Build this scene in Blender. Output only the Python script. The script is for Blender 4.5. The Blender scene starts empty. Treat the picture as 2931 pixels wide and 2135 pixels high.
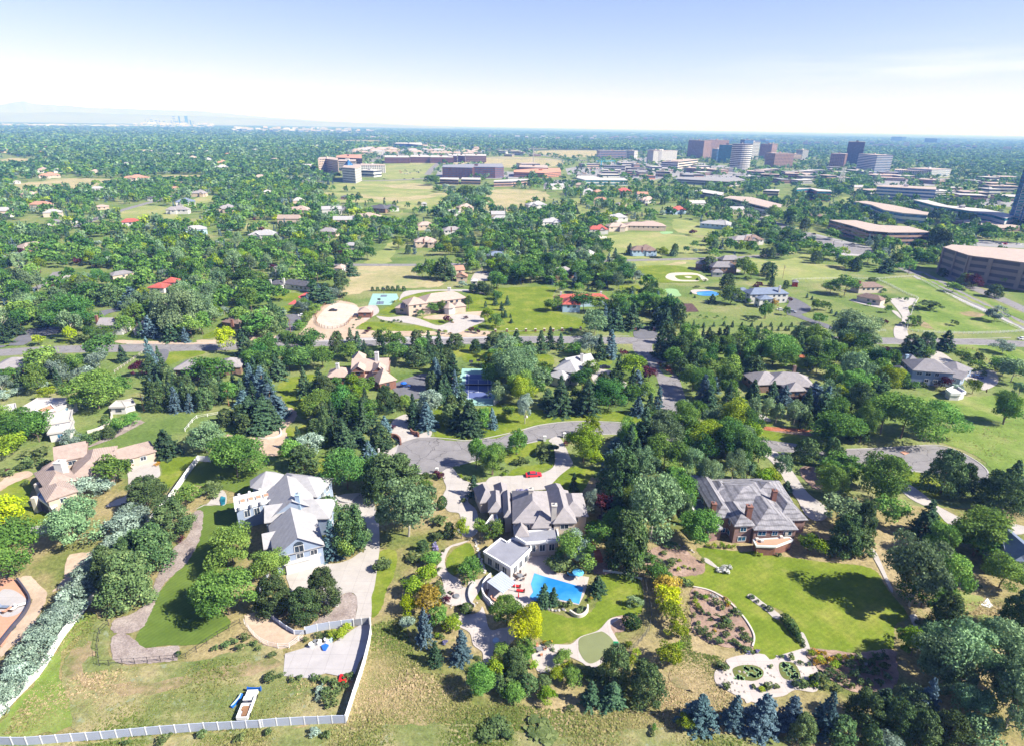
import bpy, bmesh, math, random
import numpy as np
from mathutils import Vector, Matrix
from mathutils.geometry import tessellate_polygon
random.seed(7)
RNG = np.random.default_rng(7)
SC = bpy.context.scene
COL = SC.collection
# ---------------------------------------------------------------- camera model (photo pixels 2931 x 2135)
FPX, PITCH, ROLL, HCAM = 1750.0, math.radians(21.94), math.radians(0.95), 100.0
_f = Vector((0, math.cos(PITCH), -math.sin(PITCH)))
_r0 = Vector((1, 0, 0)); _u0 = Vector((0, math.sin(PITCH), math.cos(PITCH)))
_r = _r0*math.cos(ROLL) + _u0*math.sin(ROLL)
_u = _u0*math.cos(ROLL) - _r0*math.sin(ROLL)
CAM = Vector((0, 0, HCAM))
CROPS = {'A': (0, 1535, 2.754), 'B': (700, 1535, 2.754), 'C': (1400, 1535, 2.754), 'D': (2131, 1535, 2.754),
 'E': (0, 1135, 2.754), 'F': (700, 1135, 2.754), 'G': (1400, 1135, 2.754), 'H': (2131, 1135, 2.754),
 'I': (0, 735, 2.754), 'J': (700, 735, 2.754), 'K': (1400, 735, 2.754), 'L': (2131, 735, 2.754),
 'M': (0, 280, 2.754), 'N': (700, 280, 2.754), 'O': (1400, 280, 2.754), 'P': (2131, 280, 2.754),
 'Q': (0, 260, 5.5075), 'R': (380, 280, 5.5075), 'S': (1650, 350, 5.5075), 'T': (2050, 350, 5.5075),
 'U': (2431, 350, 4.406), 'V': (880, 380, 5.5075), 'W': (1250, 380, 5.5075), 'm': (1360, 1360, 5.9),
 'n': (640, 1320, 5.1625), 'o': (1960, 1380, 5.968), 'p': (1350, 1580, 6.13), 'a': (900, 900, 5.9),
 'b': (1100, 780, 5.67), 'c': (2500, 960, 5.262), 'd': (1250, 1540, 4.59), 'e': (2020, 1600, 2.234),
 'f': (0, 1100, 2.233), 'g': (2640, 640, 3.608), 't': (1280, 1020, 10.322), 'k': (640, 1900, 9.178), 'z': (0, 0, 1.0)}

def px(c, x, y):
    a, b, s = CROPS[c]
    return a + x/s, b + y/s

def P0(x, y, z=0.0):
    d = _f + _r*((x-1465.5)/FPX) - _u*((y-1067.5)/FPX)
    t = (z-HCAM)/d.z
    return CAM + d*t

def P(c, x, y, z=0.0):
    return P0(*px(c, x, y), z)

def proj(v):
    q = Vector(v)-CAM
    w = q.dot(_f)
    return 1465.5+FPX*q.dot(_r)/w, 1067.5-FPX*q.dot(_u)/w, w

def height_at(G, ytop):
    q = Vector(G)-CAM
    k = (1067.5-ytop)/FPX
    a, b = q.dot(_u), _u.z
    c, d = q.dot(_f), _f.z
    return (k*c-a)/(b-k*d)

def pts(c, s, z=0.0):
    out = []
    for t in s.split():
        x, y = t.split(',')
        out.append(P(c, float(x), float(y), z))
    return out

def smooth(poly, n=4, closed=True):
    out = []; m = len(poly)
    rng = range(m) if closed else range(m-1)
    for i in rng:
        if closed: p0, p1, p2, p3 = poly[i-1], poly[i], poly[(i+1) % m], poly[(i+2) % m]
        else: p0, p1, p2, p3 = poly[max(i-1, 0)], poly[i], poly[i+1], poly[min(i+2, m-1)]
        for k in range(n):
            t = k/n
            out.append(0.5*((2*p1)+(p2-p0)*t+(2*p0-5*p1+4*p2-p3)*t*t+(3*p1-p0-3*p2+p3)*t**3))
    if not closed: out.append(poly[-1])
    return out
# ---------------------------------------------------------------- materials
MATS = {}
def nt(name):
    m = bpy.data.materials.new(name); m.use_nodes = True
    N = m.node_tree; b = N.nodes['Principled BSDF']
    b.inputs['Specular IOR Level'].default_value = 0.25
    MATS[name] = m
    return m, N, b

def noise(N, scale, detail=4, rough=.6, vec=None):
    n = N.nodes.new('ShaderNodeTexNoise'); n.inputs['Scale'].default_value = scale
    n.inputs['Detail'].default_value = detail; n.inputs['Roughness'].default_value = rough
    if vec is not None: N.links.new(vec, n.inputs['Vector'])
    return n.outputs['Fac']

def ramp(N, fac, stops):
    r = N.nodes.new('ShaderNodeValToRGB'); e = r.color_ramp.elements
    e[0].position, e[0].color = stops[0][0], (*stops[0][1], 1)
    e[1].position, e[1].color = stops[-1][0], (*stops[-1][1], 1)
    for p, c in stops[1:-1]:
        k = e.new(p); k.color = (*c, 1)
    N.links.new(fac, r.inputs['Fac'])
    return r.outputs['Color']

def mix(N, fac, a, b, mode='MIX'):
    m = N.nodes.new('ShaderNodeMix'); m.data_type = 'RGBA'; m.blend_type = mode
    for s, v in ((m.inputs[0], fac), (m.inputs[6], a), (m.inputs[7], b)):
        if isinstance(v, (int, float)): s.default_value = v
        elif isinstance(v, tuple): s.default_value = (*v, 1)
        else: N.links.new(v, s)
    return m.outputs[2]

def bump(N, b, fac, strength=.4, dist=.1):
    k = N.nodes.new('ShaderNodeBump'); k.inputs['Strength'].default_value = strength
    k.inputs['Distance'].default_value = dist
    N.links.new(fac, k.inputs['Height']); N.links.new(k.outputs[0], b.inputs['Normal'])

def pos(N, sx=1, sy=1, sz=1, rot=0):
    g = N.nodes.new('ShaderNodeNewGeometry'); m = N.nodes.new('ShaderNodeMapping')
    m.inputs['Scale'].default_value = (sx, sy, sz); m.inputs['Rotation'].default_value = (0, 0, rot)
    N.links.new(g.outputs['Position'], m.inputs['Vector'])
    return m.outputs[0]

def mat_ground(name, stops, big=.03, fine=1.2, fmix=.45, bstr=.5, extra=None, rough=.95, stripes=None):
    m, N, b = nt(name)
    v = pos(N)
    f1 = noise(N, big, 5, .62, v); f2 = noise(N, fine, 6, .75, v); f3 = noise(N, fine*6, 3, .7, v)
    c1 = ramp(N, f1, stops)
    lo = ramp(N, f2, [(.3, (.42, .42, .42)), (.7, (1.45, 1.45, 1.45))])
    c = mix(N, fmix, c1, mix(N, 1.0, c1, lo, 'MULTIPLY'))
    lo3 = ramp(N, f3, [(.3, (.6, .6, .6)), (.7, (1.35, 1.35, 1.35))])
    c = mix(N, fmix*.8, c, mix(N, 1.0, c, lo3, 'MULTIPLY'))
    if extra:
        f4 = noise(N, extra[0], 5, .7, v)
        mask = ramp(N, f4, [(extra[1], (0, 0, 0)), (extra[1]+extra[2], (1, 1, 1))])
        c = mix(N, mask, c, extra[3])
    if stripes:
        w = N.nodes.new('ShaderNodeTexWave'); w.inputs['Scale'].default_value = stripes[0]
        w.inputs['Distortion'].default_value = 1.5; w.inputs['Detail Scale'].default_value = .5
        N.links.new(pos(N, 1, 1, 1, stripes[1]), w.inputs['Vector'])
        s = ramp(N, w.outputs['Fac'], [(.2, (.86, .88, .86)), (.8, (1.12, 1.1, 1.12))])
        c = mix(N, stripes[2], c, mix(N, 1.0, c, s, 'MULTIPLY'))
    N.links.new(c, b.inputs['Base Color']); b.inputs['Roughness'].default_value = rough
    b.inputs['Specular IOR Level'].default_value = .1
    bump(N, b, f2, bstr, .15)
    return m

def mat_plain(name, col, rough=.7, var=.18, scale=.6, metal=0, spec=.25, band=None):
    m, N, b = nt(name)
    v = pos(N)
    f = noise(N, scale, 5, .65, v)
    s = ramp(N, f, [(.3, (1-var,)*3), (.7, (1+var,)*3)])
    c = mix(N, 1.0, col, s, 'MULTIPLY')
    if band:  # (axis scale vector, wave scale, strength)
        w = N.nodes.new('ShaderNodeTexWave'); w.inputs['Scale'].default_value = band[0]
        w.bands_direction = band[2] if len(band) > 2 else 'Z'
        g = N.nodes.new('ShaderNodeNewGeometry'); N.links.new(g.outputs['Position'], w.inputs['Vector'])
        w.inputs['Distortion'].default_value = .4
        s2 = ramp(N, w.outputs['Fac'], [(.0, (1-band[1],)*3), (.5, (1, 1, 1))])
        c = mix(N, 1.0, c, s2, 'MULTIPLY')
        bump(N, b, w.outputs['Fac'], .25, .05)
    N.links.new(c, b.inputs['Base Color']); b.inputs['Roughness'].default_value = rough
    b.inputs['Metallic'].default_value = metal; b.inputs['Specular IOR Level'].default_value = spec
    return m

def mat_glass(name, col, rough=.12):
    m, N, b = nt(name)
    v = pos(N); f = noise(N, .35, 2, .5, v)
    N.links.new(ramp(N, f, [(.4, col), (.6, tuple(min(1, k*2.2+.01) for k in col))]), b.inputs['Base Color'])
    b.inputs['Roughness'].default_value = rough; b.inputs['Specular IOR Level'].default_value = .8
    return m

def mat_leaf(name, dark, mid, light, trans=.32):
    m, N, b = nt(name)
    at = N.nodes.new('ShaderNodeAttribute'); at.attribute_name = 'tint'
    oi = N.nodes.new('ShaderNodeObjectInfo')
    c = ramp(N, at.outputs['Fac'], [(0, dark), (.5, mid), (1, light)])
    hs = N.nodes.new('ShaderNodeHueSaturation')
    mr = N.nodes.new('ShaderNodeMapRange'); mr.inputs[3].default_value = .72; mr.inputs[4].default_value = 1.4
    N.links.new(oi.outputs['Random'], mr.inputs[0]); N.links.new(mr.outputs[0], hs.inputs['Value'])
    mh = N.nodes.new('ShaderNodeMapRange'); mh.inputs[3].default_value = .472; mh.inputs[4].default_value = .512
    mm = N.nodes.new('ShaderNodeMath'); mm.operation = 'FRACT'; m7 = N.nodes.new('ShaderNodeMath'); m7.operation = 'MULTIPLY'
    m7.inputs[1].default_value = 7.31; N.links.new(oi.outputs['Random'], m7.inputs[0]); N.links.new(m7.outputs[0], mm.inputs[0])
    N.links.new(mm.outputs[0], mh.inputs[0]); N.links.new(mh.outputs[0], hs.inputs['Hue'])
    N.links.new(c, hs.inputs['Color'])
    dif = N.nodes.new('ShaderNodeBsdfDiffuse'); tr = N.nodes.new('ShaderNodeBsdfTranslucent')
    N.links.new(hs.outputs[0], dif.inputs[0]); N.links.new(hs.outputs[0], tr.inputs[0])
    ms = N.nodes.new('ShaderNodeMixShader'); ms.inputs[0].default_value = trans
    N.links.new(dif.outputs[0], ms.inputs[1]); N.links.new(tr.outputs[0], ms.inputs[2])
    out = [n for n in N.nodes if n.type == 'OUTPUT_MATERIAL'][0]
    N.links.new(ms.outputs[0], out.inputs['Surface'])
    N.nodes.remove(b)
    return m
# ---------------------------------------------------------------- mesh helpers
class MB:
    def __init__(s): s.v = []; s.f = []; s.m = []
    def quad(s, *p, m=0):
        k = len(s.v); s.v += [tuple(q) for q in p]; s.f.append(tuple(range(k, k+len(p)))); s.m.append(m)
    def prism(s, poly, z0, z1, m=0, mtop=None, bottom=False, top=True):
        n = len(poly); k = len(s.v)
        a = sum(poly[i][0]*poly[(i+1) % n][1]-poly[(i+1) % n][0]*poly[i][1] for i in range(n))
        if a < 0: poly = poly[::-1]
        s.v += [(p[0], p[1], z0) for p in poly]+[(p[0], p[1], z1) for p in poly]
        for i in range(n):
            j = (i+1) % n
            s.f.append((k+i, k+j, k+n+j, k+n+i)); s.m.append(m)
        for ok, off, fl in ((top, n, False), (bottom, 0, True)):
            if not ok: continue
            for t in (tessellate_polygon([[Vector((p[0], p[1], 0)) for p in poly]]) if n > 4 else [tuple(range(n))]):
                pp = [poly[i] for i in t]
                ar = sum(pp[i][0]*pp[(i+1) % len(pp)][1]-pp[(i+1) % len(pp)][0]*pp[i][1] for i in range(len(pp)))
                t = tuple(t) if (ar > 0) != fl else tuple(t)[::-1]
                s.f.append(tuple(k+off+i for i in t)); s.m.append(m if mtop is None else mtop)
    def box(s, o, u, v, L, D, z0, z1, m=0):
        o = Vector(o)
        s.prism([o, o+u*L, o+u*L+v*D, o+v*D], z0, z1, m, bottom=True)
    def cyl(s, c, r, z0, z1, n=8, r1=None, m=0):
        r1 = r if r1 is None else r1; k = len(s.v)
        for rr, z in ((r, z0), (r1, z1)):
            for i in range(n):
                a = 2*math.pi*i/n; s.v.append((c[0]+rr*math.cos(a), c[1]+rr*math.sin(a), z))
        for i in range(n):
            j = (i+1) % n; s.f.append((k+i, k+j, k+n+j, k+n+i)); s.m.append(m)
        s.f.append(tuple(k+n+i for i in range(n))); s.m.append(m)
        s.f.append(tuple(k+i for i in range(n))[::-1]); s.m.append(m)
    def tube(s, path, rad, n=6, m=0):
        k0 = len(s.v); path = [Vector(p) for p in path]
        for i, p in enumerate(path):
            d = (path[min(i+1, len(path)-1)]-path[max(i-1, 0)]).normalized()
            a = d.orthogonal().normalized(); b = d.cross(a)
            r = rad[i] if isinstance(rad, (list, tuple)) else rad
            for j in range(n):
                t = 2*math.pi*j/n; s.v.append(tuple(p+a*r*math.cos(t)+b*r*math.sin(t)))
        for i in range(len(path)-1):
            for j in range(n):
                q = k0+i*n; s.f.append((q+j, q+(j+1) % n, q+n+(j+1) % n, q+n+j)); s.m.append(m)
        s.f.append(tuple(k0+j for j in range(n))[::-1]); s.m.append(m)
        e = k0+(len(path)-1)*n; s.f.append(tuple(e+j for j in range(n))); s.m.append(m)
    def sheet(s, poly, z, m=0):
        k = len(s.v); s.v += [(p[0], p[1], z) for p in poly]
        for t in tessellate_polygon([[Vector((p[0], p[1], 0)) for p in poly]]):
            pp = [poly[i] for i in t]
            ar = sum(pp[i][0]*pp[(i+1) % 3][1]-pp[(i+1) % 3][0]*pp[i][1] for i in range(3))
            t = tuple(t) if ar > 0 else tuple(t)[::-1]
            s.f.append(tuple(k+i for i in t)); s.m.append(m)
    def build(s, name, mats, parent=None, loc=None, smooth_=False):
        me = bpy.data.meshes.new(name)
        v = s.v
        if loc is not None: v = [(a-loc[0], b-loc[1], c-loc[2]) for a, b, c in v]
        me.from_pydata(v, [], s.f)
        if not isinstance(mats, (list, tuple)): mats = [mats]
        for mm in mats: me.materials.append(MATS[mm] if isinstance(mm, str) else mm)
        if len(mats) > 1: me.polygons.foreach_set('material_index', s.m)
        if smooth_: me.polygons.foreach_set('use_smooth', [True]*len(s.f))
        me.update()
        o = bpy.data.objects.new(name, me); COL.objects.link(o)
        if parent is not None: o.parent = parent
        elif loc is not None: o.location = loc
        return o

def empty(name, loc, rz=0):
    o = bpy.data.objects.new(name, None); COL.objects.link(o)
    o.location = loc; o.rotation_euler = (0, 0, rz); o.empty_display_size = .5
    return o

USED = {}
def tag(o, label=None, cat=None, group=None, kind=None):
    if label: o['label'] = label
    if cat: o['category'] = cat
    if group: o['group'] = group
    if kind: o['kind'] = kind
    return o

NOTREE = []   # ground polygons kept free of generated trees
LAYER = [0.0]
def ragged(p, amp):
    out = []; rg_ = random.Random(len(p)); n = len(p)
    for i in range(n):
        a, b = p[i], p[(i+1) % n]; L = (b-a).length; dist = (a-CAM).length
        A_ = amp*max(1, dist/250); k = max(1, min(14, int(L/(A_*1.6))))
        for j in range(k):
            q = a.lerp(b, j/k); out.append(q+Vector((rg_.uniform(-1, 1), rg_.uniform(-1, 1), 0))*A_*.55)
    return out

def ground_sheet(name, mat, polys, notree=True, kind='structure', label=None, cat=None, thick=0, z=None):
    b = MB()
    amp = {'vivid meadow': .8, 'rough meadow': .8, 'worn track': 1.3, 'green field': 2.5, 'pale field': 2.5, 'bare sand': .5, 'mulch': .4, 'gravel': .3, 'lawn': .25, 'shade painted lawn': .25, 'tilled soil': .3, 'town ground': 0}.get(mat, 0)
    if amp: polys = [ragged(p, amp) for p in polys]
    for p in polys:
        LAYER[0] += .0007; z = LAYER[0]
        if thick: b.prism(p, 0, thick)
        else: b.sheet(p, z)
        if notree:
            a = np.array([(q[0], q[1]) for q in p]); NOTREE.append((a, a.min(0), a.max(0)))
    o = b.build(name, mat)
    tag(o, label, cat, None, kind)
    return o

def ribbon(line, w):
    L, R = [], []
    for i, p in enumerate(line):
        d = (line[min(i+1, len(line)-1)]-line[max(i-1, 0)]); d.z = 0; d.normalize()
        n = Vector((-d.y, d.x, 0))*w/2
        L.append(p+n); R.append(p-n)
    return L+R[::-1]
# ---------------------------------------------------------------- material table
mat_ground('dry grass ground', [(.3, (.09, .13, .03)), (.40, (.15, .17, .05)), (.49, (.25, .215, .10)), (.62, (.34, .27, .155))], .035, 1.1, .85, 1.0, extra=(.2, .60, .12, (.13, .165, .045)))
mat_ground('yard grass', [(.3, (.085, .14, .03)), (.45, (.13, .185, .05)), (.58, (.19, .215, .08)), (.72, (.29, .26, .14))], .03, .8, .7, .8)
mat_ground('rough meadow', [(.3, (.10, .145, .04)), (.47, (.17, .19, .07)), (.63, (.30, .26, .14))], .09, .8, .7, .8, extra=(.35, .58, .1, (.22, .25, .17)))
mat_ground('vivid meadow', [(.3, (.10, .165, .03)), (.5, (.15, .215, .045)), (.7, (.25, .26, .10))], .05, .5, .5, .6)
mat_ground('lawn', [(.3, (.095, .145, .013)), (.5, (.14, .19, .02)), (.68, (.215, .23, .045))], .09, .7, .5, .3, extra=(.1, .6, .14, (.22, .225, .07)), stripes=(.30, 1.0, .3))
mat_ground('shade painted lawn', [(.3, (.07, .115, .02)), (.6, (.105, .155, .03))], .08, .4, .25, .2, stripes=(.35, .6, .5))  # darker copy of the lawn, with shade put into its green
mat_ground('pale field', [(.3, (.22, .23, .10)), (.5, (.33, .29, .16)), (.7, (.42, .34, .22))], .03, .3, .35, .4, extra=(.02, .55, .15, (.19, .24, .09)))
mat_ground('green field', [(.3, (.15, .20, .06)), (.5, (.23, .26, .09)), (.7, (.34, .30, .15))], .02, .2, .35, .3)
mat_ground('bare sand', [(.3, (.36, .27, .20)), (.7, (.48, .38, .30))], .12, .8, .3, .4)
mat_ground('pale sand', [(.3, (.42, .36, .31)), (.7, (.54, .47, .41))], .12, .6, .3, .3)
mat_ground('mulch', [(.3, (.20, .14, .11)), (.5, (.29, .20, .16)), (.7, (.37, .27, .23))], .25, 1.6, .6, .6)
mat_ground('red mulch', [(.3, (.26, .08, .04)), (.7, (.40, .17, .10))], .5, 1.6, .6, .5)
mat_ground('gravel', [(.3, (.22, .175, .165)), (.7, (.36, .31, .29))], .3, 2.5, .7, .6)
mat_ground('tilled soil', [(.3, (.07, .04, .04)), (.7, (.13, .08, .08))], .5, 1.6, .5, .6)
mat_ground('worn track', [(.35, (.15, .16, .06)), (.5, (.25, .20, .115)), (.7, (.34, .25, .16))], .2, 1.2, .6, .5)
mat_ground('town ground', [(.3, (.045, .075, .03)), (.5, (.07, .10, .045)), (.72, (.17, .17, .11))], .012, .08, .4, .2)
mat_ground('pond water', [(.3, (.10, .12, .035)), (.7, (.14, .15, .05))], .3, .5, .2, .05, rough=.15)
def road_mat(name, col, crack=.8):
    m, N, b = nt(name); v = pos(N)
    f = noise(N, .25, 6, .7, v); c = ramp(N, f, [(.3, tuple(k*.82 for k in col)), (.7, tuple(k*1.15 for k in col))])
    vo = N.nodes.new('ShaderNodeTexVoronoi'); vo.feature = 'DISTANCE_TO_EDGE'; vo.inputs['Scale'].default_value = .13
    d = N.nodes.new('ShaderNodeTexNoise'); d.inputs['Scale'].default_value = .5; N.links.new(v, d.inputs['Vector'])
    vm = N.nodes.new('ShaderNodeMixRGB'); vm.blend_type = 'LINEAR_LIGHT'; vm.inputs[0].default_value = 3
    N.links.new(v, vm.inputs[1]); N.links.new(d.outputs['Color'], vm.inputs[2]); N.links.new(vm.outputs[0], vo.inputs['Vector'])
    k = ramp(N, vo.outputs['Distance'], [(.0, (1-crack,)*3), (.016, (1, 1, 1))])
    c = mix(N, 1.0, c, k, 'MULTIPLY')
    c = mix(N, .35, c, mix(N, 1., c, ramp(N, noise(N, 8, 2, .6, v), [(.3, (.7,)*3), (.7, (1.3,)*3)]), 'MULTIPLY'))
    N.links.new(c, b.inputs['Base Color']); b.inputs['Roughness'].default_value = .9
    return m
road_mat('old asphalt', (.205, .195, .205), .62)
road_mat('dark asphalt', (.13, .13, .15), .25)
def concrete_mat(name, col, jo=.25):
    m, N, b = nt(name); v = pos(N)
    c = ramp(N, noise(N, .3, 6, .7, v), [(.3, tuple(k*.88 for k in col)), (.7, tuple(min(1, k*1.08) for k in col))])
    br = N.nodes.new('ShaderNodeTexBrick'); br.offset = 0; br.inputs['Scale'].default_value = 1
    br.inputs['Brick Width'].default_value = 3.6; br.inputs['Row Height'].default_value = 3.6; br.inputs['Mortar Size'].default_value = .035
    br.inputs['Color1'].default_value = (1, 1, 1, 1); br.inputs['Color2'].default_value = (.95, .95, .95, 1); br.inputs['Mortar'].default_value = (.72,)*3+(1,)
    N.links.new(v, br.inputs['Vector'])
    c = mix(N, 1.0, c, br.outputs['Color'], 'MULTIPLY')
    N.links.new(c, b.inputs['Base Color']); b.inputs['Roughness'].default_value = .85
concrete_mat('concrete', (.40, .37, .355)); concrete_mat('pale concrete', (.38, .36, .37)); concrete_mat('patio stone', (.44, .39, .375))
concrete_mat('parking paving', (.27, .265, .28))
mat_ground('sand trap', [(.3, (.42, .38, .33)), (.7, (.50, .46, .40))], .3, 1, .2, .2)
P_ = mat_plain
P_('white vinyl', (.72, .72, .73), .5, .06); P_('vinyl panel', (.36, .40, .50), .5, .06)
P_('white paint', (.66, .66, .67), .5, .05); P_('cream wall', (.50, .43, .37), .8, .08); P_('white wall', (.52, .51, .51), .8, .06)
P_('tan wall', (.48, .38, .31), .8, .1); P_('brown wall', (.20, .13, .10), .8, .15); P_('blue grey wall', (.27, .33, .45), .7, .06, band=(2.2, .12))
P_('pale blue wall', (.36, .48, .62), .7, .06); P_('brick', (.22, .105, .08), .85, .2, 1.5, band=(3.0, .15)); P_('pink brick', (.26, .165, .15), .85, .15, 1.2)
P_('stone trim', (.50, .46, .42), .8, .12); P_('red door', (.5, .05, .03), .5)
P_('tan tile roof', (.34, .265, .235), .8, .16, .8, band=(1.6, .35)); P_('mauve roof', (.285, .265, .28), .85, .14, .8, band=(1.6, .3))
P_('grey shingle roof', (.22, .21, .23), .85, .16, .7, band=(1.8, .3)); P_('pale grey roof', (.44, .42, .43), .8, .12, .7, band=(1.6, .25))
P_('white grey roof', (.35, .345, .365), .8, .12, .7, band=(1.6, .25)); P_('brown shingle roof', (.21, .15, .13), .9, .22, .7, band=(1.8, .3))
P_('dark roof', (.10, .10, .12), .8, .2, .7, band=(1.8, .3)); P_('red tile roof', (.42, .10, .08), .75, .15, .8, band=(1.6, .35))
P_('orange tile roof', (.42, .23, .165), .75, .15, .8, band=(1.6, .35)); P_('pale pink roof', (.40, .31, .275), .8, .12, .8, band=(1.6, .25))
P_('blue shingle roof', (.16, .20, .29), .8, .15, .7, band=(1.8, .25))
def weathered():
    m, N, b = nt('weathered slate roof'); v = pos(N)
    c = ramp(N, noise(N, .5, 6, .7, v), [(.3, (.13, .125, .145)), (.5, (.215, .21, .235)), (.7, (.32, .305, .33))])
    w = N.nodes.new('ShaderNodeTexWave'); w.bands_direction = 'Z'; w.inputs['Scale'].default_value = .42; w.inputs['Distortion'].default_value = 2
    N.links.new(v, w.inputs['Vector']); c = mix(N, .75, c, mix(N, 1., c, ramp(N, w.outputs['Fac'], [(0, (.5,)*3), (.4, (1.08,)*3)]), 'MULTIPLY'))
    w2 = N.nodes.new('ShaderNodeTexWave'); w2.bands_direction = 'X'; w2.inputs['Scale'].default_value = .5; w2.inputs['Distortion'].default_value = 1
    N.links.new(v, w2.inputs['Vector']); c = mix(N, .35, c, mix(N, 1., c, ramp(N, w2.outputs['Fac'], [(0, (.6,)*3), (.3, (1,)*3)]), 'MULTIPLY'))
    N.links.new(c, b.inputs['Base Color']); b.inputs['Roughness'].default_value = .8
weathered()
P_('flat membrane', (.23, .235, .28), .7, .12, .4); P_('gravel roof', (.38, .31, .28), .9, .1, .3); P_('white membrane', (.44, .42, .41), .8, .06, .2)
P_('tan concrete', (.25, .21, .20), .85, .08); P_('grey concrete', (.38, .37, .38), .85, .08); P_('dark panel', (.06, .06, .09), .4, .1, spec=.5)
P_('office white', (.56, .55, .54), .7, .04); P_('office brown', (.33, .22, .19), .8, .08); P_('office red brick', (.17, .08, .075), .8, .12)
P_('metal grey', (.30, .31, .33), .4, .1, metal=.5); P_('wood brown', (.24, .13, .07), .8, .2); P_('terracotta', (.48, .25, .17), .8, .1)
P_('bark', (.16, .12, .09), .95, .3, 3); P_('pale bark', (.36, .33, .28), .9, .25, 3); P_('rubber', (.02, .02, .022), .8, .1)
P_('rock', (.36, .32, .29), .95, .3, 1.5); P_('dark rock', (.17, .17, .18), .95, .3, 1.5)
P_('car white', (.80, .80, .80), .25, .02, spec=.6); P_('car red', (.55, .02, .03), .2, .02, spec=.7); P_('car blue', (.03, .06, .20), .2, .02, spec=.7)
P_('car black', (.02, .02, .025), .2, .02, spec=.7); P_('car silver', (.42, .43, .45), .25, .02, metal=.4, spec=.6)
P_('plow blue', (.01, .10, .42), .35, .05, spec=.5); P_('tarp blue', (.02, .12, .55), .6, .1); P_('cushion red', (.55, .015, .02), .7, .08)
P_('umbrella blue', (.10, .38, .62), .7, .08); P_('wicker', (.10, .06, .045), .9, .2, 4); P_('court green', (.22, .42, .33), .8, .05, .3)
P_('court blue', (.09, .12, .28), .8, .05, .3); P_('court teal', (.25, .42, .38), .8, .05, .3); P_('line white', (.78, .78, .78), .7, .03)
P_('court red', (.48, .10, .09), .8, .06); P_('screen green', (.03, .12, .09), .8, .15, 2); P_('chain link', (.10, .105, .11), .6, .1); P_('dark fence', (.05, .045, .05), .7, .1)
P_('snow white bloom', (.72, .72, .74), .9, .2, 3); P_('golf green', (.17, .19, .09), .9, .06, .4); P_('putting turf', (.22, .36, .17), .9, .06, .4); P_('mat green', (.0, .22, .10), .8, .05)
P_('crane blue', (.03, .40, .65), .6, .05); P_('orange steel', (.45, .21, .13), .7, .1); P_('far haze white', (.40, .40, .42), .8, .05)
mat_glass('window glass', (.02, .03, .045)); mat_glass('blue window', (.015, .07, .13)); mat_glass('teal glass', (.01, .09, .13), .08)
mat_glass('dark glass', (.012, .018, .035), .08); mat_glass('tower blue glass', (.02, .07, .16), .08)
m, N, b = nt('pool water'); v = pos(N)
N.links.new(ramp(N, noise(N, .12, 3, .5, v), [(.42, (.015, .17, .46)), (.7, (.09, .36, .66))]), b.inputs['Base Color'])
b.inputs['Roughness'].default_value = .06; b.inputs['Specular IOR Level'].default_value = .5
bump(N, b, noise(N, 1.6, 3, .5, v), .08, .05)
LEAF = {}
def lf(k, name, d, m_, l, tr=.25): LEAF[k] = mat_leaf(name, d, m_, l, tr)
lf('d', 'leaf green', (0.062, 0.141, 0.032), (0.118, 0.238, 0.050), (0.216, 0.361, 0.081))
lf('o', 'leaf dark green', (0.035, 0.097, 0.028), (0.062, 0.159, 0.041), (0.117, 0.245, 0.060))
lf('l', 'leaf lime', (0.102, 0.180, 0.015), (0.188, 0.292, 0.025), (0.349, 0.431, 0.044))
lf('y', 'leaf yellow', (.17, .24, .008), (.31, .42, .012), (.50, .58, .03))
lf('g', 'leaf gold', (.20, .17, .02), (.38, .31, .04), (.55, .44, .10))
lf('p', 'needle olive', (0.037, 0.077, 0.030), (0.080, 0.140, 0.055), (0.161, 0.237, 0.094), .1)
lf('s', 'needle dark green', (0.023, 0.059, 0.030), (0.045, 0.095, 0.051), (0.094, 0.156, 0.081), .1)
lf('b', 'needle blue', (0.037, 0.073, 0.094), (0.079, 0.136, 0.165), (0.157, 0.239, 0.275), .1)
lf('w', 'leaf silver', (0.138, 0.200, 0.163), (0.250, 0.338, 0.275), (0.400, 0.500, 0.425))
lf('c', 'leaf grey green', (0.086, 0.155, 0.074), (0.162, 0.265, 0.132), (0.290, 0.421, 0.215))
lf('r', 'leaf plum', (.04, .012, .02), (.085, .025, .035), (.15, .05, .07))
lf('k', 'needle hedge', (0.024, 0.054, 0.018), (0.048, 0.096, 0.030), (0.096, 0.156, 0.048), .1)
lf('u', 'leaf bush', (0.055, 0.097, 0.037), (0.110, 0.165, 0.060), (0.193, 0.261, 0.106))
lf('v', 'leaf lavender', (.14, .12, .24), (.24, .21, .40), (.34, .32, .50))
lf('n', 'leaf orange flower', (.10, .13, .02), (.35, .22, .03), (.60, .38, .04))
lf('t', 'leaf white flower', (.35, .38, .32), (.66, .66, .66), (.80, .80, .80))
# ---------------------------------------------------------------- foliage templates (unit height 1, unit width 1)
def leaf_quads(c, nrm, size, asp=1.0, jit=.7, rng=RNG):
    n = len(c)
    d = nrm + rng.normal(0, jit, (n, 3)); d /= np.linalg.norm(d, axis=1)[:, None]+1e-9
    t = np.cross(d, rng.normal(0, 1, (n, 3))); t /= np.linalg.norm(t, axis=1)[:, None]+1e-9
    b = np.cross(d, t)
    s = (np.asarray(size)*rng.uniform(.6, 1.35, n))[:, None]
    t = t*s*asp; b = b*s
    return np.stack([c-t-b*.6, c+t*.2-b, c+t+b*.6, c-t*.2+b], 1)   # n,4,3

def sph(n, rng):
    v = rng.normal(0, 1, (n, 3)); return v/np.linalg.norm(v, axis=1)[:, None]

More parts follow.
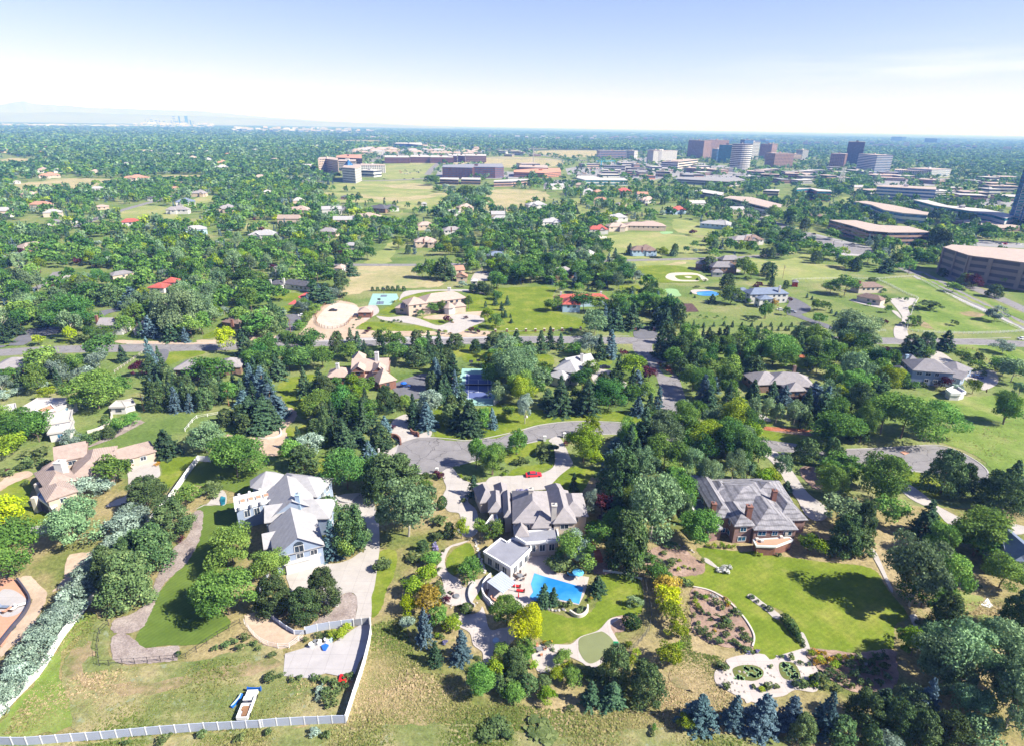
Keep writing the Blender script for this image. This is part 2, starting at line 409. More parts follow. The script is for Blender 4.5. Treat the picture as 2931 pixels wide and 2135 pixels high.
def tmpl(kind, nq, seed):
    rng = np.random.default_rng(seed)
    Q, T = [], []
    big = (2600/max(nq, 6))**.40
    if kind in 'dolygwcrtnvu':
        if kind in 'c': nl, ax, cz, lr = 30, (.46, .46, .44), .54, .17
        elif kind in 'w': nl, ax, cz, lr = 24, (.46, .46, .43), .50, .18
        elif kind in 'uvnt': nl, ax, cz, lr = 12, (.44, .44, .42), .42, .2
        elif kind == 'o': nl, ax, cz, lr = 26, (.44, .44, .38), .58, .19
        else: nl, ax, cz, lr = 24, (.44, .44, .40), .56, .19
        nl = min(nl, max(3, nq//3))
        base = sph(nl, rng); base[:, 2] = np.where(base[:, 2] < -.55, -base[:, 2], base[:, 2])
        rad = rng.uniform(.34, .96, nl)[:, None]
        lc = base*rad*np.array(ax)+np.array([0, 0, cz]); lc[:, :2] *= rng.uniform(.85, 1.12, (nl, 1))
        per = max(1, nq//nl)
        for i in range(nl):
            r = lr*rng.uniform(.5, 1.45)
            u = sph(per, rng); u = u+base[i]*.55+np.array([0, 0, .25]); u /= np.linalg.norm(u, axis=1)[:, None]
            rr = r*rng.uniform(.55, 1.12, per)[:, None]
            q = lc[i]+u*rr*np.array([1, 1, .8])
            Q.append(leaf_quads(q, u, .0255*big*(1.15 if kind in 'uvnt' else 1), rng=rng))
            T.append(np.clip(rng.normal(.45+rng.uniform(-.28, .28), .2, per), 0, 1))
    elif kind in 'sb':
        lv = 20 if nq > 500 else max(4, int(nq**.5/1.6)); tot = sum((1-(i/lv))**.9+.08 for i in range(lv))
        for i in range(lv):
            z = .05+.95*(i/lv)**.93
            r = .5*(1-z)**.82+.012
            nb = max(3, int(5+9*(1-z))) if nq > 500 else max(2, int(2+4*(1-z)))
            per = max(1, int(nq*(((1-(i/lv))**.9+.08)/tot)/nb))
            for b in range(nb):
                a = rng.uniform(0, 6.283); L = r*rng.uniform(.5, 1.18)
                t = rng.uniform(.25, 1, per)**.6
                w = rng.normal(0, .035*(1.1-t)+.012, per)
                x = np.cos(a)*L*t-np.sin(a)*w; y = np.sin(a)*L*t+np.cos(a)*w
                zz = z-.10*L*2*t**1.5+.05*t**3+rng.normal(0, .008, per)
                c = np.stack([x, y, zz], 1)
                nr = np.tile(np.array([np.cos(a)*.45, np.sin(a)*.45, .8]), (per, 1))
                Q.append(leaf_quads(c, nr, .024*big, 1.5, .45, rng))
                T.append(np.clip(rng.normal(.25+.45*t, .16), 0, 1))
    elif kind == 'p':
        nl = min(40, max(4, nq//3)); per = max(1, nq//nl)
        for i in range(nl):
            z = .10+.88*((i+.5)/nl)**.9; a = i*2.4+rng.uniform(-.4, .4)
            r = .40*math.sqrt(max(.03, 1-((z-.22)/.80)**2.0))*rng.uniform(.55, 1.05)
            lc = np.array([math.cos(a)*r*.85, math.sin(a)*r*.85, z-.03])
            rr = .155*rng.uniform(.75, 1.3)*(1.15-.45*z)
            u = sph(per, rng)+np.array([math.cos(a)*.5, math.sin(a)*.5, .35]); u /= np.linalg.norm(u, axis=1)[:, None]
            q = lc+u*rr*rng.uniform(.5, 1.15, per)[:, None]*np.array([1, 1, .72])
            Q.append(leaf_quads(q, u, .0225*big, 1.45, .6, rng))
            T.append(np.clip(rng.normal(.45+rng.uniform(-.22, .22), .2, per), 0, 1))
    else:  # k: clipped or columnar evergreen
        u = sph(nq, rng); rr = rng.uniform(.86, 1.04, nq)
        z = u[:, 2]*rr; taper = np.where(z > 0, 1-.35*z, 1)
        c = np.stack([u[:, 0]*rr*.46*taper, u[:, 1]*rr*.46*taper, .5+z*.49], 1)
        Q.append(leaf_quads(c, u, .026*big, 1.1, .5, rng)); T.append(np.clip(rng.normal(.5, .22, nq), 0, 1))
    Q = np.concatenate(Q); T = np.concatenate(T)
    Q[:, :, 2] = np.maximum(Q[:, :, 2], .012)
    return Q, T

def quads_mesh(name, Q, T, mats, mi=None):
    n = len(Q); me = bpy.data.meshes.new(name)
    me.vertices.add(n*4); me.vertices.foreach_set('co', Q.reshape(-1).astype(np.float32))
    me.loops.add(n*4); me.loops.foreach_set('vertex_index', np.arange(n*4, dtype=np.int32))
    me.polygons.add(n); me.polygons.foreach_set('loop_start', np.arange(0, n*4, 4, dtype=np.int32))
    me.polygons.foreach_set('loop_total', np.full(n, 4, dtype=np.int32))
    for m_ in mats: me.materials.append(m_)
    if mi is not None: me.polygons.foreach_set('material_index', mi.astype(np.int32))
    at = me.attributes.new('tint', 'FLOAT', 'FACE'); at.data.foreach_set('value', T.astype(np.float32))
    me.update(calc_edges=True)
    return me

PROTO = {}
def crown_mesh(kind, big):
    """big: 2 near, 1 middle, 0 far"""
    var = random.randrange(6 if big == 2 else 4)
    key = (kind, big, var)
    if key not in PROTO:
        nq = {2: 9500, 1: 2600, 0: 600}[big]
        if kind in 'uvntk': nq = int(nq*.45)
        Q, T = tmpl(kind, nq, hash(key[1:])*0+ord(kind)*31+big*7+var*101)
        PROTO[key] = quads_mesh('crown', Q, T, [LEAF[kind]])
    return PROTO[key]

def trunk_mesh(kind, big):
    var = random.randrange(2); key = ('trunk', 'c' if kind in 'cwy' else ('p' if kind in 'psbk' else 'd'), min(big, 1), var)
    if key not in PROTO:
        b = MB(); rg = random.Random(var*9+big)
        con = key[1] == 'p'
        top = .93 if con else .72
        path = [(0, 0, 0)]+[(rg.uniform(-.012, .012)*k, rg.uniform(-.012, .012)*k, top*k/4) for k in range(1, 5)]
        b.tube(path, [.022, .018, .014, .010, .004], 6 if big else 4)
        if not con and big:
            for i in range(6):
                a = i*1.05+rg.uniform(-.3, .3); z = .24+.07*i
                b.tube([(0, 0, z), (math.cos(a)*.13, math.sin(a)*.13, z+.12), (math.cos(a)*.27, math.sin(a)*.27, z+.26)], [.010, .007, .002], 4)
        o = b.build('trunk', 'pale bark' if key[1] == 'c' else 'bark')
        PROTO[key] = o.data; bpy.data.objects.remove(o)
    return PROTO[key]

KINDS = {'d': ('broadleaf_tree', 'tree', 'green leafy tree'), 'o': ('shade_tree', 'tree', 'round dark tree'),
 'l': ('bright_leaf_tree', 'tree', 'lime green leafy tree'), 'y': ('bright_leaf_tree', 'tree', 'yellow leafy tree'),
 'g': ('bright_leaf_tree', 'tree', 'golden leafy tree'), 'p': ('pine_tree', 'pine', 'dark olive pine'),
 's': ('spruce_tree', 'spruce', 'dark green spruce'), 'b': ('spruce_tree', 'spruce', 'blue spruce'),
 'w': ('silver_tree', 'tree', 'silver leaved tree'), 'c': ('cottonwood_tree', 'tree', 'grey green cottonwood'),
 'r': ('plum_tree', 'tree', 'purple leaved tree'), 'k': ('clipped_evergreen', 'shrub', 'dense dark evergreen shrub'),
 'u': ('garden_shrub', 'shrub', 'rounded green shrub'), 'v': ('lavender_shrub', 'shrub', 'lavender blue shrub'),
 'n': ('flowering_shrub', 'shrub', 'orange flowering shrub'), 't': ('flowering_shrub', 'shrub', 'white flowering shrub')}
PLANTS = []   # (kind, G, h, w, big, pxsize)
def add_plant(kind, G, h, w):
    w_ = (Vector(G)-CAM).length
    PLANTS.append([kind, Vector((G[0], G[1], 0)), h, w, h*FPX/w_])

def trees(crop, s):
    """each entry: kind x ytop ybase width (crop pixels)"""
    for e in s.split(';'):
        e = e.split()
        if not e: continue
        k = e[0]; x, yt, yb, w = map(float, e[1:5])
        X, YB = px(crop, x, yb); X, YT = px(crop, x, yt)
        G = P0(X, YB); depth = proj(G)[2]
        W = w/CROPS[crop][2]*depth/FPX*1.22
        # the crown's lowest visible edge sits in front of the trunk foot
        r = W*.42
        vdir = Vector((G.x, G.y, 0)).normalized()
        G = G+vdir*min(r, W*.5)*.8
        h = height_at(G, YT)
        h = max(.5, min(h, 24))
        if k not in 'uvntk': W = min(W, h/.74)
        add_plant(k, G, h, W)

def bushes(crop, s, kind='u', jit=0):
    """x y diameter(crop px) centre points"""
    for e in s.split(';'):
        e = e.split()
        if not e: continue
        k = kind
        if e[0].isalpha(): k = e.pop(0)
        x, y, w = map(float, e[:3])
        G = P(crop, x, y+w*.25); depth = proj(G)[2]
        W = w/CROPS[crop][2]*depth/FPX
        add_plant(k, G, W*random.uniform(.62, .85), W)

FILLS = []
def grove(crop, s, sp, kinds, h0, h1, wr=.62):
    pg = pts(crop, s); a = np.array([(p.x, p.y) for p in pg]); lo, hi = a.min(0), a.max(0); rgr = random.Random(int(lo[0]*7+hi[1])); sp *= .92
    y = lo[1]
    while y < hi[1]:
        x = lo[0]
        while x < hi[0]:
            q = (x+rgr.uniform(-.4, .4)*sp, y+rgr.uniform(-.4, .4)*sp); x += sp
            c = False
            for i in range(len(a)):
                x1, y1 = a[i]; x2, y2 = a[(i+1) % len(a)]
                if (y1 > q[1]) != (y2 > q[1]) and q[0] < (x2-x1)*(q[1]-y1)/(y2-y1)+x1: c = not c
            if not c or blocked(np.array([q]))[0] or rgr.random() < .12: continue
            if any((p[1].x-q[0])**2+(p[1].y-q[1])**2 < (sp*.55)**2 for p in PLANTS if p[2] > 3): continue
            k = rgr.choice(kinds); h = rgr.uniform(h0, h1); r_ = {'s': .5, 'b': .52, 'p': .72, 'u': 1.1, 'k': 1.0}.get(k, .85)
            add_plant(k, (q[0], q[1], 0), h*(.3 if k in 'u' else 1), h*r_*(.35 if k in 'u' else 1))
        y += sp
LAND = []
def landmark(name, crop, x, y): LAND.append((name, P(crop, x, y)))
ORD = ['', 'second', 'third', 'fourth', 'fifth', 'sixth', 'seventh', 'eighth', 'ninth', 'tenth', 'eleventh', 'twelfth', 'thirteenth',
       'fourteenth', 'fifteenth', 'sixteenth', 'seventeenth', 'eighteenth', 'nineteenth', 'twentieth']+['%dth' % i for i in range(21, 200)]
def emit_plants():
    # order by size so that distance ranks read naturally
    groups = {}
    for p in PLANTS:
        G = p[1]
        best = min(LAND, key=lambda l: (l[1]-G).length)
        d = G-best[1]
        lat = Vector((best[1].x, best[1].y, 0)).normalized(); fw = d.dot(lat); sd = d.dot(Vector((lat.y, -lat.x, 0)))
        rel = ('right of' if sd > 0 else 'left of') if abs(sd) > abs(fw)*.8 else ('behind' if fw > 0 else 'in front of')
        p += [best[0], rel, d.length]
        h = p[2]
        nm, cat, txt = KINDS[p[0]]
        size = '' if nm.endswith('shrub') or p[0] in 'k' else ('very tall ' if h > 15 else 'tall ' if h > 10.5 else 'medium ' if h > 6.5 else 'small ' if h > 3.2 else 'very small ')
        p.append(size+txt)
        groups.setdefault((p[-1], rel, best[0]), []).append(p)
    for (txt, rel, lm), L in groups.items():
        L.sort(key=lambda p: p[7])
        for i, p in enumerate(L):
            kind, G, h, w, ps = p[:5]
            nm, cat, _ = KINDS[kind]
            big = 2 if ps > 75 else (1 if ps > 26 else 0)
            root = empty(nm, G, random.uniform(0, 6.28)); root.rotation_euler[0] = random.gauss(0, .02); root.rotation_euler[1] = random.gauss(0, .02)
            lab = '%s %s the %s' % (txt, rel, lm)
            if len(lab.split()) > 13: print('LONG', lab)
            if len(L) > 1: lab += ', %snearest' % (ORD[i]+' ' if ORD[i] else '')
            grp = {'tree': 'leafy trees around the houses', 'pine': 'pine trees around the houses', 'spruce': 'spruce trees around the houses',
                   'shrub': 'shrubs in the gardens'}[cat]
            tag(root, lab, cat, grp)
            sxy = random.uniform(.86, 1.14); wk = w*(random.uniform(.95, 1.4) if kind in 'sb' else 1.05); root.scale = (wk*sxy, wk/sxy, h*random.uniform(.94, 1.06))
            if nm.endswith('shrub') or kind == 'k':
                root.name = nm
                c = bpy.data.objects.new('foliage', crown_mesh(kind, big)); COL.objects.link(c); c.parent = root
            else:
                c = bpy.data.objects.new('crown', crown_mesh(kind, big)); COL.objects.link(c); c.parent = root
                t = bpy.data.objects.new('trunk', trunk_mesh(kind, big)); COL.objects.link(t); t.parent = root
                # keep trunk thickness natural in a wide crown
                k = min(1.6, max(.5, (h/w)*.9)); t.scale = (k, k, 1)

def blocked(XY):
    bad = np.zeros(len(XY), bool)
    for a, lo, hi in NOTREE:
        idx = np.nonzero((XY[:, 0] > lo[0]) & (XY[:, 0] < hi[0]) & (XY[:, 1] > lo[1]) & (XY[:, 1] < hi[1]) & ~bad)[0]
        if not len(idx): continue
        p = XY[idx]; c = np.zeros(len(idx), bool); n = len(a)
        for i in range(n):
            x1, y1 = a[i]; x2, y2 = a[(i+1) % n]
            if y1 == y2: continue
            cr = ((y1 > p[:, 1]) != (y2 > p[:, 1])) & (p[:, 0] < (x2-x1)*(p[:, 1]-y1)/(y2-y1)+x1)
            c ^= cr
        bad[idx[c]] = True
    return bad

ROWS_Y = [372, 390, 410, 430, 450, 475, 500, 525, 550, 580, 610, 640, 670, 700, 735, 770, 805, 840, 875, 910, 950, 992]
MASK = """
8888888888877777777777777777777777777777
8888888888888338888888888888888888888888
8888888888888882222333788883333777777888
7888888888883322222111111111112326633999
1188888888888321111011111111112222339999
8888888888854331111011111111112222222277
2224433388844000001111111111144447222277
4113776588888501100066612222281177222222
5999966588899620066600888886420645441222
7777323668889911266622763377899333776411
5553311167777732288888882334468866113661
8888666266588888899999992203668888114466
8888778833399998899999992311388844333552
9999999999888892299999999333344989947700
9999999999888811118889999111148222777722
8888888888868000006669999600044000000000
8888888888876000000088888200000000000000
8888888888666000000000000000000000000000
7777777777666000000000000000000000000000
7777777777600000000000000000000000000000
7777777766000000000000000000000000000000
""".split()

def scatter_far():
    # camera ground frame
    ang = math.radians(43)
    bins = [(300, 450, 8.5), (450, 700, 8.2), (700, 1200, 9.0), (1200, 2500, 11.5), (2500, 5200, 16.0), (5200, 9000, 28.0), (9000, 16000, 60.0)]
    out = []
    mrows = [np.array([int(ch) for ch in r.ljust(40, r[-1])[:40]]) for r in MASK]
    M = np.array(mrows)
    for r0, r1, s in bins:
        n = int(2*r1/s)
        gx, gy = np.meshgrid(np.arange(-n//2, n//2)*s, np.arange(int(r0*.68/s), int(r1/s)+1)*s)
        g = np.stack([gx.ravel(), gy.ravel()], 1).astype(float)
        g += RNG.uniform(-.42, .42, g.shape)*s
        rr = np.hypot(g[:, 0], g[:, 1]); aa = np.arctan2(g[:, 0], g[:, 1])
        g = g[(rr >= r0) & (rr < r1) & (np.abs(aa) < ang)]
        q = np.column_stack([g, np.full(len(g), -HCAM)])
        f = np.array(_f); r = np.array(_r); u = np.array(_u)
        wz = q@f; X = 1465.5+FPX*(q@r)/wz; Y = 1067.5-FPX*(q@u)/wz
        col = np.clip((X/2931*40).astype(int), 0, 39); row = np.searchsorted(ROWS_Y, Y)-1
        dens = np.where(row < 0, 8, M[np.clip(row, 0, len(M)-1), col])
        dens = np.where(row >= len(M), 0, dens)
        vis = (X > -60) & (X < 2990)
        keep = vis & (RNG.uniform(0, 1, len(g)) < np.clip(dens/8.2, 0, 1)*(.74 if r0 < 1200 else 1))
        # patchy openings (yards) between the far trees
        nz = np.sin(g[:, 0]*.031+np.sin(g[:, 1]*.017)*2)*np.sin(g[:, 1]*.023+np.sin(g[:, 0]*.013)*2)
        keep &= ~((nz > (.66 if r0 < 2500 else .8)) & (dens < 9))
        g = g[keep]
        if r0 < 5000: g = g[~blocked(g)]
        out.append((r0, r1, s, g))
    return out

def kind_for(n, far):
    k = RNG.uniform(0, 1, n)
    return np.select([k < .36, k < .52, k < .59, k < .70, k < .78, k < .85, k < .91, k < .985], ['d', 'o', 'l', 'p', 's', 'b', 'w', 'c'], 'r')

def build_far(cap=330):
    bins = scatter_far()
    near = []; rest = {}
    for r0, r1, s, g in bins:
        ks = kind_for(len(g), r0)
        for i in range(len(g)) if r1 <= 700 else []:
            near.append((math.hypot(*g[i]), g[i], ks[i]))
        if r1 > 700: rest[(r0, r1, s)] = (g, ks)
    near.sort(key=lambda t: t[0])
    lim = cap; NK = {}
    PLANTS.sort(key=lambda p: -p[4]); keep, over = [], []
    for p in PLANTS:
        nm = KINDS[p[0]][0]; NK[nm] = NK.get(nm, 0)+1
        (keep if NK[nm] <= 298 else over).append(p)
    PLANTS[:] = keep; NK = {}
    for p in PLANTS: NK[KINDS[p[0]][0]] = NK.get(KINDS[p[0]][0], 0)+1
    print(NK)
    extra = []
    for d, g, k in near:
        sc = {'p': (9, 6.5), 's': (9, 4.6), 'b': (8.5, 4.6), 'c': (13, 9), 'w': (6.5, 6.5), 'r': (5, 5)}.get(k, (9, 9))
        f = random.uniform(.72, 1.25)
        nm = KINDS[k][0]; ct = NK.get(nm, 0)
        if lim > 0 and ct < 300:
            NK[nm] = ct+1
            add_plant(k, (g[0], g[1], 0), sc[0]*f, sc[1]*f*random.uniform(.85, 1.15)); lim -= 1
        else: extra.append((g, k))
    rest[(450, 700, 8.2)] = (np.array([e[0] for e in extra]).reshape(-1, 2), np.array([e[1] for e in extra]))
    order = 'dolpsbwcr'; mats = [LEAF[k] for k in order]
    allQ, allT, allM = [], [], []
    order += 'u'; mats.append(LEAF['u']); near_over = {}
    for p in over:
        k = p[0] if p[0] in order else 'd'; k = 'u' if KINDS[p[0]][0].endswith('shrub') else k
        Q, T = near_over.setdefault(k, tmpl(k, 700, 77)); ca, sa = math.cos(p[1].x), math.sin(p[1].x)
        V = np.stack([(Q[..., 0]*ca-Q[..., 1]*sa)*p[3]+p[1].x, (Q[..., 0]*sa+Q[..., 1]*ca)*p[3]+p[1].y, Q[..., 2]*p[2]], -1)
        allQ.append(V); allT.append(T); allM.append(np.full(len(T), order.index(k)))
    for (r0, r1, s), (g, ks) in rest.items():
        nq = 300 if r1 <= 700 else 110 if r1 <= 1200 else 34 if r1 <= 2500 else 11 if r1 <= 5200 else 7
        for ki, k in enumerate(order):
            for var in range(3):
                sel = np.nonzero(ks == k)[0]; sel = sel[sel % 3 == var]
                if not len(sel): continue
                Q, T = tmpl(k, nq, 900+ki*10+var)
                W, H = {'p': (6.5, 9), 's': (4.8, 9.5), 'b': (4.8, 9), 'c': (10, 13), 'w': (7, 6.5), 'r': (5, 5)}.get(k, (10.5, 10))
                if r1 > 5200: W, H = s*1.1, 10
                elif r1 > 2500: W, H = W*2.0, H*1.1
                elif r1 > 1200: W *= 1.4
                f = RNG.uniform(.7, 1.25, len(sel)); an = RNG.uniform(0, 6.283, len(sel))
                c, sn = np.cos(an), np.sin(an)
                x = Q[None, :, :, 0]*c[:, None, None]-Q[None, :, :, 1]*sn[:, None, None]
                y = Q[None, :, :, 0]*sn[:, None, None]+Q[None, :, :, 1]*c[:, None, None]
                F = f[:, None, None]
                V = np.stack([x*W*F+g[sel, 0][:, None, None], y*W*F+g[sel, 1][:, None, None], Q[None, :, :, 2]*H*F+0*x], -1)
                tt = np.clip(T[None, :]+RNG.normal(-.02 if r1 > 1200 else .05, .26, (len(sel), 1)), 0, 1)
                allQ.append(V.reshape(-1, 4, 3)); allT.append(tt.reshape(-1)); allM.append(np.full(len(sel)*len(T), ki))
    Q = np.concatenate(allQ); print('far wood quads', len(Q))
    me = quads_mesh('distant_trees', Q, np.concatenate(allT), mats, np.concatenate(allM))
    o = bpy.data.objects.new('distant_trees', me); COL.objects.link(o)
    tag(o, 'mass of green treetops filling the suburbs beyond the nearer houses to the horizon', 'trees', None, 'stuff')
# ---------------------------------------------------------------- buildings
def frame(A, B, D):
    """ground frame of a block: origin, along, away from camera"""
    u = Vector((B.x-A.x, B.y-A.y, 0)); L = u.length; u.normalize()
    v = Vector((-u.y, u.x, 0))
    if v.dot(Vector(((A.x+B.x)/2, (A.y+B.y)/2, 0))) < 0: v = -v
    return Vector((A.x, A.y, 0)), u, v, L, D

def block_shape(w, r, o, u, v, L, D, eave, ridge, kind, ins=.45, z0=0, th=.22):
    wo = o+u*ins+v*ins; Lw, Dw = L-2*ins, D-2*ins
    top = eave
    w.prism([wo, wo+u*Lw, wo+u*Lw+v*Dw, wo+v*Dw], z0, top-.03)
    c = [o, o+u*L, o+u*L+v*D, o+v*D]
    lift = Vector((0, 0, 1))
    e = [p+lift*eave for p in c]; lo = [p+lift*(eave-th) for p in c]
    for i in range(4):
        r.quad(lo[i], lo[(i+1) % 4], e[(i+1) % 4], e[i])
    r.quad(*lo[::-1])
    if kind == 'hip' or kind == 'hipv':
        if (kind == 'hip' and L >= D) or (kind == 'hipv' and L > D and False):
            k = D/2; a = o+u*k+v*k+lift*ridge; b = o+u*(L-k)+v*k+lift*ridge
            if L <= D*1.001: a = b = o+u*L/2+v*D/2+lift*ridge
            r.quad(e[0], e[1], b, a); r.quad(e[2], e[3], a, b); r.quad(e[3], e[0], a); r.quad(e[1], e[2], b)
        else:
            k = min(L/2, D/2); a = o+u*L/2+v*k+lift*ridge; b = o+u*L/2+v*(D-k)+lift*ridge
            r.quad(e[0], e[1], a); r.quad(e[1], e[2], b, a); r.quad(e[2], e[3], b); r.quad(e[3], e[0], a, b)
    elif kind == 'gable':
        a = o+v*D/2+lift*ridge; b = a+u*L
        r.quad(e[0], e[1], b, a); r.quad(e[2], e[3], a, b)
        for s_, t in ((0, wo), (1, wo+u*Lw)):
            w.quad(t+lift*(eave-.02), t+v*Dw+lift*(eave-.02), t+v*Dw/2+lift*(ridge-.12))
    elif kind == 'gablev':
        a = o+u*L/2+lift*ridge; b = a+v*D
        r.quad(e[0], a, b, e[3]); r.quad(e[1], e[2], b, a)
        for t in (wo, wo+v*Dw):
            w.quad(t+lift*(eave-.02), t+u*Lw+lift*(eave-.02), t+u*Lw/2+lift*(ridge-.12))
    elif kind == 'shed':
        a, b = o+v*D+lift*ridge, o+u*L+v*D+lift*ridge
        r.quad(e[0], e[1], b, a); r.quad(e[3], e[0], a); r.quad(e[1], e[2], b); r.quad(e[2], e[3], a, b)
    elif kind == 'flat':
        r.quad(*e)
        for i in range(4):   # parapet
            j = (i+1) % 4; d = (c[j]-c[i]).normalized(); n = Vector((-d.y, d.x, 0))
            if n.dot((c[0]+c[2])/2-c[i]) < 0: n = -n
            r.box(c[i]+Vector((0, 0, 0)), d, n, (c[j]-c[i]).length, .3, eave+.002*(i+1), ridge+.002*i)

def window_on(parent, q, n, W, H, mat, framed, name='window', arched=False):
    """q centre point on wall, n outward normal (unit, horizontal)"""
    t = Vector((-n.y, n.x, 0)); q = Vector(q)
    if framed:
        b = MB(); fw = .12
        for (dx, dz, w, h) in ((0, H/2, W+2*fw, fw), (0, -H/2-fw, W+2*fw, fw), (-W/2-fw/2, -fw/2, fw, H+fw), (W/2+fw/2, -fw/2, fw, H+fw), (0, 0, .07, H)):
            o = q+t*(dx-w/2)
            z0 = q.z+dz if h == fw else q.z-H/2
            b.box(Vector((o.x, o.y, 0)), t, n, w, .09, z0, z0+(fw if h == fw else H))
        f = b.build(name, 'white paint', parent)
        g = MB(); o = q-t*W/2
        g.box(Vector((o.x, o.y, 0)), t, n, W, .05, q.z-H/2, q.z+H/2)
        g.build('pane', mat, f)
    else:
        g = MB(); o = q-t*W/2
        g.box(Vector((o.x, o.y, 0)), t, n, W, .06, q.z-H/2, q.z+H/2)
        g.build(name, mat, parent)

def chimney(parent, crop, x, yb, yt, z, mat='brick', w=1.1):
    G = P(crop, x, yb, z); G0 = Vector((G.x, G.y, 0)); h = height_at(G0, px(crop, x, yt)[1])
    b = MB(); u = Vector((1, 0, 0)); v = Vector((0, 1, 0))
    b.box(G0-u*w/2-v*w/2, u, v, w, w, z-2.2, h)
    b.box(G0-u*(w/2+.1)-v*(w/2+.1), u, v, w+.2, w+.2, h+.002, h+.25)
    c = b.build('chimney', mat, parent)
    k = MB(); k.cyl(G0, .25, h+.25, h+.7, 8); k.build('flue', 'metal grey', c)

def foot(o, u, v, L, D, grow=2.0):
    p = [o-u*grow-v*grow, o+u*(L+grow)-v*grow, o+u*(L+grow)+v*(D+grow), o-u*grow+v*(D+grow)]
    a = np.array([(q.x, q.y) for q in p]); NOTREE.append((a, a.min(0), a.max(0)))
    # keep the sight line to the front wall open
    m = o+u*L/2; away = Vector((m.x, m.y, 0)).normalized()*min(26, 3+m.length*.045)
    p = [o-u*1.-away, o+u*(L+1.)-away, o+u*L, o]
    a = np.array([(q.x, q.y) for q in p]); NOTREE.append((a, a.min(0), a.max(0)))

def house(label, crop, wall, roof, blocks, cat='house', name='house', lm=None, group=None, near=1, wins=True, wmat='window glass', chim=(), chmat='brick', storeys=None, garage=()):
    """blocks: (x0,y0,x1,y1,depth,eave,ridge,kind) eave pixel ends in the crop"""
    fr = []
    for bl in blocks:
        x0, y0, x1, y1, D, ev, rd, kind = bl[:8]
        c = bl[8] if len(bl) > 8 else crop
        A, B = P(c, x0, y0, ev), P(c, x1, y1, ev)
        fr.append((frame(A, B, D), ev, rd, kind))
    big = max(fr, key=lambda f: f[0][3]*f[0][4])
    o, u, v, L, D = big[0]
    C_ = o+u*L/2+v*D/2
    root = empty(name, (C_.x, C_.y, 0))
    off = -Vector((C_.x, C_.y, 0))
    w, r = MB(), MB()
    for i, ((o, u, v, L, D), ev, rd, kind) in enumerate(fr):
        foot(o, u, v, L, D)
        block_shape(w, r, o+off+Vector((0, 0, 0)), u, v, L, D, ev+.003*i, rd+.003*i, kind)
    wo = w.build('wall', wall, root); ro = r.build('roof', roof, root)
    if wins:
        for (o, u, v, L, D), ev, rd, kind in fr:
            o = o+off
            H = 1.25; st = [ev-1.35]
            if ev > 5.2: st = [ev-1.35, ev-4.3]
            if ev > 8: st.append(ev-7.1)
            if near == 0: H = 1.3
            for (p, d, ln, nn) in ((o+v*.45, u, L, -v), (o+u*.45, v, D, -u), (o+u*(L-.45), v, D, u)):
                if nn.dot(Vector((C_.x, C_.y, 0))+p) > 0: continue   # only walls that can be seen from the camera side
                step = 3.4 if near else 5
                k = int((ln-1.6)//step)
                if k < 1: continue
                for z in st:
                    for j in range(k):
                        if random.random() < .14: continue
                        q = p+d*(ln/2+(j-(k-1)/2)*step); W = random.choice([1.3, 1.5, 2.0])
                        window_on(root, (q.x, q.y, z), nn, W, H, wmat, near == 2)
    for g in garage:   # crop pixels at ground: x0,y0,x1,y1,h
        A, B = P(crop, g[0], g[1]), P(crop, g[2], g[3])
        u = (B-A).normalized(); n = Vector((u.y, -u.x, 0))
        if n.dot(A) > 0: n = -n
        b = MB(); b.box(Vector((A.x, A.y, 0))+off, u, n, (B-A).length, .12, .02, g[4])
        b.build('garage_door', 'white paint' if len(g) < 6 else g[5], root)
    for c in chim:
        ch_root = ro
        G = P(crop, c[0], c[1], c[3]); G0 = Vector((G.x, G.y, 0)); h = height_at(G0, px(crop, c[0], c[2])[1])
        h = min(h, c[3]+5)
        b = MB(); q = G0+off; W = c[4] if len(c) > 4 else 1.1; X = Vector((1, 0, 0)); Y = Vector((0, 1, 0))
        b.box(q-X*W/2-Y*W/2, X, Y, W, W, c[3]-2.5, h); b.box(q-X*(W/2+.1)-Y*(W/2+.1), X, Y, W+.2, W+.2, h+.003, h+.22)
        co = b.build('chimney', chmat, ro)
        k = MB(); k.cyl(q, .22, h+.22, h+.6, 7); k.build('flue', 'metal grey', co)
    tag(root, label, cat, group)
    if lm: LAND.append((lm, Vector((C_.x, C_.y, 0))))
    return root, off

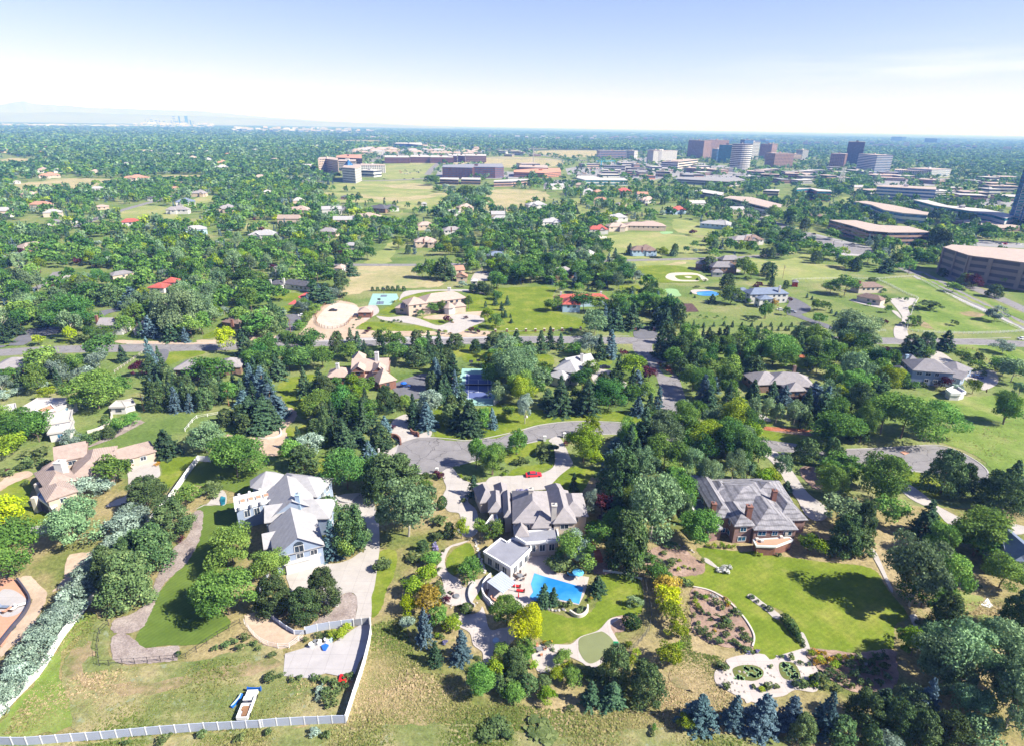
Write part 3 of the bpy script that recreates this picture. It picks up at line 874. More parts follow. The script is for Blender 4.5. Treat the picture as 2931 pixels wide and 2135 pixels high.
def flat_poly(root, off, crop, s, h, wall, roof='flat membrane', par=.35, wins=0, z0=0, name=('annex_wall', 'annex_roof', 'parapet')):
    pp = [q+off for q in pts(crop, s, h)]
    w = MB(); cen = sum(pp, Vector())/len(pp)
    ins = [q+(cen-q).normalized()*.3 for q in pp]
    w.prism(ins, z0, h-.15); w.build(name[0], wall, root)
    r = MB(); r.prism(pp, h-.15+.002, h, bottom=True); ro = r.build(name[1], roof, root)
    pb = MB(); n = len(pp)
    for i in range(n):
        a, b = pp[i], pp[(i+1) % n]; d = Vector((b.x-a.x, b.y-a.y, 0)); L = d.length; d.normalize()
        m_ = Vector((-d.y, d.x, 0))
        if m_.dot(cen-a) < 0: m_ = -m_
        pb.box(Vector((a.x, a.y, 0))-m_*.08, d, m_, L, .35, h-.35-.003*i, h+par+.003*i)
    pb.build(name[2], 'white paint', ro)
    a = np.array([((q-off).x, (q-off).y) for q in pp]); NOTREE.append((a, a.min(0), a.max(0)))
    if wins:
        for i in range(n):
            a, b = ins[i], ins[(i+1) % n]; d = Vector((b.x-a.x, b.y-a.y, 0)); L = d.length
            if L < 3: continue
            d.normalize(); nn = Vector((d.y, -d.x, 0))
            if nn.dot(cen-a) > 0: nn = -nn
            if nn.dot((a-off)) > 0: continue
            k = int((L-1)//2.4)
            for j in range(k):
                q = a+d*(L/2+(j-(k-1)/2)*2.4)
                window_on(root, (q.x, q.y, h-1.75 if h < 4.5 else h-1.9), nn, 1.3, 1.9, 'window glass', True)
    return ro

def office(label, crop, base, ytop, floors, style, wall, glass, lm=None, cat='office building', name='office_building', depth=None, roofmat='gravel roof', height=None, pent=1, group=None):
    """base: footprint pixels at ground (2 = front edge with depth, else polygon); ytop: crop y of the top above the first point"""
    g = pts(crop, base)
    if len(g) == 2:
        o, u, v, L, D = frame(g[0], g[1], depth); poly = [o, o+u*L, o+u*L+v*D, o+v*D]
    else: poly = [Vector((q.x, q.y, 0)) for q in g]
    x0 = float(base.split()[0].split(',')[0])
    H = height if height else height_at(poly[0], px(crop, x0, ytop)[1])
    return office_poly(label, poly, H, floors, style, wall, glass, lm, cat, name, roofmat, pent, group)

def office_poly(label, poly, H, floors, style, wall, glass, lm=None, cat='office building', name='office_building', roofmat='gravel roof', pent=1, group=None):
    cen = sum(poly, Vector())/len(poly); root = empty(name, (cen.x, cen.y, 0)); P_l = [q-cen for q in poly]
    n = len(P_l)
    ar = sum(P_l[i].x*P_l[(i+1) % n].y-P_l[(i+1) % n].x*P_l[i].y for i in range(n))
    if ar < 0: P_l = P_l[::-1]
    w = MB(); w.prism(P_l, 0, H-.4); w.build('wall', wall, root)
    grow = lambda k: [q+q.normalized()*k for q in P_l]
    def ring(b, z0, z1, d):
        for i in range(n):
            a, c = P_l[i], P_l[(i+1) % n]; e = (c-a); L = e.length
            if L < .5: continue
            e.normalize(); nn = Vector((e.y, -e.x, 0))
            b.box(a+e*.02, e, nn, L-.04, d, z0, z1)
    fh = H/floors
    for f in range(floors):
        if style == 'curtain':
            b = MB(); ring(b, f*fh+.15, (f+1)*fh-(.25 if f < floors-1 else .8), .12)
        elif style == 'slot':
            b = MB(); ring(b, f*fh+fh*.42, f*fh+fh*.86, .12)
        else:
            b = MB(); ring(b, f*fh+fh*.32, f*fh+fh*.80, .12)
        b.build('window_band', glass, root)
    if style in ('grid', 'fins'):
        b = MB(); sp = 4.5 if style == 'grid' else 3.0
        for i in range(n):
            a, c = P_l[i], P_l[(i+1) % n]; e = (c-a); L = e.length
            if L < 4: continue
            e.normalize(); nn = Vector((e.y, -e.x, 0)); k = max(1, int(L/sp))
            for j in range(k+1):
                wd = 1.3 if style == 'grid' else .9
                b.box(a+e*max(0, min(L-wd, j*L/k-wd/2)), e, nn, wd, .35, .0, H-.5)
        b.build('pier', wall, root)
    elif style == 'brace':
        b = MB()
        for i in range(n):
            a, c = P_l[i], P_l[(i+1) % n]; e = (c-a); L = e.length
            if L < 10: continue
            e.normalize(); nn = Vector((e.y, -e.x, 0)); k = max(1, int(L/15))
            for j in range(k+1): b.box(a+e*max(0, min(L-1.4, j*L/k)), e, nn, 1.4, 1.0, .0, H+.1)
        b.build('pier', wall, root)
    r = MB(); r.prism(grow(.5), H-.4, H, bottom=True); ro = r.build('roof', roofmat, root)
    if pent:
        for k in range(pent):
            b = MB(); rgx = random.uniform(.12, .3)
            ax = (P_l[1]-P_l[0]).normalized(); ay = Vector((-ax.y, ax.x, 0))
            s = min((P_l[1]-P_l[0]).length, 30)*rgx
            q = P_l[0]*random.uniform(-.3, .4)*(1 if k else .2)
            b.box(q-ax*s/2-ay*s*.3, ax, ay, s, s*.6, H+.004, H+min(3.5, .12*H+1.2)); b.build('plant_room', wall, ro)
    p = grow(6); a = np.array([((q+cen).x, (q+cen).y) for q in p]); NOTREE.append((a, a.min(0), a.max(0)))
    tag(root, label, cat, group)
    if lm: LAND.append((lm, Vector((cen.x, cen.y, 0))))
    return root

def car(label, crop, x, y, ang, paint, L=4.6, near=1, kind='sedan', group='cars on drives and streets', at=None, proto=[None]):
    G = P(crop, x, y) if at is None else at
    root = empty('parked_car', (G.x, G.y, 0), ang)
    W = L*.39
    b = MB(); X = Vector((1, 0, 0)); Y = Vector((0, 1, 0))
    def loft(sec):
        # sec: list of (x, halfwidth, z0, z1)
        k = len(b.v)
        for x_, hw, z0, z1 in sec:
            b.v += [(x_, -hw, z0), (x_, hw, z0), (x_, hw*.96, z1), (x_, -hw*.96, z1)]
        for i in range(len(sec)-1):
            q = k+i*4
            for j in range(4): b.f.append((q+j, q+4+j, q+4+(j+1) % 4, q+(j+1) % 4)); b.m.append(0)
        b.f.append((k, k+1, k+2, k+3)); b.m.append(0); e = k+4*(len(sec)-1); b.f.append((e+3, e+2, e+1, e)); b.m.append(0)
    h = L/2
    loft([(-h, W*.42, .42, .78), (-h*.96, W*.48, .28, .92), (-h*.6, W*.5, .25, .98), (h*.35, W*.5, .25, .96), (h*.8, W*.49, .26, .84), (h*.97, W*.46, .3, .68), (h, W*.4, .4, .6)])
    b.build('body', paint, root)
    b = MB(); top = 1.42 if kind == 'sedan' else 1.75
    x0 = -h*.78 if kind == 'sedan' else -h*.95
    loft([(x0, W*.43, .9, .97), (x0+h*.35, W*.40, .9, top), (h*.02, W*.40, .9, top), (h*.45, W*.43, .88, .96)])
    c = b.build('cabin_glass', 'dark glass', root)
    b = MB(); b.box(Vector((x0+h*.33, -W*.36, 0)), X, Y, h*.42-x0*.32, W*.72, top-.03, top+.03); b.build('car_roof', paint, root)
    if near:
        for sx in (-1, 1):
            for sy in (-1, 1):
                b = MB(); k = len(b.v)
                cx, cy = sx*h*.62, sy*W*.44
                b.tube([(cx, cy-.12, .33), (cx, cy+.12, .33)], .33, 12); b.build('wheel', 'rubber', root)
    tag(root, label, 'car', group)
    return root
# ---------------------------------------------------------------- ground
b = MB()
# one sheet out to the horizon, divided so that its faces stay of moderate size
xs = [-60000, -20000, -7000, -2500, -900, -300, 300, 900, 2500, 7000, 20000, 60000]; ys = [-400, 200, 700, 1500, 3500, 9000, 25000, 70000]
for y in ys:
    for x in xs: b.v.append((x, y, 0))
for j in range(len(ys)-1):
    for i in range(len(xs)-1):
        k = j*len(xs)+i; b.f.append((k, k+1, k+len(xs)+1, k+len(xs))); b.m.append(0)
tag(b.build('ground', 'dry grass ground'), kind='structure')
def sub(par, o):
    o.parent = par
    return o
ground_sheet('yard_grass', 'yard grass', [[Vector((-2600, 172, 0)), Vector((-60, 158, 0)), Vector((60, 166, 0)), Vector((120, 150, 0)), Vector((2600, 165, 0)), Vector((3200, 2800, 0)), Vector((-3200, 2800, 0))]], False)
S = lambda c, s, n=4: smooth(pts(c, s), n)
R = lambda c, s: pts(c, s)
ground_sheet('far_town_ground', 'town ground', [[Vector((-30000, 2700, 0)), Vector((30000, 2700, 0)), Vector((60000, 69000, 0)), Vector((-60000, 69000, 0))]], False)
ground_sheet('green_meadow', 'green field', [
 S('N', '690,690 1000,660 1400,665 1480,740 1300,750 900,740 680,735'), S('N', '620,745 900,750 1560,750 1560,850 1480,880 1250,880 1200,1010 1220,850 960,830 760,830 640,800'),
 S('N', '1120,530 1500,520 1440,620 1120,640'), S('N', '1010,1250 1180,1130 1230,1140 1150,1290 960,1310'), S('N', '2050,1510 2203,1500 2203,1660 1990,1640'),
 S('O', '560,820 740,800 760,880 930,900 960,960 800,950 670,1000 680,880'), S('O', '900,1110 1240,1060 1600,1100 1720,1200 1500,1230 1300,1260 1000,1270 940,1200'),
 S('O', '1000,1290 1600,1280 1640,1420 1400,1460 1200,1450 1090,1390'), S('O', '1450,960 1700,1000 1760,1080 1500,1060'), S('P', '0,1280 300,1290 550,1210 540,1300 760,1330 740,1420 450,1450 250,1420 50,1400'),
 S('M', '930,920 1100,860 1380,880 1380,960 1200,960 960,960'), S('M', '700,1010 830,1000 830,1050 640,1060'), S('M', '1560,780 1740,780 1740,820 1560,830'), S('M', '1940,990 2100,990 2100,1030 1950,1040'),
 S('P', '780,785 1100,800 1200,815 900,810 790,820')], True)
ground_sheet('pale_field', 'pale field', [
 S('M', '0,485 160,480 310,500 150,520 0,525'), S('M', '120,690 300,660 480,640 950,645 900,690 500,740 200,755 130,740'), S('M', '1200,620 1600,615 1600,640 1450,670 1250,650'),
 S('N', '780,340 1080,340 1080,362 800,358'), S('N', '1440,520 2203,470 2203,540 1560,520'), S('O', '0,470 500,480 560,540 0,545'), S('O', '380,420 850,420 860,460 640,470 430,450'),
 S('N', '1940,740 2203,740 2203,880 1880,880'), S('O', '0,735 400,735 460,790 440,810 220,840 0,900'),
 S('N', '930,1330 1380,1330 1370,1400 1560,1450 1540,1490 1330,1500 1000,1520 820,1560 720,1580 800,1470 870,1390'), S('N', '900,765 1200,790 1560,750 1560,770 1250,820 1000,800'), S('N', '1100,690 1420,680 1480,720 1200,715'), S('O', '1090,1400 1400,1310 1580,1300 1300,1350'), S('N', '2060,1520 2203,1505 2203,1570 2080,1570')], True)
ground_sheet('town_paving', 'parking paving', [
 R('O', '600,560 1240,470 1900,540 2203,590 2203,660 1900,640 1450,630 1240,660 1100,640 620,610'), R('P', '0,590 600,560 900,560 900,640 300,650 0,650'),
 R('P', '1000,700 1540,780 2100,800 2203,860 1500,870 1180,830'), R('O', '430,650 660,650 660,720 430,720'), R('N', '1530,560 2203,590 2203,640 1500,640'), R('N', '750,400 1190,395 1150,440 900,460 760,450'),
 R('N', '1200,400 1450,380 1900,400 1900,500 1100,510'), R('P', '1960,1130 2203,1150 2203,1190 1620,1160 1640,1100'), R('P', '500,1060 1000,1180 1010,1230 800,1250 640,1190'),
 R('S', '700,640 1750,600 2203,760 2203,830 700,860'), R('P', '900,600 1500,640 1500,700 900,690')], False)
road = []
def rd(line, w): road.append(ribbon(smooth([P(c, x, y) for c, x, y in line], 5, False), w))
rd([('I', -900, 800), ('I', -60, 760), ('I', 300, 738), ('I', 700, 726), ('I', 1000, 722), ('I', 1700, 712), ('J', 300, 690), ('J', 700, 678), ('J', 1300, 672), ('K', 300, 655), ('K', 1100, 662), ('K', 2200, 648), ('L', 600, 655), ('L', 1100, 664), ('L', 1700, 672), ('L', 2203, 690), ('L', 2700, 730)], 10.5)
rd([('K', 1230, 640), ('K', 1210, 730), ('K', 1310, 830), ('K', 1400, 940), ('K', 1440, 1060), ('K', 1460, 1160), ('K', 1440, 1270), ('K', 1400, 1340)], 9.5)
rd([('J', 480, 63), ('J', 940, 66), ('J', 1380, 66), ('K', 200, 52), ('K', 980, 33), ('K', 1960, 8), ('L', 300, -20)], 8)
rd([('M', 590, 1022), ('M', 830, 930), ('M', 1100, 850), ('M', 1400, 770), ('M', 1700, 700)], 9)
rd([('N', 230, 668), ('N', 700, 660), ('N', 1100, 655), ('N', 1420, 640), ('N', 1530, 640)], 17)
rd([('N', 470, 660), ('N', 600, 630), ('N', 690, 590), ('N', 730, 560)], 18)
rd([('N', 1000, 510), ('N', 1060, 475), ('N', 1120, 440), ('N', 1200, 395)], 20)
rd([('N', 1440, 610), ('N', 1480, 560), ('N', 1530, 515)], 14)
rd([('N', 680, 935), ('N', 810, 845)], 11)
rd([('I', 120, 90), ('I', 330, 60)], 6); rd([('I', 460, 120), ('I', 350, 220), ('I', 250, 260)], 6)
rd([('O', -100, 470), ('O', 560, 492), ('O', 900, 500), ('O', 1240, 530)], 26)
rd([('O', 0, 405), ('O', 200, 420), ('O', 420, 455), ('O', 560, 480)], 20)
rd([('J', 130, 75), ('J', 260, 80), ('J', 270, 130), ('J', 160, 135)], 8)
ground_sheet('asphalt_road', 'old asphalt', road)
ground_sheet('cul_de_sac', 'old asphalt', [
 smooth(R('F', '1215,375 1300,335 1400,322 1500,318 1600,335 1740,350 1880,335 2050,300 2203,262')+R('G', '400,228 600,203 800,198 1100,213 1330,243 1440,292 1700,328 2150,338')+R('H', '420,375 740,462 800,418 1000,412 1200,400 1340,392 1480,385 1620,408 1750,465 1870,545 1918,612 1870,668 1740,640 1560,600 1400,590 1250,578 1100,560 800,500 400,440 0,430')+R('G', '2100,440 1700,400 1500,375 1350,332 1000,292 800,298 600,310 400,345 200,385 0,432')+R('F', '1900,475 1700,528 1560,590 1400,602 1300,585 1230,520 1190,440'), 3)])
kb = MB()
for line in ([('F', 1190, 440), ('F', 1215, 372), ('F', 1300, 332), ('F', 1400, 318), ('F', 1600, 331), ('F', 1740, 346), ('F', 1880, 331), ('F', 2050, 296), ('F', 2203, 258), ('G', 400, 224), ('G', 600, 199), ('G', 800, 194), ('G', 1100, 209), ('G', 1330, 240), ('G', 1390, 200), ('G', 1385, 130)],
             [('F', 1300, 604), ('F', 1400, 606), ('F', 1540, 596)], [('F', 1660, 545), ('F', 1900, 480), ('G', 0, 436), ('G', 200, 389), ('G', 380, 352)], [('G', 640, 305), ('G', 800, 302), ('G', 1000, 296), ('G', 1200, 320)],
             [('H', 800, 414), ('H', 1000, 408), ('H', 1200, 396), ('H', 1480, 381), ('H', 1620, 404), ('H', 1750, 461), ('H', 1875, 541), ('H', 1922, 612), ('H', 1870, 672), ('H', 1740, 645), ('H', 1560, 605), ('H', 1400, 595), ('H', 1250, 583)],
             [('I', 1000, 690), ('I', 1700, 680), ('J', 300, 664), ('J', 700, 657)], [('K', 0, 628), ('K', 400, 632), ('K', 1100, 628)], [('L', 1300, 640), ('L', 1700, 650), ('L', 2100, 640)], [('J', 1560, 690), ('K', 0, 674), ('K', 350, 678)], [('L', 1040, 688), ('L', 1500, 690), ('L', 1900, 698)]):
    ln = smooth([P(c, x, y) for c, x, y in line], 4, False); kb.prism(ribbon(ln, .42), 0, .14)
tag(kb.build('kerb', 'pale concrete'), kind='structure')
ground_sheet('avenue', 'old asphalt', [
 R('P', '0,893 200,960 480,1060 760,1150 1000,1190 1000,1232 800,1240 640,1195 350,1060 0,925'), R('P', '1000,1200 1200,1330 1380,1370 1430,1380 1300,1390 1000,1240 900,1240'),
 R('L', '1320,128 1440,135 1600,215 1790,315 2000,420 2203,510 2260,560 2260,620 2180,560 1900,420 1600,270'), R('L', '1560,120 1760,215 2000,300 2203,392 2260,420 2260,470 2080,385 1880,300 1700,230 1500,130')])
ground_sheet('avenue_median', 'vivid meadow', [R('L', '1480,118 1600,190 1780,270 1960,355 2203,450 2260,480 2260,520 2100,460 1800,300 1650,230 1460,130'), R('L', '1380,140 1560,235 1900,405 2203,555 2203,530 1900,385 1580,225 1400,132')])
ground_sheet('sidewalk', 'pale concrete', [
 R('L', '1340,150 1600,283 1780,365 1960,445 2203,568 2203,580 1940,455 1760,378 1580,296 1330,160'), ribbon(smooth(R('I', '930,760 1250,690 1700,690'), 4, False), .1),
 ribbon(smooth(R('J', '380,665 700,657 1000,650 1500,640 1930,632'), 4, False), 4.5), R('P', '560,1165 760,1225 1000,1245 1000,1255 740,1240 520,1180')])
# ---- lawns and yards of the nearer plots
ground_sheet('lawn', 'lawn', [
 S('C', '1640,90 1900,110 2000,120 2203,150 2203,560 2160,950 2085,880 2060,760 2000,640 1850,500 1650,400 1480,330 1560,310 1690,240 1700,190'),
 S('D', '0,130 320,160 620,200 1000,250 1130,420 1290,620 1190,700 1180,850 1150,885 900,915 700,915 520,880 440,750 380,640 200,540 40,460 0,470'),
 S('D', '0,480 100,560 240,640 380,790 440,890 300,940 220,970 100,900 70,740 20,640 0,600'),
 S('C', '360,560 560,620 640,640 780,610 860,500 880,300 1000,290 1190,340 1200,600 1040,620 950,650 860,740 700,800 640,830 500,850 420,820 330,700'),
 S('B', '1070,120 1200,120 1180,300 1120,420 1080,560 1010,640 1000,470 1040,300'), S('d', '230,150 430,60 500,210 450,350 300,450 200,480 140,400 125,290'), S('d', '500,640 600,560 620,500 590,600 600,760 520,800'),
 S('G', '150,620 220,560 330,540 510,525 500,550 400,590 250,615'), S('G', '640,560 760,560 830,590 800,640 740,740 680,760 500,700 490,690'), S('G', '80,425 200,390 400,350 420,380 380,430 160,520 120,500'),
 S('F', '1860,735 2203,730 2203,760 1900,765'), S('G', '80,740 200,735 200,760 90,765'), S('F', '270,1010 340,930'.replace(' ', ' ')+' 450,900 560,900 680,1000') if False else S('J', '260,1020 350,960 440,940 560,930 640,1010 620,1080 560,1100 520,1180 500,1260 470,1280 420,1250 400,1210 340,1180 300,1110'),
 S('F', '320,290 350,240 430,240 520,180 560,250 540,330 480,400 380,350'), S('F', '580,500 700,480 720,620 640,640 590,600'),
 S('J', '1500,1200 1560,1180 1720,1240 1900,1180 2203,1170 2203,1370 2000,1400 1880,1440 1700,1450 1500,1410'), S('K', '0,1180 300,1190 600,1240 1100,1210 1340,1190 1390,1240 1370,1320 1300,1330 1100,1300 800,1290 600,1300 300,1340 0,1430'),
 S('K', '370,760 500,790 500,860 380,880'), S('K', '860,830 960,820 960,850 880,860'), S('H', '80,250 240,280 480,300 490,350 440,370 150,330'), S('K', '1790,1200 1940,1200 2203,1280 2203,1340 1950,1250 1800,1240'),
 S('J', '1570,700 1850,720 1940,790 1920,830 1740,830 1700,790 1560,860'), S('H', '1220,590 1400,600 1480,640 1880,700 1870,760 1740,740 1640,800 1500,800 1300,700'), S('H', '1500,920 1640,1000 1560,1090 1500,1000'),
 S('H', '890,870 990,830 960,930'), S('L', '380,820 560,800 500,880 380,870'), S('L', '0,1360 480,1380 480,1460 240,1440 60,1400'), S('E', '1280,500 1540,470 1560,500 1420,640 1250,800 1180,900 1230,700 1280,600'),
 S('E', '0,740 60,680 200,650 250,700 240,860 420,940 360,1010 140,1040 60,1000 0,900'), S('J', '1060,430 1180,385 1190,450 1100,455'), S('J', '1040,470 1140,465 1140,485 1050,490'), S('J', '900,560 930,525 1050,515 1200,535 1300,545 1400,525 1460,560 1460,590 1200,595 1000,590 930,580'),
 S('J', '1210,350 1260,300 1400,285 1570,272 1580,285 1400,310 1300,350 1220,362'), S('J', '1390,490 1480,470 1640,455 1620,500 1560,535 1440,515'), S('J', '1750,300 1880,310 1920,360 1900,470 1800,450 1760,430'), S('J', '1720,570 1780,540 1900,540 1900,580 1740,590'),
 S('J', '2000,270 2203,260 2203,590 1990,570 2060,500 2050,400'), S('K', '0,260 110,250 500,240 500,320 560,440 740,500 740,570 500,590 0,590'), S('K', '1400,190 1640,185 1700,200 1500,210') , S('K', '1000,240 1180,230 1160,300'),
 S('J', '240,310 360,290 440,300 380,350 300,350 260,340'), S('J', '290,395 410,395 410,430 300,440'), S('I', '480,660 560,640 540,680 480,690'), S('I', '1610,620 1740,570 1740,620 1620,650'), S('I', '960,440 1120,450 1150,480 1000,480'),
 S('I', '1310,770 1440,745 1600,745 1600,770 1440,810 1400,830 1310,850')], True)
ground_sheet('vivid_meadow', 'vivid meadow', [
 S('H', '1500,330 1640,240 1950,230 2080,200 2203,180 2260,400 2260,600 2000,600 1900,520 1750,430 1620,380'), S('H', '1340,0 1700,0 2203,0 2203,120 2080,190 1950,190 1700,190 1660,150 1500,60 1360,40'),
 S('D', '1500,520 1640,430 1850,470 1860,520 1780,600 1700,650 1560,640 1490,600'), S('D', '1700,640 1900,620 2203,700 2203,860 2070,880 1850,840 1720,760'), S('L', '1400,160 1600,290 1900,450 2180,570 1900,590 1500,600 1300,580 1370,520 1380,430 1350,340'),
 S('L', '1090,190 1340,170 1580,280 1400,300 1340,320 1200,250'), S('L', '1240,700 1500,700 1900,700 2203,750 2203,900 1900,880 1800,800 1640,740 1560,760'), S('A', '0,1480 330,1080 640,620 760,640 700,740 520,860 480,1100 600,1300 560,1500 300,1560 0,1610'),
 S('A', '1100,60 1120,180 1040,200 1060,130'), S('A', '880,300 900,380 820,420'), S('E', '2100,500 2203,490 2203,560 2120,560'), S('K', '1340,840 1400,880 1440,940 1400,940 1350,890')], True)
ground_sheet('shade_painted_lawn', 'shade painted lawn', [S('A', '1560,20 1750,20 1800,200 1700,500 1820,680 1700,780 1560,850 1300,860 1150,880 1080,840 1080,780 1180,600 1270,420 1440,220'), S('E', '1560,870 1700,860 1900,850 1880,1120 1560,1120'),
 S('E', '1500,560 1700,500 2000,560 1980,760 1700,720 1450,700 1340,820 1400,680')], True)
ground_sheet('rough_pasture', 'rough meadow', [S('A', '560,900 700,720 860,640 900,980 1400,1000 1900,900 2203,860 2203,1460 1200,1500 640,1540 540,1300 480,1100'), S('B', '0,860 300,940 300,1110 700,1120 780,1420 0,1460')], True)
ground_sheet('weedy_strip', 'rough meadow', [S('A', '-200,1660 800,1610 1600,1560 2203,1520 2203,1760 -200,1800'), S('B', '0,1545 700,1480 1000,1500 1500,1480 1900,1500 2203,1600 2203,1760 0,1760'), S('C', '0,1500 300,1560 700,1600 1000,1540 1400,1520 1800,1560 2203,1560 2203,1760 0,1760')], False)
ground_sheet('worn_track', 'worn track', [S('A', '520,980 640,860 740,840 760,920 660,1000 760,1120 1100,1160 1600,1060 1950,1000 2150,960 2203,1020 1900,1100 1500,1180 1100,1260 800,1240 560,1120'), S('C', '1440,1080 1600,1190 1560,1230 1440,1130'),
 S('C', '1470,930 1530,920 1520,1000 1470,1010'), S('L', '1700,440 1850,440 1880,480 1760,470'), S('L', '1380,490 1500,570 1440,570 1370,530')], False)
ground_sheet('gravel_bed', 'gravel', [S('A', '1400,60 1560,10 1560,60 1480,200 1360,310 1290,380 1240,480 1180,620 1100,740 900,760 900,660 1060,600 1190,480 1240,310'), S('A', '880,800 960,760 1070,820 1150,880 1400,860 1400,950 1360,985 940,1000 880,900'),
 S('E', '1520,920 1600,910 1580,1100 1540,1130 1440,1160 1500,1060'), S('B', '770,470 830,440 890,500 880,600 860,665 700,700 520,725 600,640 720,560'), S('I', '700,1500 900,1430 1130,1310 1140,1300 1060,1290 880,1400 720,1480')], True)
ground_sheet('bare_sand_yard', 'bare sand', [S('A', '160,320 240,310 330,390 360,490 300,640 180,800 60,900 0,960 0,870 120,720 230,560 240,480 140,350'), S('A', '560,140 740,130 700,200 600,330 420,440 500,330 520,220'), S('B', '0,640 60,600 200,600 260,680 400,770 480,800 400,850 330,880 200,870 60,780'),
 S('F', '0,330 120,310 280,230 330,90 410,120 400,180 330,250 320,320 370,380 300,440 160,450 60,420 0,400'), S('I', '1740,1440 1800,1400 2000,1430 2203,1330 2203,1540 2080,1560 1900,1440'), S('J', '0,1440 100,1420 240,1380 320,1340 330,1400 380,1480 300,1560 160,1560 60,1500'),
 S('I', '960,660 1000,690 1700,690 1720,660 1560,660 1500,680'), S('E', '0,680 100,610 220,590 260,620 160,660 40,720 0,740'), S('I', '1980,620 2100,600 2180,630 2160,680 2000,670'), S('J', '30,600 180,600 260,640 200,680 60,670'),
 S('J', '560,440 700,350 860,370 900,400 1000,390 1000,480 880,560 940,580 1200,590 1480,590 1500,620 960,640 800,650 640,660 400,660 480,560'), S('J', '1440,470 1900,430 1890,470 1500,500'), S('J', '1560,595 1920,590 1920,630 1560,632')], True)
ground_sheet('horse_ring', 'pale sand', [S('J', '570,500 640,410 720,370 860,385 900,410 900,450 830,480 800,540 700,575 620,565')], True)
ground_sheet('mulch_bed', 'mulch', [S('C', '1210,140 1400,60 1500,80 1640,180 1700,230 1690,290 1600,310 1460,310 1380,260 1240,240'), S('C', '1590,420 1700,410 1800,440 1900,500 2010,640 2080,750 2085,860 2040,900 1940,880 1800,860 1620,760 1590,600'), S('C', '780,200 960,220 980,280 890,300 780,270'),
 S('H', '0,200 200,240 500,280 500,310 200,270 0,240'), S('H', '440,560 560,560 620,700 560,730 460,640'), S('C', '940,1060 1100,620 1110,600 1000,640 960,670 1000,760 1080,740 1150,640 1100,600') if False else S('C', '950,660 1060,620 1100,640 1060,740 1000,760 980,860 1000,840 960,750'),
 S('D', '480,890 700,900 900,920 1160,890 1200,1000 1190,1180 1000,1250 800,1200 580,1040')], True)
ground_sheet('red_mulch_bed', 'red mulch', [S('L', '0,1320 200,1340 500,1360 500,1380 200,1370 0,1350'), S('L', '390,760 520,790 440,800'), S('K', '1900,740 1990,760 1960,790'), S('K', '1350,850 1460,880 1440,920 1370,880'), S('C', '790,90 860,90 900,200 830,190')], True)
ground_sheet('stone_garden', 'patio stone', [S('d', '430,30 300,90 180,130 110,280 130,420 210,490 300,540 330,620 400,640 430,560 560,540 640,500 600,600 560,700 460,860 440,1000 560,960 600,900 640,1000 700,1200 860,1180 1000,1180 1040,1300 860,1480 740,1500 760,1652 620,1652 600,1500 480,1400 430,1240 250,1140 240,1060 320,1000 290,900 180,880 60,820 60,680 90,640 60,520 0,470 10,360 60,300 50,200 160,110 260,70'),
 S('C', '1870,970 2040,930 2203,960 2203,1290 2060,1300 1850,1200 1780,1140 1790,1050 1900,1040'), S('D', '0,930 200,970 270,940 400,900 480,880 520,900 480,940 580,1060 570,1220 400,1210 300,1260 100,1280 0,1290'), S('C', '500,850 640,850 720,790 860,740 950,650 1040,640 960,700 980,760 1040,870 1030,910 960,950 860,1020 800,1050 740,1000 640,950 560,910 560,1000 500,1060 380,1060 340,880')], True)
ground_sheet('pool_terrace', 'patio stone', [smooth(R('p', '680,290 1000,20 1420,60 1440,360 1700,380 2060,440 2010,640 1970,760 1880,930 1500,850 1180,880 1090,920 1060,1010 960,1040 860,1060 760,900 450,900 330,990 200,820 190,640 260,500 310,420 390,460 500,370 690,360'), 1)])
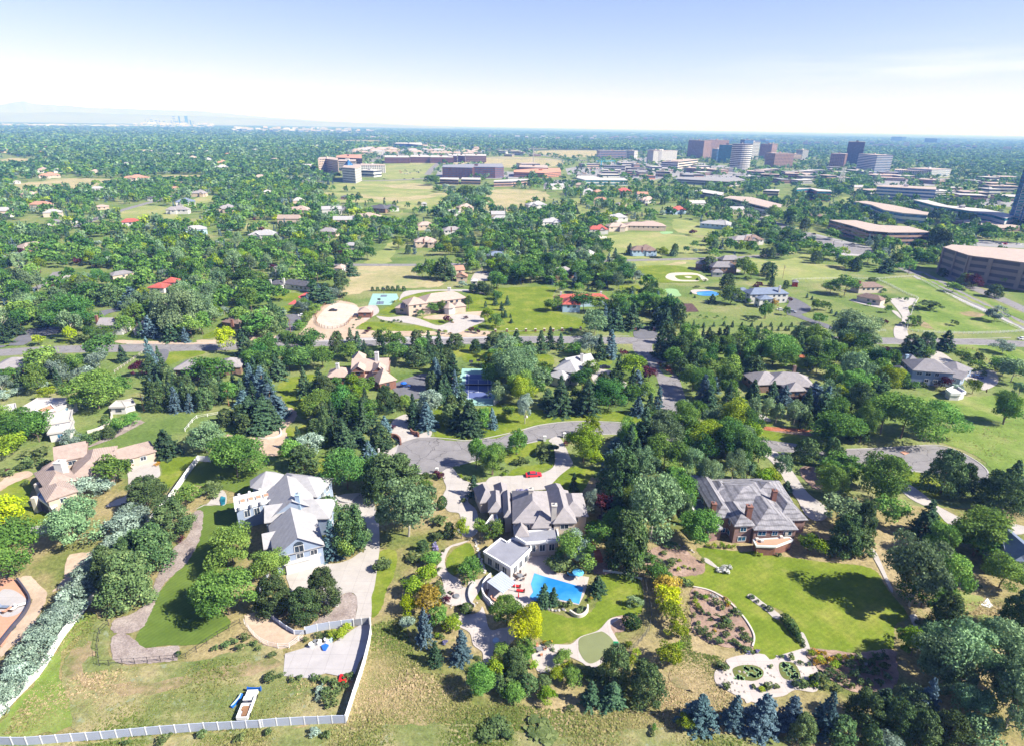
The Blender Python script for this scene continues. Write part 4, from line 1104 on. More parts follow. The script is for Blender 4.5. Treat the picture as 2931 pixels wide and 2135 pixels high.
ground_sheet('driveway', 'concrete', [
 smooth(R('F', '1040,905 1060,1000 1065,1180')+R('B', '1060,140 1040,300 1020,420 1000,480 998,640 910,660 870,665 890,560 880,470 830,440 760,470 740,560 560,500 500,420 420,470 380,480 350,380 330,280 470,230 520,215 700,215 780,200 850,170 920,120')+R('F', '940,1230 960,1120 960,1000 880,920 760,880 700,790 900,760 1000,800'), 2),
 S('F', '1560,590 1640,565 1700,640 1800,680 1900,670 2203,620 2203,735 1850,745 1760,820 1830,900 1840,1060 1760,1110 1680,1060 1700,1000 1690,920 1600,900 1560,800 1590,720 1570,660'), S('G', '0,640 150,625 290,630 400,610 500,560 520,480 500,380 470,345 555,320 640,480 655,540 560,620 480,700 410,735 0,740'),
 S('J', '1140,480 1280,470 1400,500 1500,540 1560,540 1640,500 1620,470 1720,455 1850,470 1890,510 1800,550 1700,600 1620,615 1560,590 1440,560 1300,530 1140,510 1080,500 1040,470'), S('J', '980,380 1040,390 1060,440 1000,480 940,500'), S('J', '1240,295 1300,270 1560,262 1780,262 1900,290 1900,300 1760,280 1560,272 1400,285 1260,320 1220,350'),
 S('E', '1000,500 1180,510 1240,520 1265,600 1240,640 1100,700 1060,800 960,850 830,870 900,820 1000,770 1010,640'), S('E', '140,1050 300,1020 480,1020 460,1060 220,1095'), S('K', '800,890 960,900 960,940 1080,990 1060,1040 980,1000 840,1000'), S('K', '1920,1140 2060,1200 2203,1270 2203,1300 2060,1250 1900,1160'), S('K', '1340,1040 1380,1110 1350,1110'),
 S('H', '130,440 260,440 400,620 500,760 640,870 640,960 560,980 480,930 420,820 360,740 280,600 200,500'), S('H', '1170,660 1220,640 1400,760 1520,860 1740,980 1720,1020 1600,1000 1500,900 1300,800'), S('H', '1990,1000 2203,1020 2203,1080 2060,1080'), S('D', '990,90 1040,130 1130,330 1170,420 1150,430 1060,250 1000,140'), S('D', '1300,620 1360,630 1400,780 1370,790 1320,680'),
 S('L', '1460,740 1560,760 1660,840 1600,850 1460,800'), S('L', '1720,950 1800,910 1960,900 2000,990 1900,1050 1840,1030'), S('L', '1020,720 1140,720 1160,740 1020,740'), S('L', '830,340 1000,345 1100,390 1090,410 900,370'), S('L', '1150,350 1180,330 1340,330 1350,370 1290,400 1310,470 1270,530 1290,640 1190,645 1180,560 1240,510 1210,440 1160,430 1230,490 1240,470 1190,400'),
 S('F', '1080,450 1180,400 1230,360 1170,320 1160,200 1280,140 1300,250 1380,290 1470,270 1460,320 1350,330 1210,380 1190,440 1100,580'), S('K', '1660,0 1960,0 1960,20 1660,20') if False else S('K', '1900,90 1980,110 1960,125 1880,110'), S('J', '380,500 400,480 340,480 330,580 380,600') if False else S('J', '1780,190 1830,120 1930,130 1930,190 1800,190'),
 S('E', '1540,890 1640,840 1720,740 1780,760 1780,850 1700,860 1620,850'), S('B', '0,0 1,1 2,0') if False else S('C', '1690,170 1730,180 1800,240 1790,250 1700,200'), S('D', '20,470 60,455 160,530 220,570 300,640 240,650 160,580 60,510'), S('D', '440,760 470,770 515,880 480,890 440,800'),
 S('I', '1680,390 1760,290 1840,300 1840,320 1780,310 1740,370 1700,395'), S('I', '360,210 560,140 580,150 520,190 380,240')], True)
ground_sheet('dark_driveway', 'dark asphalt', [S('J', '330,460 470,460 480,490 400,560 380,590 270,660 220,680 260,620 320,580 350,500'), S('L', '330,320 400,330 520,400 500,440 450,460 540,500 640,530 700,560 690,580 600,550 380,470 340,460 330,400 350,360'), S('I', '200,590 330,560 470,560 480,600 300,640 180,700 0,700 0,720 60,700'),
 S('K', '1160,560 1310,560 1310,640 1150,640'), S('J', '1180,1000 1440,920 1440,1060 1360,1120 1250,1120 1180,1060'), S('I', '750,440 980,400 980,420 860,450 800,480 750,470'), S('I', '1240,740 1330,740 1310,820 1260,850')], True)
ground_sheet('concrete_pad', 'pale concrete', [R('B', '320,925 470,880 560,830 700,840 860,730 910,700 990,690 985,760 960,900 900,1000 850,1140 790,1110 640,1080 520,1120 305,1100')])
ground_sheet('patio_paving', 'terracotta', [S('A', '0,380 40,330 140,350 210,440 240,510 190,610 100,740 0,860')])
ground_sheet('patio_slab', 'pale concrete', [S('A', '0,440 90,420 180,470 220,530 130,620 0,620')])
ground_sheet('soil_patch', 'tilled soil', [R('K', '1508,372 1600,372 1655,436 1558,438')])
ground_sheet('ball_field_grass', 'lawn', [S('K', '1090,90 1400,70 1600,100 1660,160 1500,205 1210,200 1190,150')])
ground_sheet('ball_field_sand', 'sand trap', [smooth(R('K', '1390,160 1420,135 1500,128 1640,135 1730,185 1680,190 1640,150 1480,150 1470,165 1510,185 1640,188 1640,198 1480,196 1410,180'), 3), S('K', '1540,160 1580,157 1600,166 1570,172'), S('O', '830,1090 920,1095 920,1112 840,1108')])
ground_sheet('putting_green', 'putting turf', [S('K', '1360,265 1420,255 1480,262 1500,290 1515,310 1470,318 1420,310 1400,285'), S('O', '1350,1060 1440,1058 1440,1072 1370,1078')])
ground_sheet('golf_green', 'golf green', [S('C', '705,870 720,800 860,755 900,755 950,790 985,840 985,890 920,940 820,1000 760,985 715,920', 6)])
ground_sheet('tee_mat', 'mat green', [R('C', '978,828 1020,830 1022,862 980,860')])
ground_sheet('lily_pond', 'pond water', [S('C', '1925,1040 2000,1015 2100,1020 2160,1060 2150,1110 2080,1140 1960,1120 1925,1080'), S('D', '275,1000 340,990 400,1010 440,1090 420,1120 330,1130 280,1080')])
# ---- tennis and sport courts
TC = ground_sheet('tennis_court', 'court teal', [R('t', '440,370 1200,380 1600,1180 1370,1455 440,1455 250,1175')], label='fenced tennis court, blue playing area on green, below the brick lodge', cat='tennis court', kind=None)
LAND.append(('blue tennis court', P('t', 900, 800)))
sub(TC, ground_sheet('court_surface', 'court blue', [R('t', '548,530 1290,540 1322,1245 512,1250')], kind=None))
lines = []
A_, B_, C_, D_ = [P('t', *q) for q in ((552, 538), (1284, 545), (1316, 1238), (518, 1244))]
def lerp2(s, t): return (A_*(1-s)+B_*s)*(1-t)+(D_*(1-s)+C_*s)*t
for s in (0, .125, .875, 1): lines.append(ribbon([lerp2(s, 0), lerp2(s, 1)], .12))
for t, s0, s1 in ((0.005, 0, 1), (.995, 0, 1), (.23, .125, .875), (.77, .125, .875)): lines.append(ribbon([lerp2(s0, t), lerp2(s1, t)], .14))
lines.append(ribbon([lerp2(.5, .23), lerp2(.5, .77)], .12))
for i, l in enumerate(lines): sub(TC, ground_sheet('court_line', 'line white', [l], False, None))
SPC = ground_sheet('sport_court', 'court teal', [R('J', '1010,295 1200,295 1215,330 1150,385 975,385')], label='small mint green sport court behind the tan mansion', cat='sport court', kind=None)
[sub(SPC, ground_sheet('key_area', 'blue shingle roof', [R('J', q)], False, None)) for q in ('1075,305 1125,305 1120,320 1070,322', '1045,355 1100,355 1095,378 1035,380')]
RSC = ground_sheet('sport_court', 'court red', [R('J', '420,320 490,280 510,290 440,335'), R('J', '340,380 400,340 412,370 400,380')], label='small red sport court under trees left of the horse ring', cat='sport court', kind=None)
sub(RSC, ground_sheet('green_margin', 'court teal', [R('J', '440,335 505,295 510,330 460,340')], False, None))
# ---- pool
ground_sheet('swimming_pool', 'pool water', [R('p', '1100,372 1280,430 1500,490 1740,560 1960,625 1925,765 1885,915 1720,870 1510,830 1190,880 1030,830 1020,780 1080,700 1040,560')], label='large blue wedge shaped swimming pool on the pale stone terrace', cat='pool', kind=None)
LAND.append(('swimming pool', P('p', 1400, 650)))
ground_sheet('swimming_pool', 'pool water', [S('K', '1640,285 1750,275 1810,295 1780,312 1660,308')], label='small blue pool beside the house with a dark blue roof', cat='pool', kind=None)
LAND.append(('small backyard pool', P('K', 1720, 295)))
ground_sheet('pool_coping', 'patio stone', [S('K', '1590,270 1640,262 1760,268 1750,272 1640,280 1640,300 1600,290')])
# ---------------------------------------------------------------- the nearest houses
r, off = house('large mansion with mauve hip roofs and flat roofed pool wing, above the blue pool', 'm', 'cream wall', 'mauve roof', [
 (630, 800, 1330, 806, 15, 6.2, 9.6, 'hip'), (1310, 812, 1722, 800, 15, 6.6, 9.4, 'hipv'), (1440, 694, 1915, 690, 11, 6.2, 8.6, 'hip'),
 (950, 892, 1290, 882, 8, 5.3, 8.2, 'hipv'), (480, 704, 650, 702, 12, 5.0, 6.6, 'hipv'), (215, 620, 500, 616, 10, 4.0, 6.0, 'hip'),
 (75, 470, 350, 425, 8, 3.6, 6.2, 'hip'), (360, 420, 590, 405, 8, 3.8, 5.8, 'hipv'), (1320, 440, 1600, 400, 8, 5.2, 7.4, 'hip'), (660, 1040, 915, 1030, 5, 4.4, 6.6, 'hipv')],
 lm='pool mansion', near=2, chim=[(1330, 640, 500, 8.5, 1.3), (940, 380, 235, 7.5, 1.3)], chmat='stone trim', garage=())
flat_poly(r, off, 'm', '650,890 680,1045 850,1150 1430,1108 1385,905 1290,900 900,950', 4.3, 'cream wall', wins=1)
flat_poly(r, off, 'm', '138,1300 430,1068 540,1132 632,1062 870,1175 935,1165 952,1240 600,1575', 3.2, 'white wall', wins=1)
flat_poly(r, off, 'm', '160,840 400,822 370,660 290,650', 3.0, 'cream wall', roof='mauve roof', par=.1)
for i, (x, y, k) in enumerate([(1445, 855, 0), (1505, 850, 0), (1565, 847, 0), (1625, 842, 0), (1440, 1000, 1), (1500, 995, 1), (1557, 992, 1), (1620, 988, 1)]):
    pass
# blue grey house at lower left
def ridge_block(c, x0, y0, x1, y1, rh, half, eh, ends='gable'):
    A, B = P(c, x0, y0, rh), P(c, x1, y1, rh)
    d = Vector((B.x-A.x, B.y-A.y, 0)); L = d.length; d.normalize()
    if ends == 'hip': A = A-d*half*.9; B = B+d*half*.9; L += 1.8*half
    n = Vector((-d.y, d.x, 0))
    return Vector((A.x, A.y, 0))-n*half, d, n, L, 2*half

def house_r(label, wall, roof, rbs, center, lm=None, near=2, chim=(), chmat='brick', wmat='window glass', cat='house', name='house', winsides=True, rcrop='n', roof2=None):
    cx, cy = center.x, center.y
    root = empty(name, (cx, cy, 0)); off = -Vector((cx, cy, 0))
    w, r = MB(), MB()
    for i, (c, x0, y0, x1, y1, rh, half, eh, ends) in enumerate(rbs):
        o, u, v, L, D = ridge_block(c, x0, y0, x1, y1, rh, half, eh, ends)
        foot(o, u, v, L, D, .5)
        block_shape(w, r, o+off, u, v, L, D, eh+.003*i, rh+.003*i, 'gable' if ends == 'gable' else 'hip')
        if winsides:
            oo = o+off
            for (p, d, ln, nn) in ((oo+v*.45, u, L, -v), (oo+v*(D-.45), u, L, v), (oo+u*.45, v, D, -u), (oo+u*(L-.45), v, D, u)):
                if nn.dot(o+u*L/2) > 0: continue
                k = int((ln-1.5)//3.2)
                for z in ([eh-1.4, eh-4.3] if eh > 5.2 else [eh-1.4]):
                    for j in range(k):
                        if random.random() < .2: continue
                        q = p+d*(ln/2+(j-(k-1)/2)*3.2); window_on(root, (q.x, q.y, z), nn, 1.5, 1.3, wmat, True)
    w.build('wall', wall, root); ro = r.build('roof', roof, root)
    for c, x, yb, yt, z, W in chim:
        G = P(c, x, yb, z); G0 = Vector((G.x, G.y, 0)); h = min(height_at(G0, px(c, x, yt)[1]), z+5)
        b = MB(); q = G0+off; X = Vector((1, 0, 0)); Y = Vector((0, 1, 0))
        b.box(q-X*W/2-Y*W/2, X, Y, W, W, z-2.5, h); b.box(q-X*(W/2+.1)-Y*(W/2+.1), X, Y, W+.2, W+.2, h+.003, h+.22)
        co = b.build('chimney', chmat, ro); k = MB(); k.cyl(q, .22, h+.22, h+.6, 7); k.build('flue', 'metal grey', co)
    tag(root, label, cat)
    if lm: LAND.append((lm, Vector((cx, cy, 0))))
    return root, off, ro
cn = P('n', 850, 800, 4)
r, off, ro = house_r('blue grey house with pale gabled roofs, turret and white roof terrace, lower left', 'blue grey wall', 'white grey roof', [
 ('n', 935, 205, 1012, 590, 10, 5.6, 6.4, 'gable'), ('n', 988, 670, 1095, 1128, 9.6, 5.8, 5.6, 'gable'), ('n', 600, 650, 1000, 600, 8.6, 3.7, 5.8, 'gable'),
 ('n', 560, 1070, 880, 1000, 6.6, 3.4, 4.4, 'gable'), ('n', 1000, 200, 1270, 230, 9, 5.0, 6.2, 'hip'), ('n', 1120, 560, 1370, 555, 8.4, 4.6, 5.4, 'hip')], cn, lm='blue grey house',
 chim=[('n', 1110, 620, 490, 8.4, 1.2)], chmat='pale blue wall', wmat='window glass')
# turret
tc = P('n', 650, 300, 5.2); q0 = Vector((tc.x, tc.y, 0))+off
b = MB(); b.cyl(q0, 4.3, 0, 5.4, 8); b.build('turret_wall', 'blue grey wall', r)
b = MB(); b.cyl(q0, 5.0, 5.4, 5.55, 8); b.cyl(q0, 5.0, 5.552, 8.6, 8, r1=.15); b.build('turret_roof', 'white grey roof', r)
# roof terrace wing with skylights
ro2 = flat_poly(r, off, 'n', '150,548 895,372 918,535 170,722', 6.2, 'blue grey wall', roof='white membrane', par=.55, wins=1, name=('terrace_wall', 'terrace_deck', 'parapet'))
for x, y in ((293, 618), (415, 588), (528, 562), (640, 535)):
    a, c2 = P('n', x-45, y+8, 6.2)+off, P('n', x+38, y-12, 6.2)+off; d = (c2-a); d.z = 0; L = d.length; d.normalize()
    b = MB(); b.box(Vector((a.x, a.y, 0)), d, Vector((-d.y, d.x, 0)), L, 1.7, 6.21, 6.5); s = b.build('skylight', 'white paint', ro2)
    b = MB(); b.box(Vector((a.x, a.y, 0))+d*.12+Vector((-d.y, d.x, 0))*.12, d, Vector((-d.y, d.x, 0)), L-.24, 1.46, 6.5, 6.54); b.build('skylight_pane', 'terracotta', s)
for x, y in ((232, 530), (385, 493), (540, 455), (245, 720), (420, 680), (560, 640)):
    q = P('n', x, y, 6.2)+off; b = MB(); b.box(Vector((q.x-.25, q.y-.25, 0)), Vector((1, 0, 0)), Vector((0, 1, 0)), .5, .5, 6.3, 7.3); b.build('terrace_post', 'white paint', ro2)
# garage fronts
fg = flat_poly(r, off, 'n', '885,1400 1420,1275 1435,1370 1270,1425 895,1520', 3.4, 'white wall', roof='white grey roof', par=.05, name=('garage_wall', 'garage_roof', 'gutter'))
for (x0, y0, x1, y1, mt) in ((905, 1640, 1185, 1560, 'vinyl panel'), (1285, 1530, 1440, 1485, 'dark panel')):
    A, B = P('n', x0, y0, 0)+off, P('n', x1, y1, 0)+off; u = (B-A); u.z = 0; L = u.length; u.normalize(); n_ = Vector((u.y, -u.x, 0))
    b = MB(); b.box(A-n_*.3+Vector((0, 0, 0)), u, n_, L, .5, .02, 2.5); b.build('garage_door', mt, r)
# gable window with arch
A = P('n', 1130, 1300, 5.0)+off
o_, u_, v_, L_, D_2 = ridge_block('n', 988, 670, 1095, 1128, 9.6, 5.8, 5.6, 'gable')
end = o_+off+u_*(L_-.40)+v_*(D_2/2)
window_on(r, (end.x, end.y, 6.1), u_, 2.0, 2.0, 'window glass', True, 'arched_window')
b = MB(); t_ = Vector((-u_.y, u_.x, 0)); k = len(b.v)
for kk in range(9):
    a_ = math.pi*kk/8; q = end+t_*1.1*math.cos(a_); b.v.append((q.x+u_.x*.1, q.y+u_.y*.1, 7.25+1.1*math.sin(a_)))
b.f.append(tuple(range(k, k+9))); b.m.append(0); b.build('fanlight', 'window glass', r)
# white balcony at its right
rb = flat_poly(r, off, 'n', '1290,440 1480,380 1510,540 1440,640 1330,640 1270,500', 3.4, 'white wall', roof='white membrane', par=.7, name=('balcony_wall', 'balcony_deck', 'railing'))
# brick mansion on the right
r, off = house('red brick mansion with weathered grey hip roofs, chimneys and a rear terrace', 'o', 'pink brick', 'weathered slate roof', [
 (1180, 812, 1950, 806, 17, 4.7, 7.6, 'hip'), (640, 560, 1800, 545, 18, 5.2, 8.1, 'hip'), (505, 602, 888, 600, 21, 5.5, 7.5, 'hipv'), (850, 748, 1205, 735, 11, 5.6, 7.6, 'hipv'),
 (395, 850, 672, 790, 5, 3.6, 5.6, 'hipv'), (1600, 655, 2110, 640, 13, 4.2, 7.0, 'hip'), (480, 270, 900, 262, 9, 5.0, 7.2, 'hip'), (1150, 300, 1850, 330, 11, 4.9, 7.6, 'hip')],
 lm='brick mansion', near=2, wmat='blue window', chim=[(1085, 530, 405, 7.4, 1.4), (490, 430, 360, 7, 1.2), (1520, 230, 140, 7.2, 1.2)], chmat='brick')
flat_poly(r, off, 'o', '1165,975 1790,935 1850,985 1560,1095 1220,1085', 3.0, 'brick', roof='terracotta', par=.12, name=('terrace_wall', 'terrace_deck', 'terrace_edge'))
for x, y in ((1200, 1150), (1610, 1110), (1280, 1180), (1690, 1040)):
    q = P('o', x, y, 0)+off; b = MB(); b.box(Vector((q.x-.4, q.y-.4, 0)), Vector((1, 0, 0)), Vector((0, 1, 0)), .8, .8, 0, 3.6); b.build('pillar', 'stone trim', r)
b = MB(); flat_poly(r, off, 'o', '60,300 330,290 500,600 160,500', 3.2, 'brick', roof='dark roof', par=.1, name=('side_wall', 'side_roof', 'side_gutter'))
# tan house far left
r, off = house('tan house with long garage wing and stone pillared deck, left of the silver hedge', 'f', 'tan wall', 'tan tile roof', [
 (655, 522, 1002, 425, 9, 3.4, 5.6, 'hip'), (440, 605, 720, 552, 17, 4.8, 7.6, 'hip'), (290, 675, 500, 605, 13, 5.8, 8.0, 'hip'), (345, 500, 560, 455, 10, 6.2, 9.0, 'gable'), (295, 748, 500, 680, 9, 5.6, 7.4, 'hip')],
 lm='garage wing house', near=2, chim=[(395, 545, 495, 7.5, 2.2)], chmat='white wall')
tq = P('f', 345, 520, 5.6)+off; b = MB(); b.cyl(tq*1, 3.0, 0, 5.2, 8); b.build('turret_wall', 'tan wall', r); b = MB(); b.cyl(tq, 3.6, 5.2, 7.2, 8, r1=.1); b.build('turret_roof', 'tan tile roof', r)
flat_poly(r, off, 'f', '235,720 290,640 400,745 330,790', 3.4, 'dark panel', roof='pale blue wall', par=.3, name=('deck_base', 'deck', 'deck_rail'))
for x, y in ((245, 830), (350, 855), (265, 740), (420, 800)):
    q = P('f', x, y-20, 0)+off; b = MB(); b.box(Vector((q.x-.6, q.y-.6, 0)), Vector((1, 0, 0)), Vector((0, 1, 0)), 1.2, 1.2, 0, 4.6); b.build('stone_pillar', 'stone trim', r)
A, B = P('f', 870, 505, 0)+off, P('f', 995, 470, 0)+off
# brick lodge
r, off = house('brick lodge with pinkish tan shingle roofs, white chimney and two dormers', 'a', 'brick', 'pale pink roof', [
 (200, 1062, 620, 1052, 9, 3.6, 6.2, 'hip'), (610, 965, 1250, 950, 12, 5.4, 8.8, 'gable'), (780, 1082, 1110, 1072, 7, 3.2, 5.2, 'shed'), (1090, 1170, 1400, 1100, 17, 3.8, 8.0, 'hipv'),
 (625, 965, 850, 960, 6, 6.6, 8.6, 'gablev'), (975, 975, 1190, 970, 6, 6.4, 8.4, 'gablev'), (620, 800, 860, 790, 8, 6.0, 8.9, 'hipv')], lm='brick lodge', near=1,
 chim=[(395, 920, 835, 5.6, 1.2), (1058, 780, 645, 8, 1.5)], chmat='white wall')
house('house with pale grey roofs and a white gable end right of the tennis court', 'K', 'white wall', 'white grey roof', [
 (505, 890, 700, 925, 12, 5.4, 8.6, 'hip'), (640, 880, 845, 838, 9, 3.8, 7.0, 'gable'), (455, 935, 600, 970, 8, 4.0, 6.0, 'hip')], lm='pale roofed house', near=1, chim=[(730, 800, 770, 6.5)], chmat='white wall')
house('house with low mauve hip roof half hidden by blue spruces, behind the lane', 'L', 'brown wall', 'mauve roof', [
 (195, 1000, 560, 1030, 12, 4.0, 7.6, 'hip'), (95, 1010, 330, 1000, 13, 3.8, 7.0, 'hip'), (350, 1060, 500, 1055, 6, 3.8, 6.6, 'hipv')], lm='mauve roofed house', near=1, chim=[(390, 900, 865, 7)], chmat='brown wall')
r, off = house('two storey pale blue house with grey hip roofs, white rear deck and side garage', 'c', 'blue grey wall', 'grey shingle roof', [
 (590, 525, 1235, 575, 13, 6.4, 10, 'hip'), (330, 592, 600, 604, 9, 3.6, 6.2, 'hip'), (1290, 582, 1508, 505, 10, 3.6, 6.6, 'hipv'), (500, 430, 760, 440, 9, 6, 9, 'hipv'), (1120, 610, 1330, 665, 7, 3.6, 5.2, 'shed')],
 lm='pale blue house', near=2, chim=[(490, 370, 300, 6.5)], chmat='pale blue wall')
flat_poly(r, off, 'c', '1085,830 1230,770 1390,870 1310,895 1160,890', 2.6, 'white wall', roof='white membrane', par=.8, name=('deck_base', 'deck', 'deck_rail'))
r, off = house('long tan stucco mansion with pinkish tile roofs and arched entry, behind the curved driveway', 'b', 'tan wall', 'pale pink roof', [
 (165, 578, 390, 592, 9, 3.4, 5.8, 'hip'), (385, 540, 700, 500, 11, 6.4, 9.4, 'hip'), (660, 500, 1345, 415, 13, 6.4, 9.8, 'hip'), (1130, 565, 1335, 545, 6, 4.0, 6.2, 'hipv'), (440, 600, 560, 600, 5, 3.6, 5.4, 'hipv'), (620, 592, 760, 588, 5, 3.6, 5.4, 'hipv')],
 lm='tan stucco mansion', near=1, chim=[(1055, 330, 255, 8.5, 1.8)], chmat='white wall')
tq = P('b', 1055, 560, 4.0)+off; b = MB(); b.cyl(tq, 3.2, 0, 4.0, 8); b.build('turret_wall', 'white wall', r); b = MB(); b.cyl(tq, 3.9, 4.0, 6.8, 8, r1=.1); b.build('turret_roof', 'pale pink roof', r)
house('white house with a bright red tile roof among dark trees', 'K', 'pale blue wall', 'red tile roof', [
 (575, 378, 725, 380, 12, 4.8, 7.8, 'hipv'), (530, 345, 945, 335, 9, 4.6, 7.0, 'hip')], lm='red roofed house', near=1, chim=[(565, 310, 283, 6), (880, 300, 278, 6)], chmat='white wall')
house('white house with dark blue roofs beside the small backyard pool', 'L', 'white wall', 'blue shingle roof', [
 (45, 300, 355, 292, 10, 6.0, 9.0, 'hip'), (-60, 290, 70, 290, 9, 5, 7.6, 'hip'), (120, 340, 240, 335, 6, 5.4, 7.4, 'hipv')], lm='dark blue roofed house', near=1, chim=[(275, 265, 235, 8)], chmat='white wall')
house('low white house with brown shingle roofs beside the white rail fence', 'L', 'cream wall', 'brown shingle roof', [
 (880, 310, 1078, 350, 8, 3.4, 5.6, 'hip'), (905, 245, 1100, 240, 9, 4.2, 6.8, 'hip')], lm='brown roofed house', near=1, chim=[(905, 220, 195, 6)])
house('house with dark grey hip roofs beside the ball field', 'K', 'brown wall', 'grey shingle roof', [
 (1625, 55, 1790, 70, 10, 5.0, 8.0, 'hip'), (1760, 85, 1960, 85, 10, 5.0, 8.4, 'hip'), (1840, 30, 1990, 25, 8, 5, 8, 'hip')], lm='house beside the ball field', near=1)
house('small brick barn with tan roof beside the horse ring', 'J', 'brick', 'pale pink roof', [(888, 440, 1002, 440, 8, 3.4, 5.6, 'hip')], cat='barn', name='barn', lm='small barn', near=1)
house('tan barn with an orange front roof beside the grey trailer', 'J', 'tan wall', 'orange tile roof', [(1665, 160, 1760, 160, 7, 3.6, 5.6, 'gablev'), (1655, 110, 1740, 105, 10, 5, 7.4, 'gable')], cat='barn', name='barn', lm='orange roofed barn', near=1)
house('white ranch house with dark roof behind the small red court', 'J', 'white wall', 'dark roof', [(175, 215, 285, 225, 9, 3.4, 5.4, 'hip'), (280, 210, 500, 240, 9, 3.4, 5.8, 'hip')], lm='white ranch house', near=1, chim=[(310, 195, 175, 5), (205, 205, 185, 5)], chmat='white wall')
house('white house with grey roof, brick chimneys and dormers above the street', 'I', 'white wall', 'mauve roof', [(755, 545, 955, 545, 9, 5, 7.8, 'gable'), (735, 590, 800, 590, 6, 3, 4.6, 'shed'), (1040, 580, 1130, 575, 9, 3.4, 5.4, 'gablev')], lm='white house with dormers', near=1, chim=[(765, 500, 468, 7), (940, 500, 472, 7), (915, 500, 478, 7)])
house('house with two red tile roofs in the trees behind the white house with dormers', 'I', 'white wall', 'red tile roof', [(1155, 245, 1290, 250, 10, 4.0, 6.2, 'hip'), (1270, 205, 1385, 205, 9, 5.6, 8, 'hip'), (1190, 330, 1310, 320, 6, 3.2, 4.2, 'shed')], lm='two level red roofed house', near=1)
house('long low house with pale blue grey roof in the trees', 'I', 'tan wall', 'grey shingle roof', [(885, 155, 1060, 125, 9, 3.4, 5.2, 'hip')], lm='low grey roofed house', near=1)
house('brown roofed ranch house behind pines below the street', 'I', 'brown wall', 'mauve roof', [(1355, 890, 1570, 895, 11, 3.4, 6.2, 'hip'), (1690, 880, 1900, 870, 11, 3.4, 6.0, 'hip'), (1485, 915, 1560, 915, 6, 3.4, 5.0, 'hipv')], lm='brown ranch house', near=1)
r, off = house('white stucco house with pale flat roofs and blue windows, left edge under big trees', 'I', 'white wall', 'white membrane', [(370, 1400, 560, 1370, 8, 3.2, 3.6, 'flat'), (330, 1330, 560, 1290, 9, 4.2, 4.7, 'flat'), (110, 1230, 440, 1230, 12, 4.4, 4.9, 'flat'), (0, 1260, 140, 1230, 10, 3.8, 4.2, 'flat')], lm='white stucco house', near=2, wmat='blue window')
flat_poly(r, off, 'I', '270,1210 400,1160 440,1200 330,1230', 5.2, 'terracotta', roof='terracotta', par=.3, name=('roof_patio_wall', 'roof_patio', 'patio_rail'))
r, off = house('low white outbuilding with flat roofs behind the stucco house', 'I', 'white wall', 'white membrane', [(855, 1190, 990, 1185, 6, 2.8, 3.2, 'flat'), (985, 1180, 1070, 1160, 6, 2.6, 3.0, 'flat')], cat='outbuilding', name='outbuilding', near=1)
house('house with a low reddish brown roof at the left edge below the street', 'I', 'brown wall', 'mauve roof', [(-80, 890, 215, 870, 12, 3.4, 6.2, 'hip')], lm='reddish roofed house', near=1)
house('small brown roofed house with brick chimney above the street', 'I', 'brown wall', 'brown shingle roof', [(1740, 515, 1885, 535, 8, 3.4, 5.6, 'hip')], lm='small brown roofed house', near=1, chim=[(1830, 520, 500, 5)])
house('blue grey house with steep roofs cut by the right edge', 'D', 'blue grey wall', 'blue shingle roof', [(1960, 125, 2070, 160, 8, 4.6, 7.4, 'gablev'), (2120, 190, 2330, 200, 12, 5.6, 8.8, 'gablev'), (2060, 90, 2240, 60, 9, 4.6, 7.6, 'hip')], lm='blue house at the right edge', near=2)
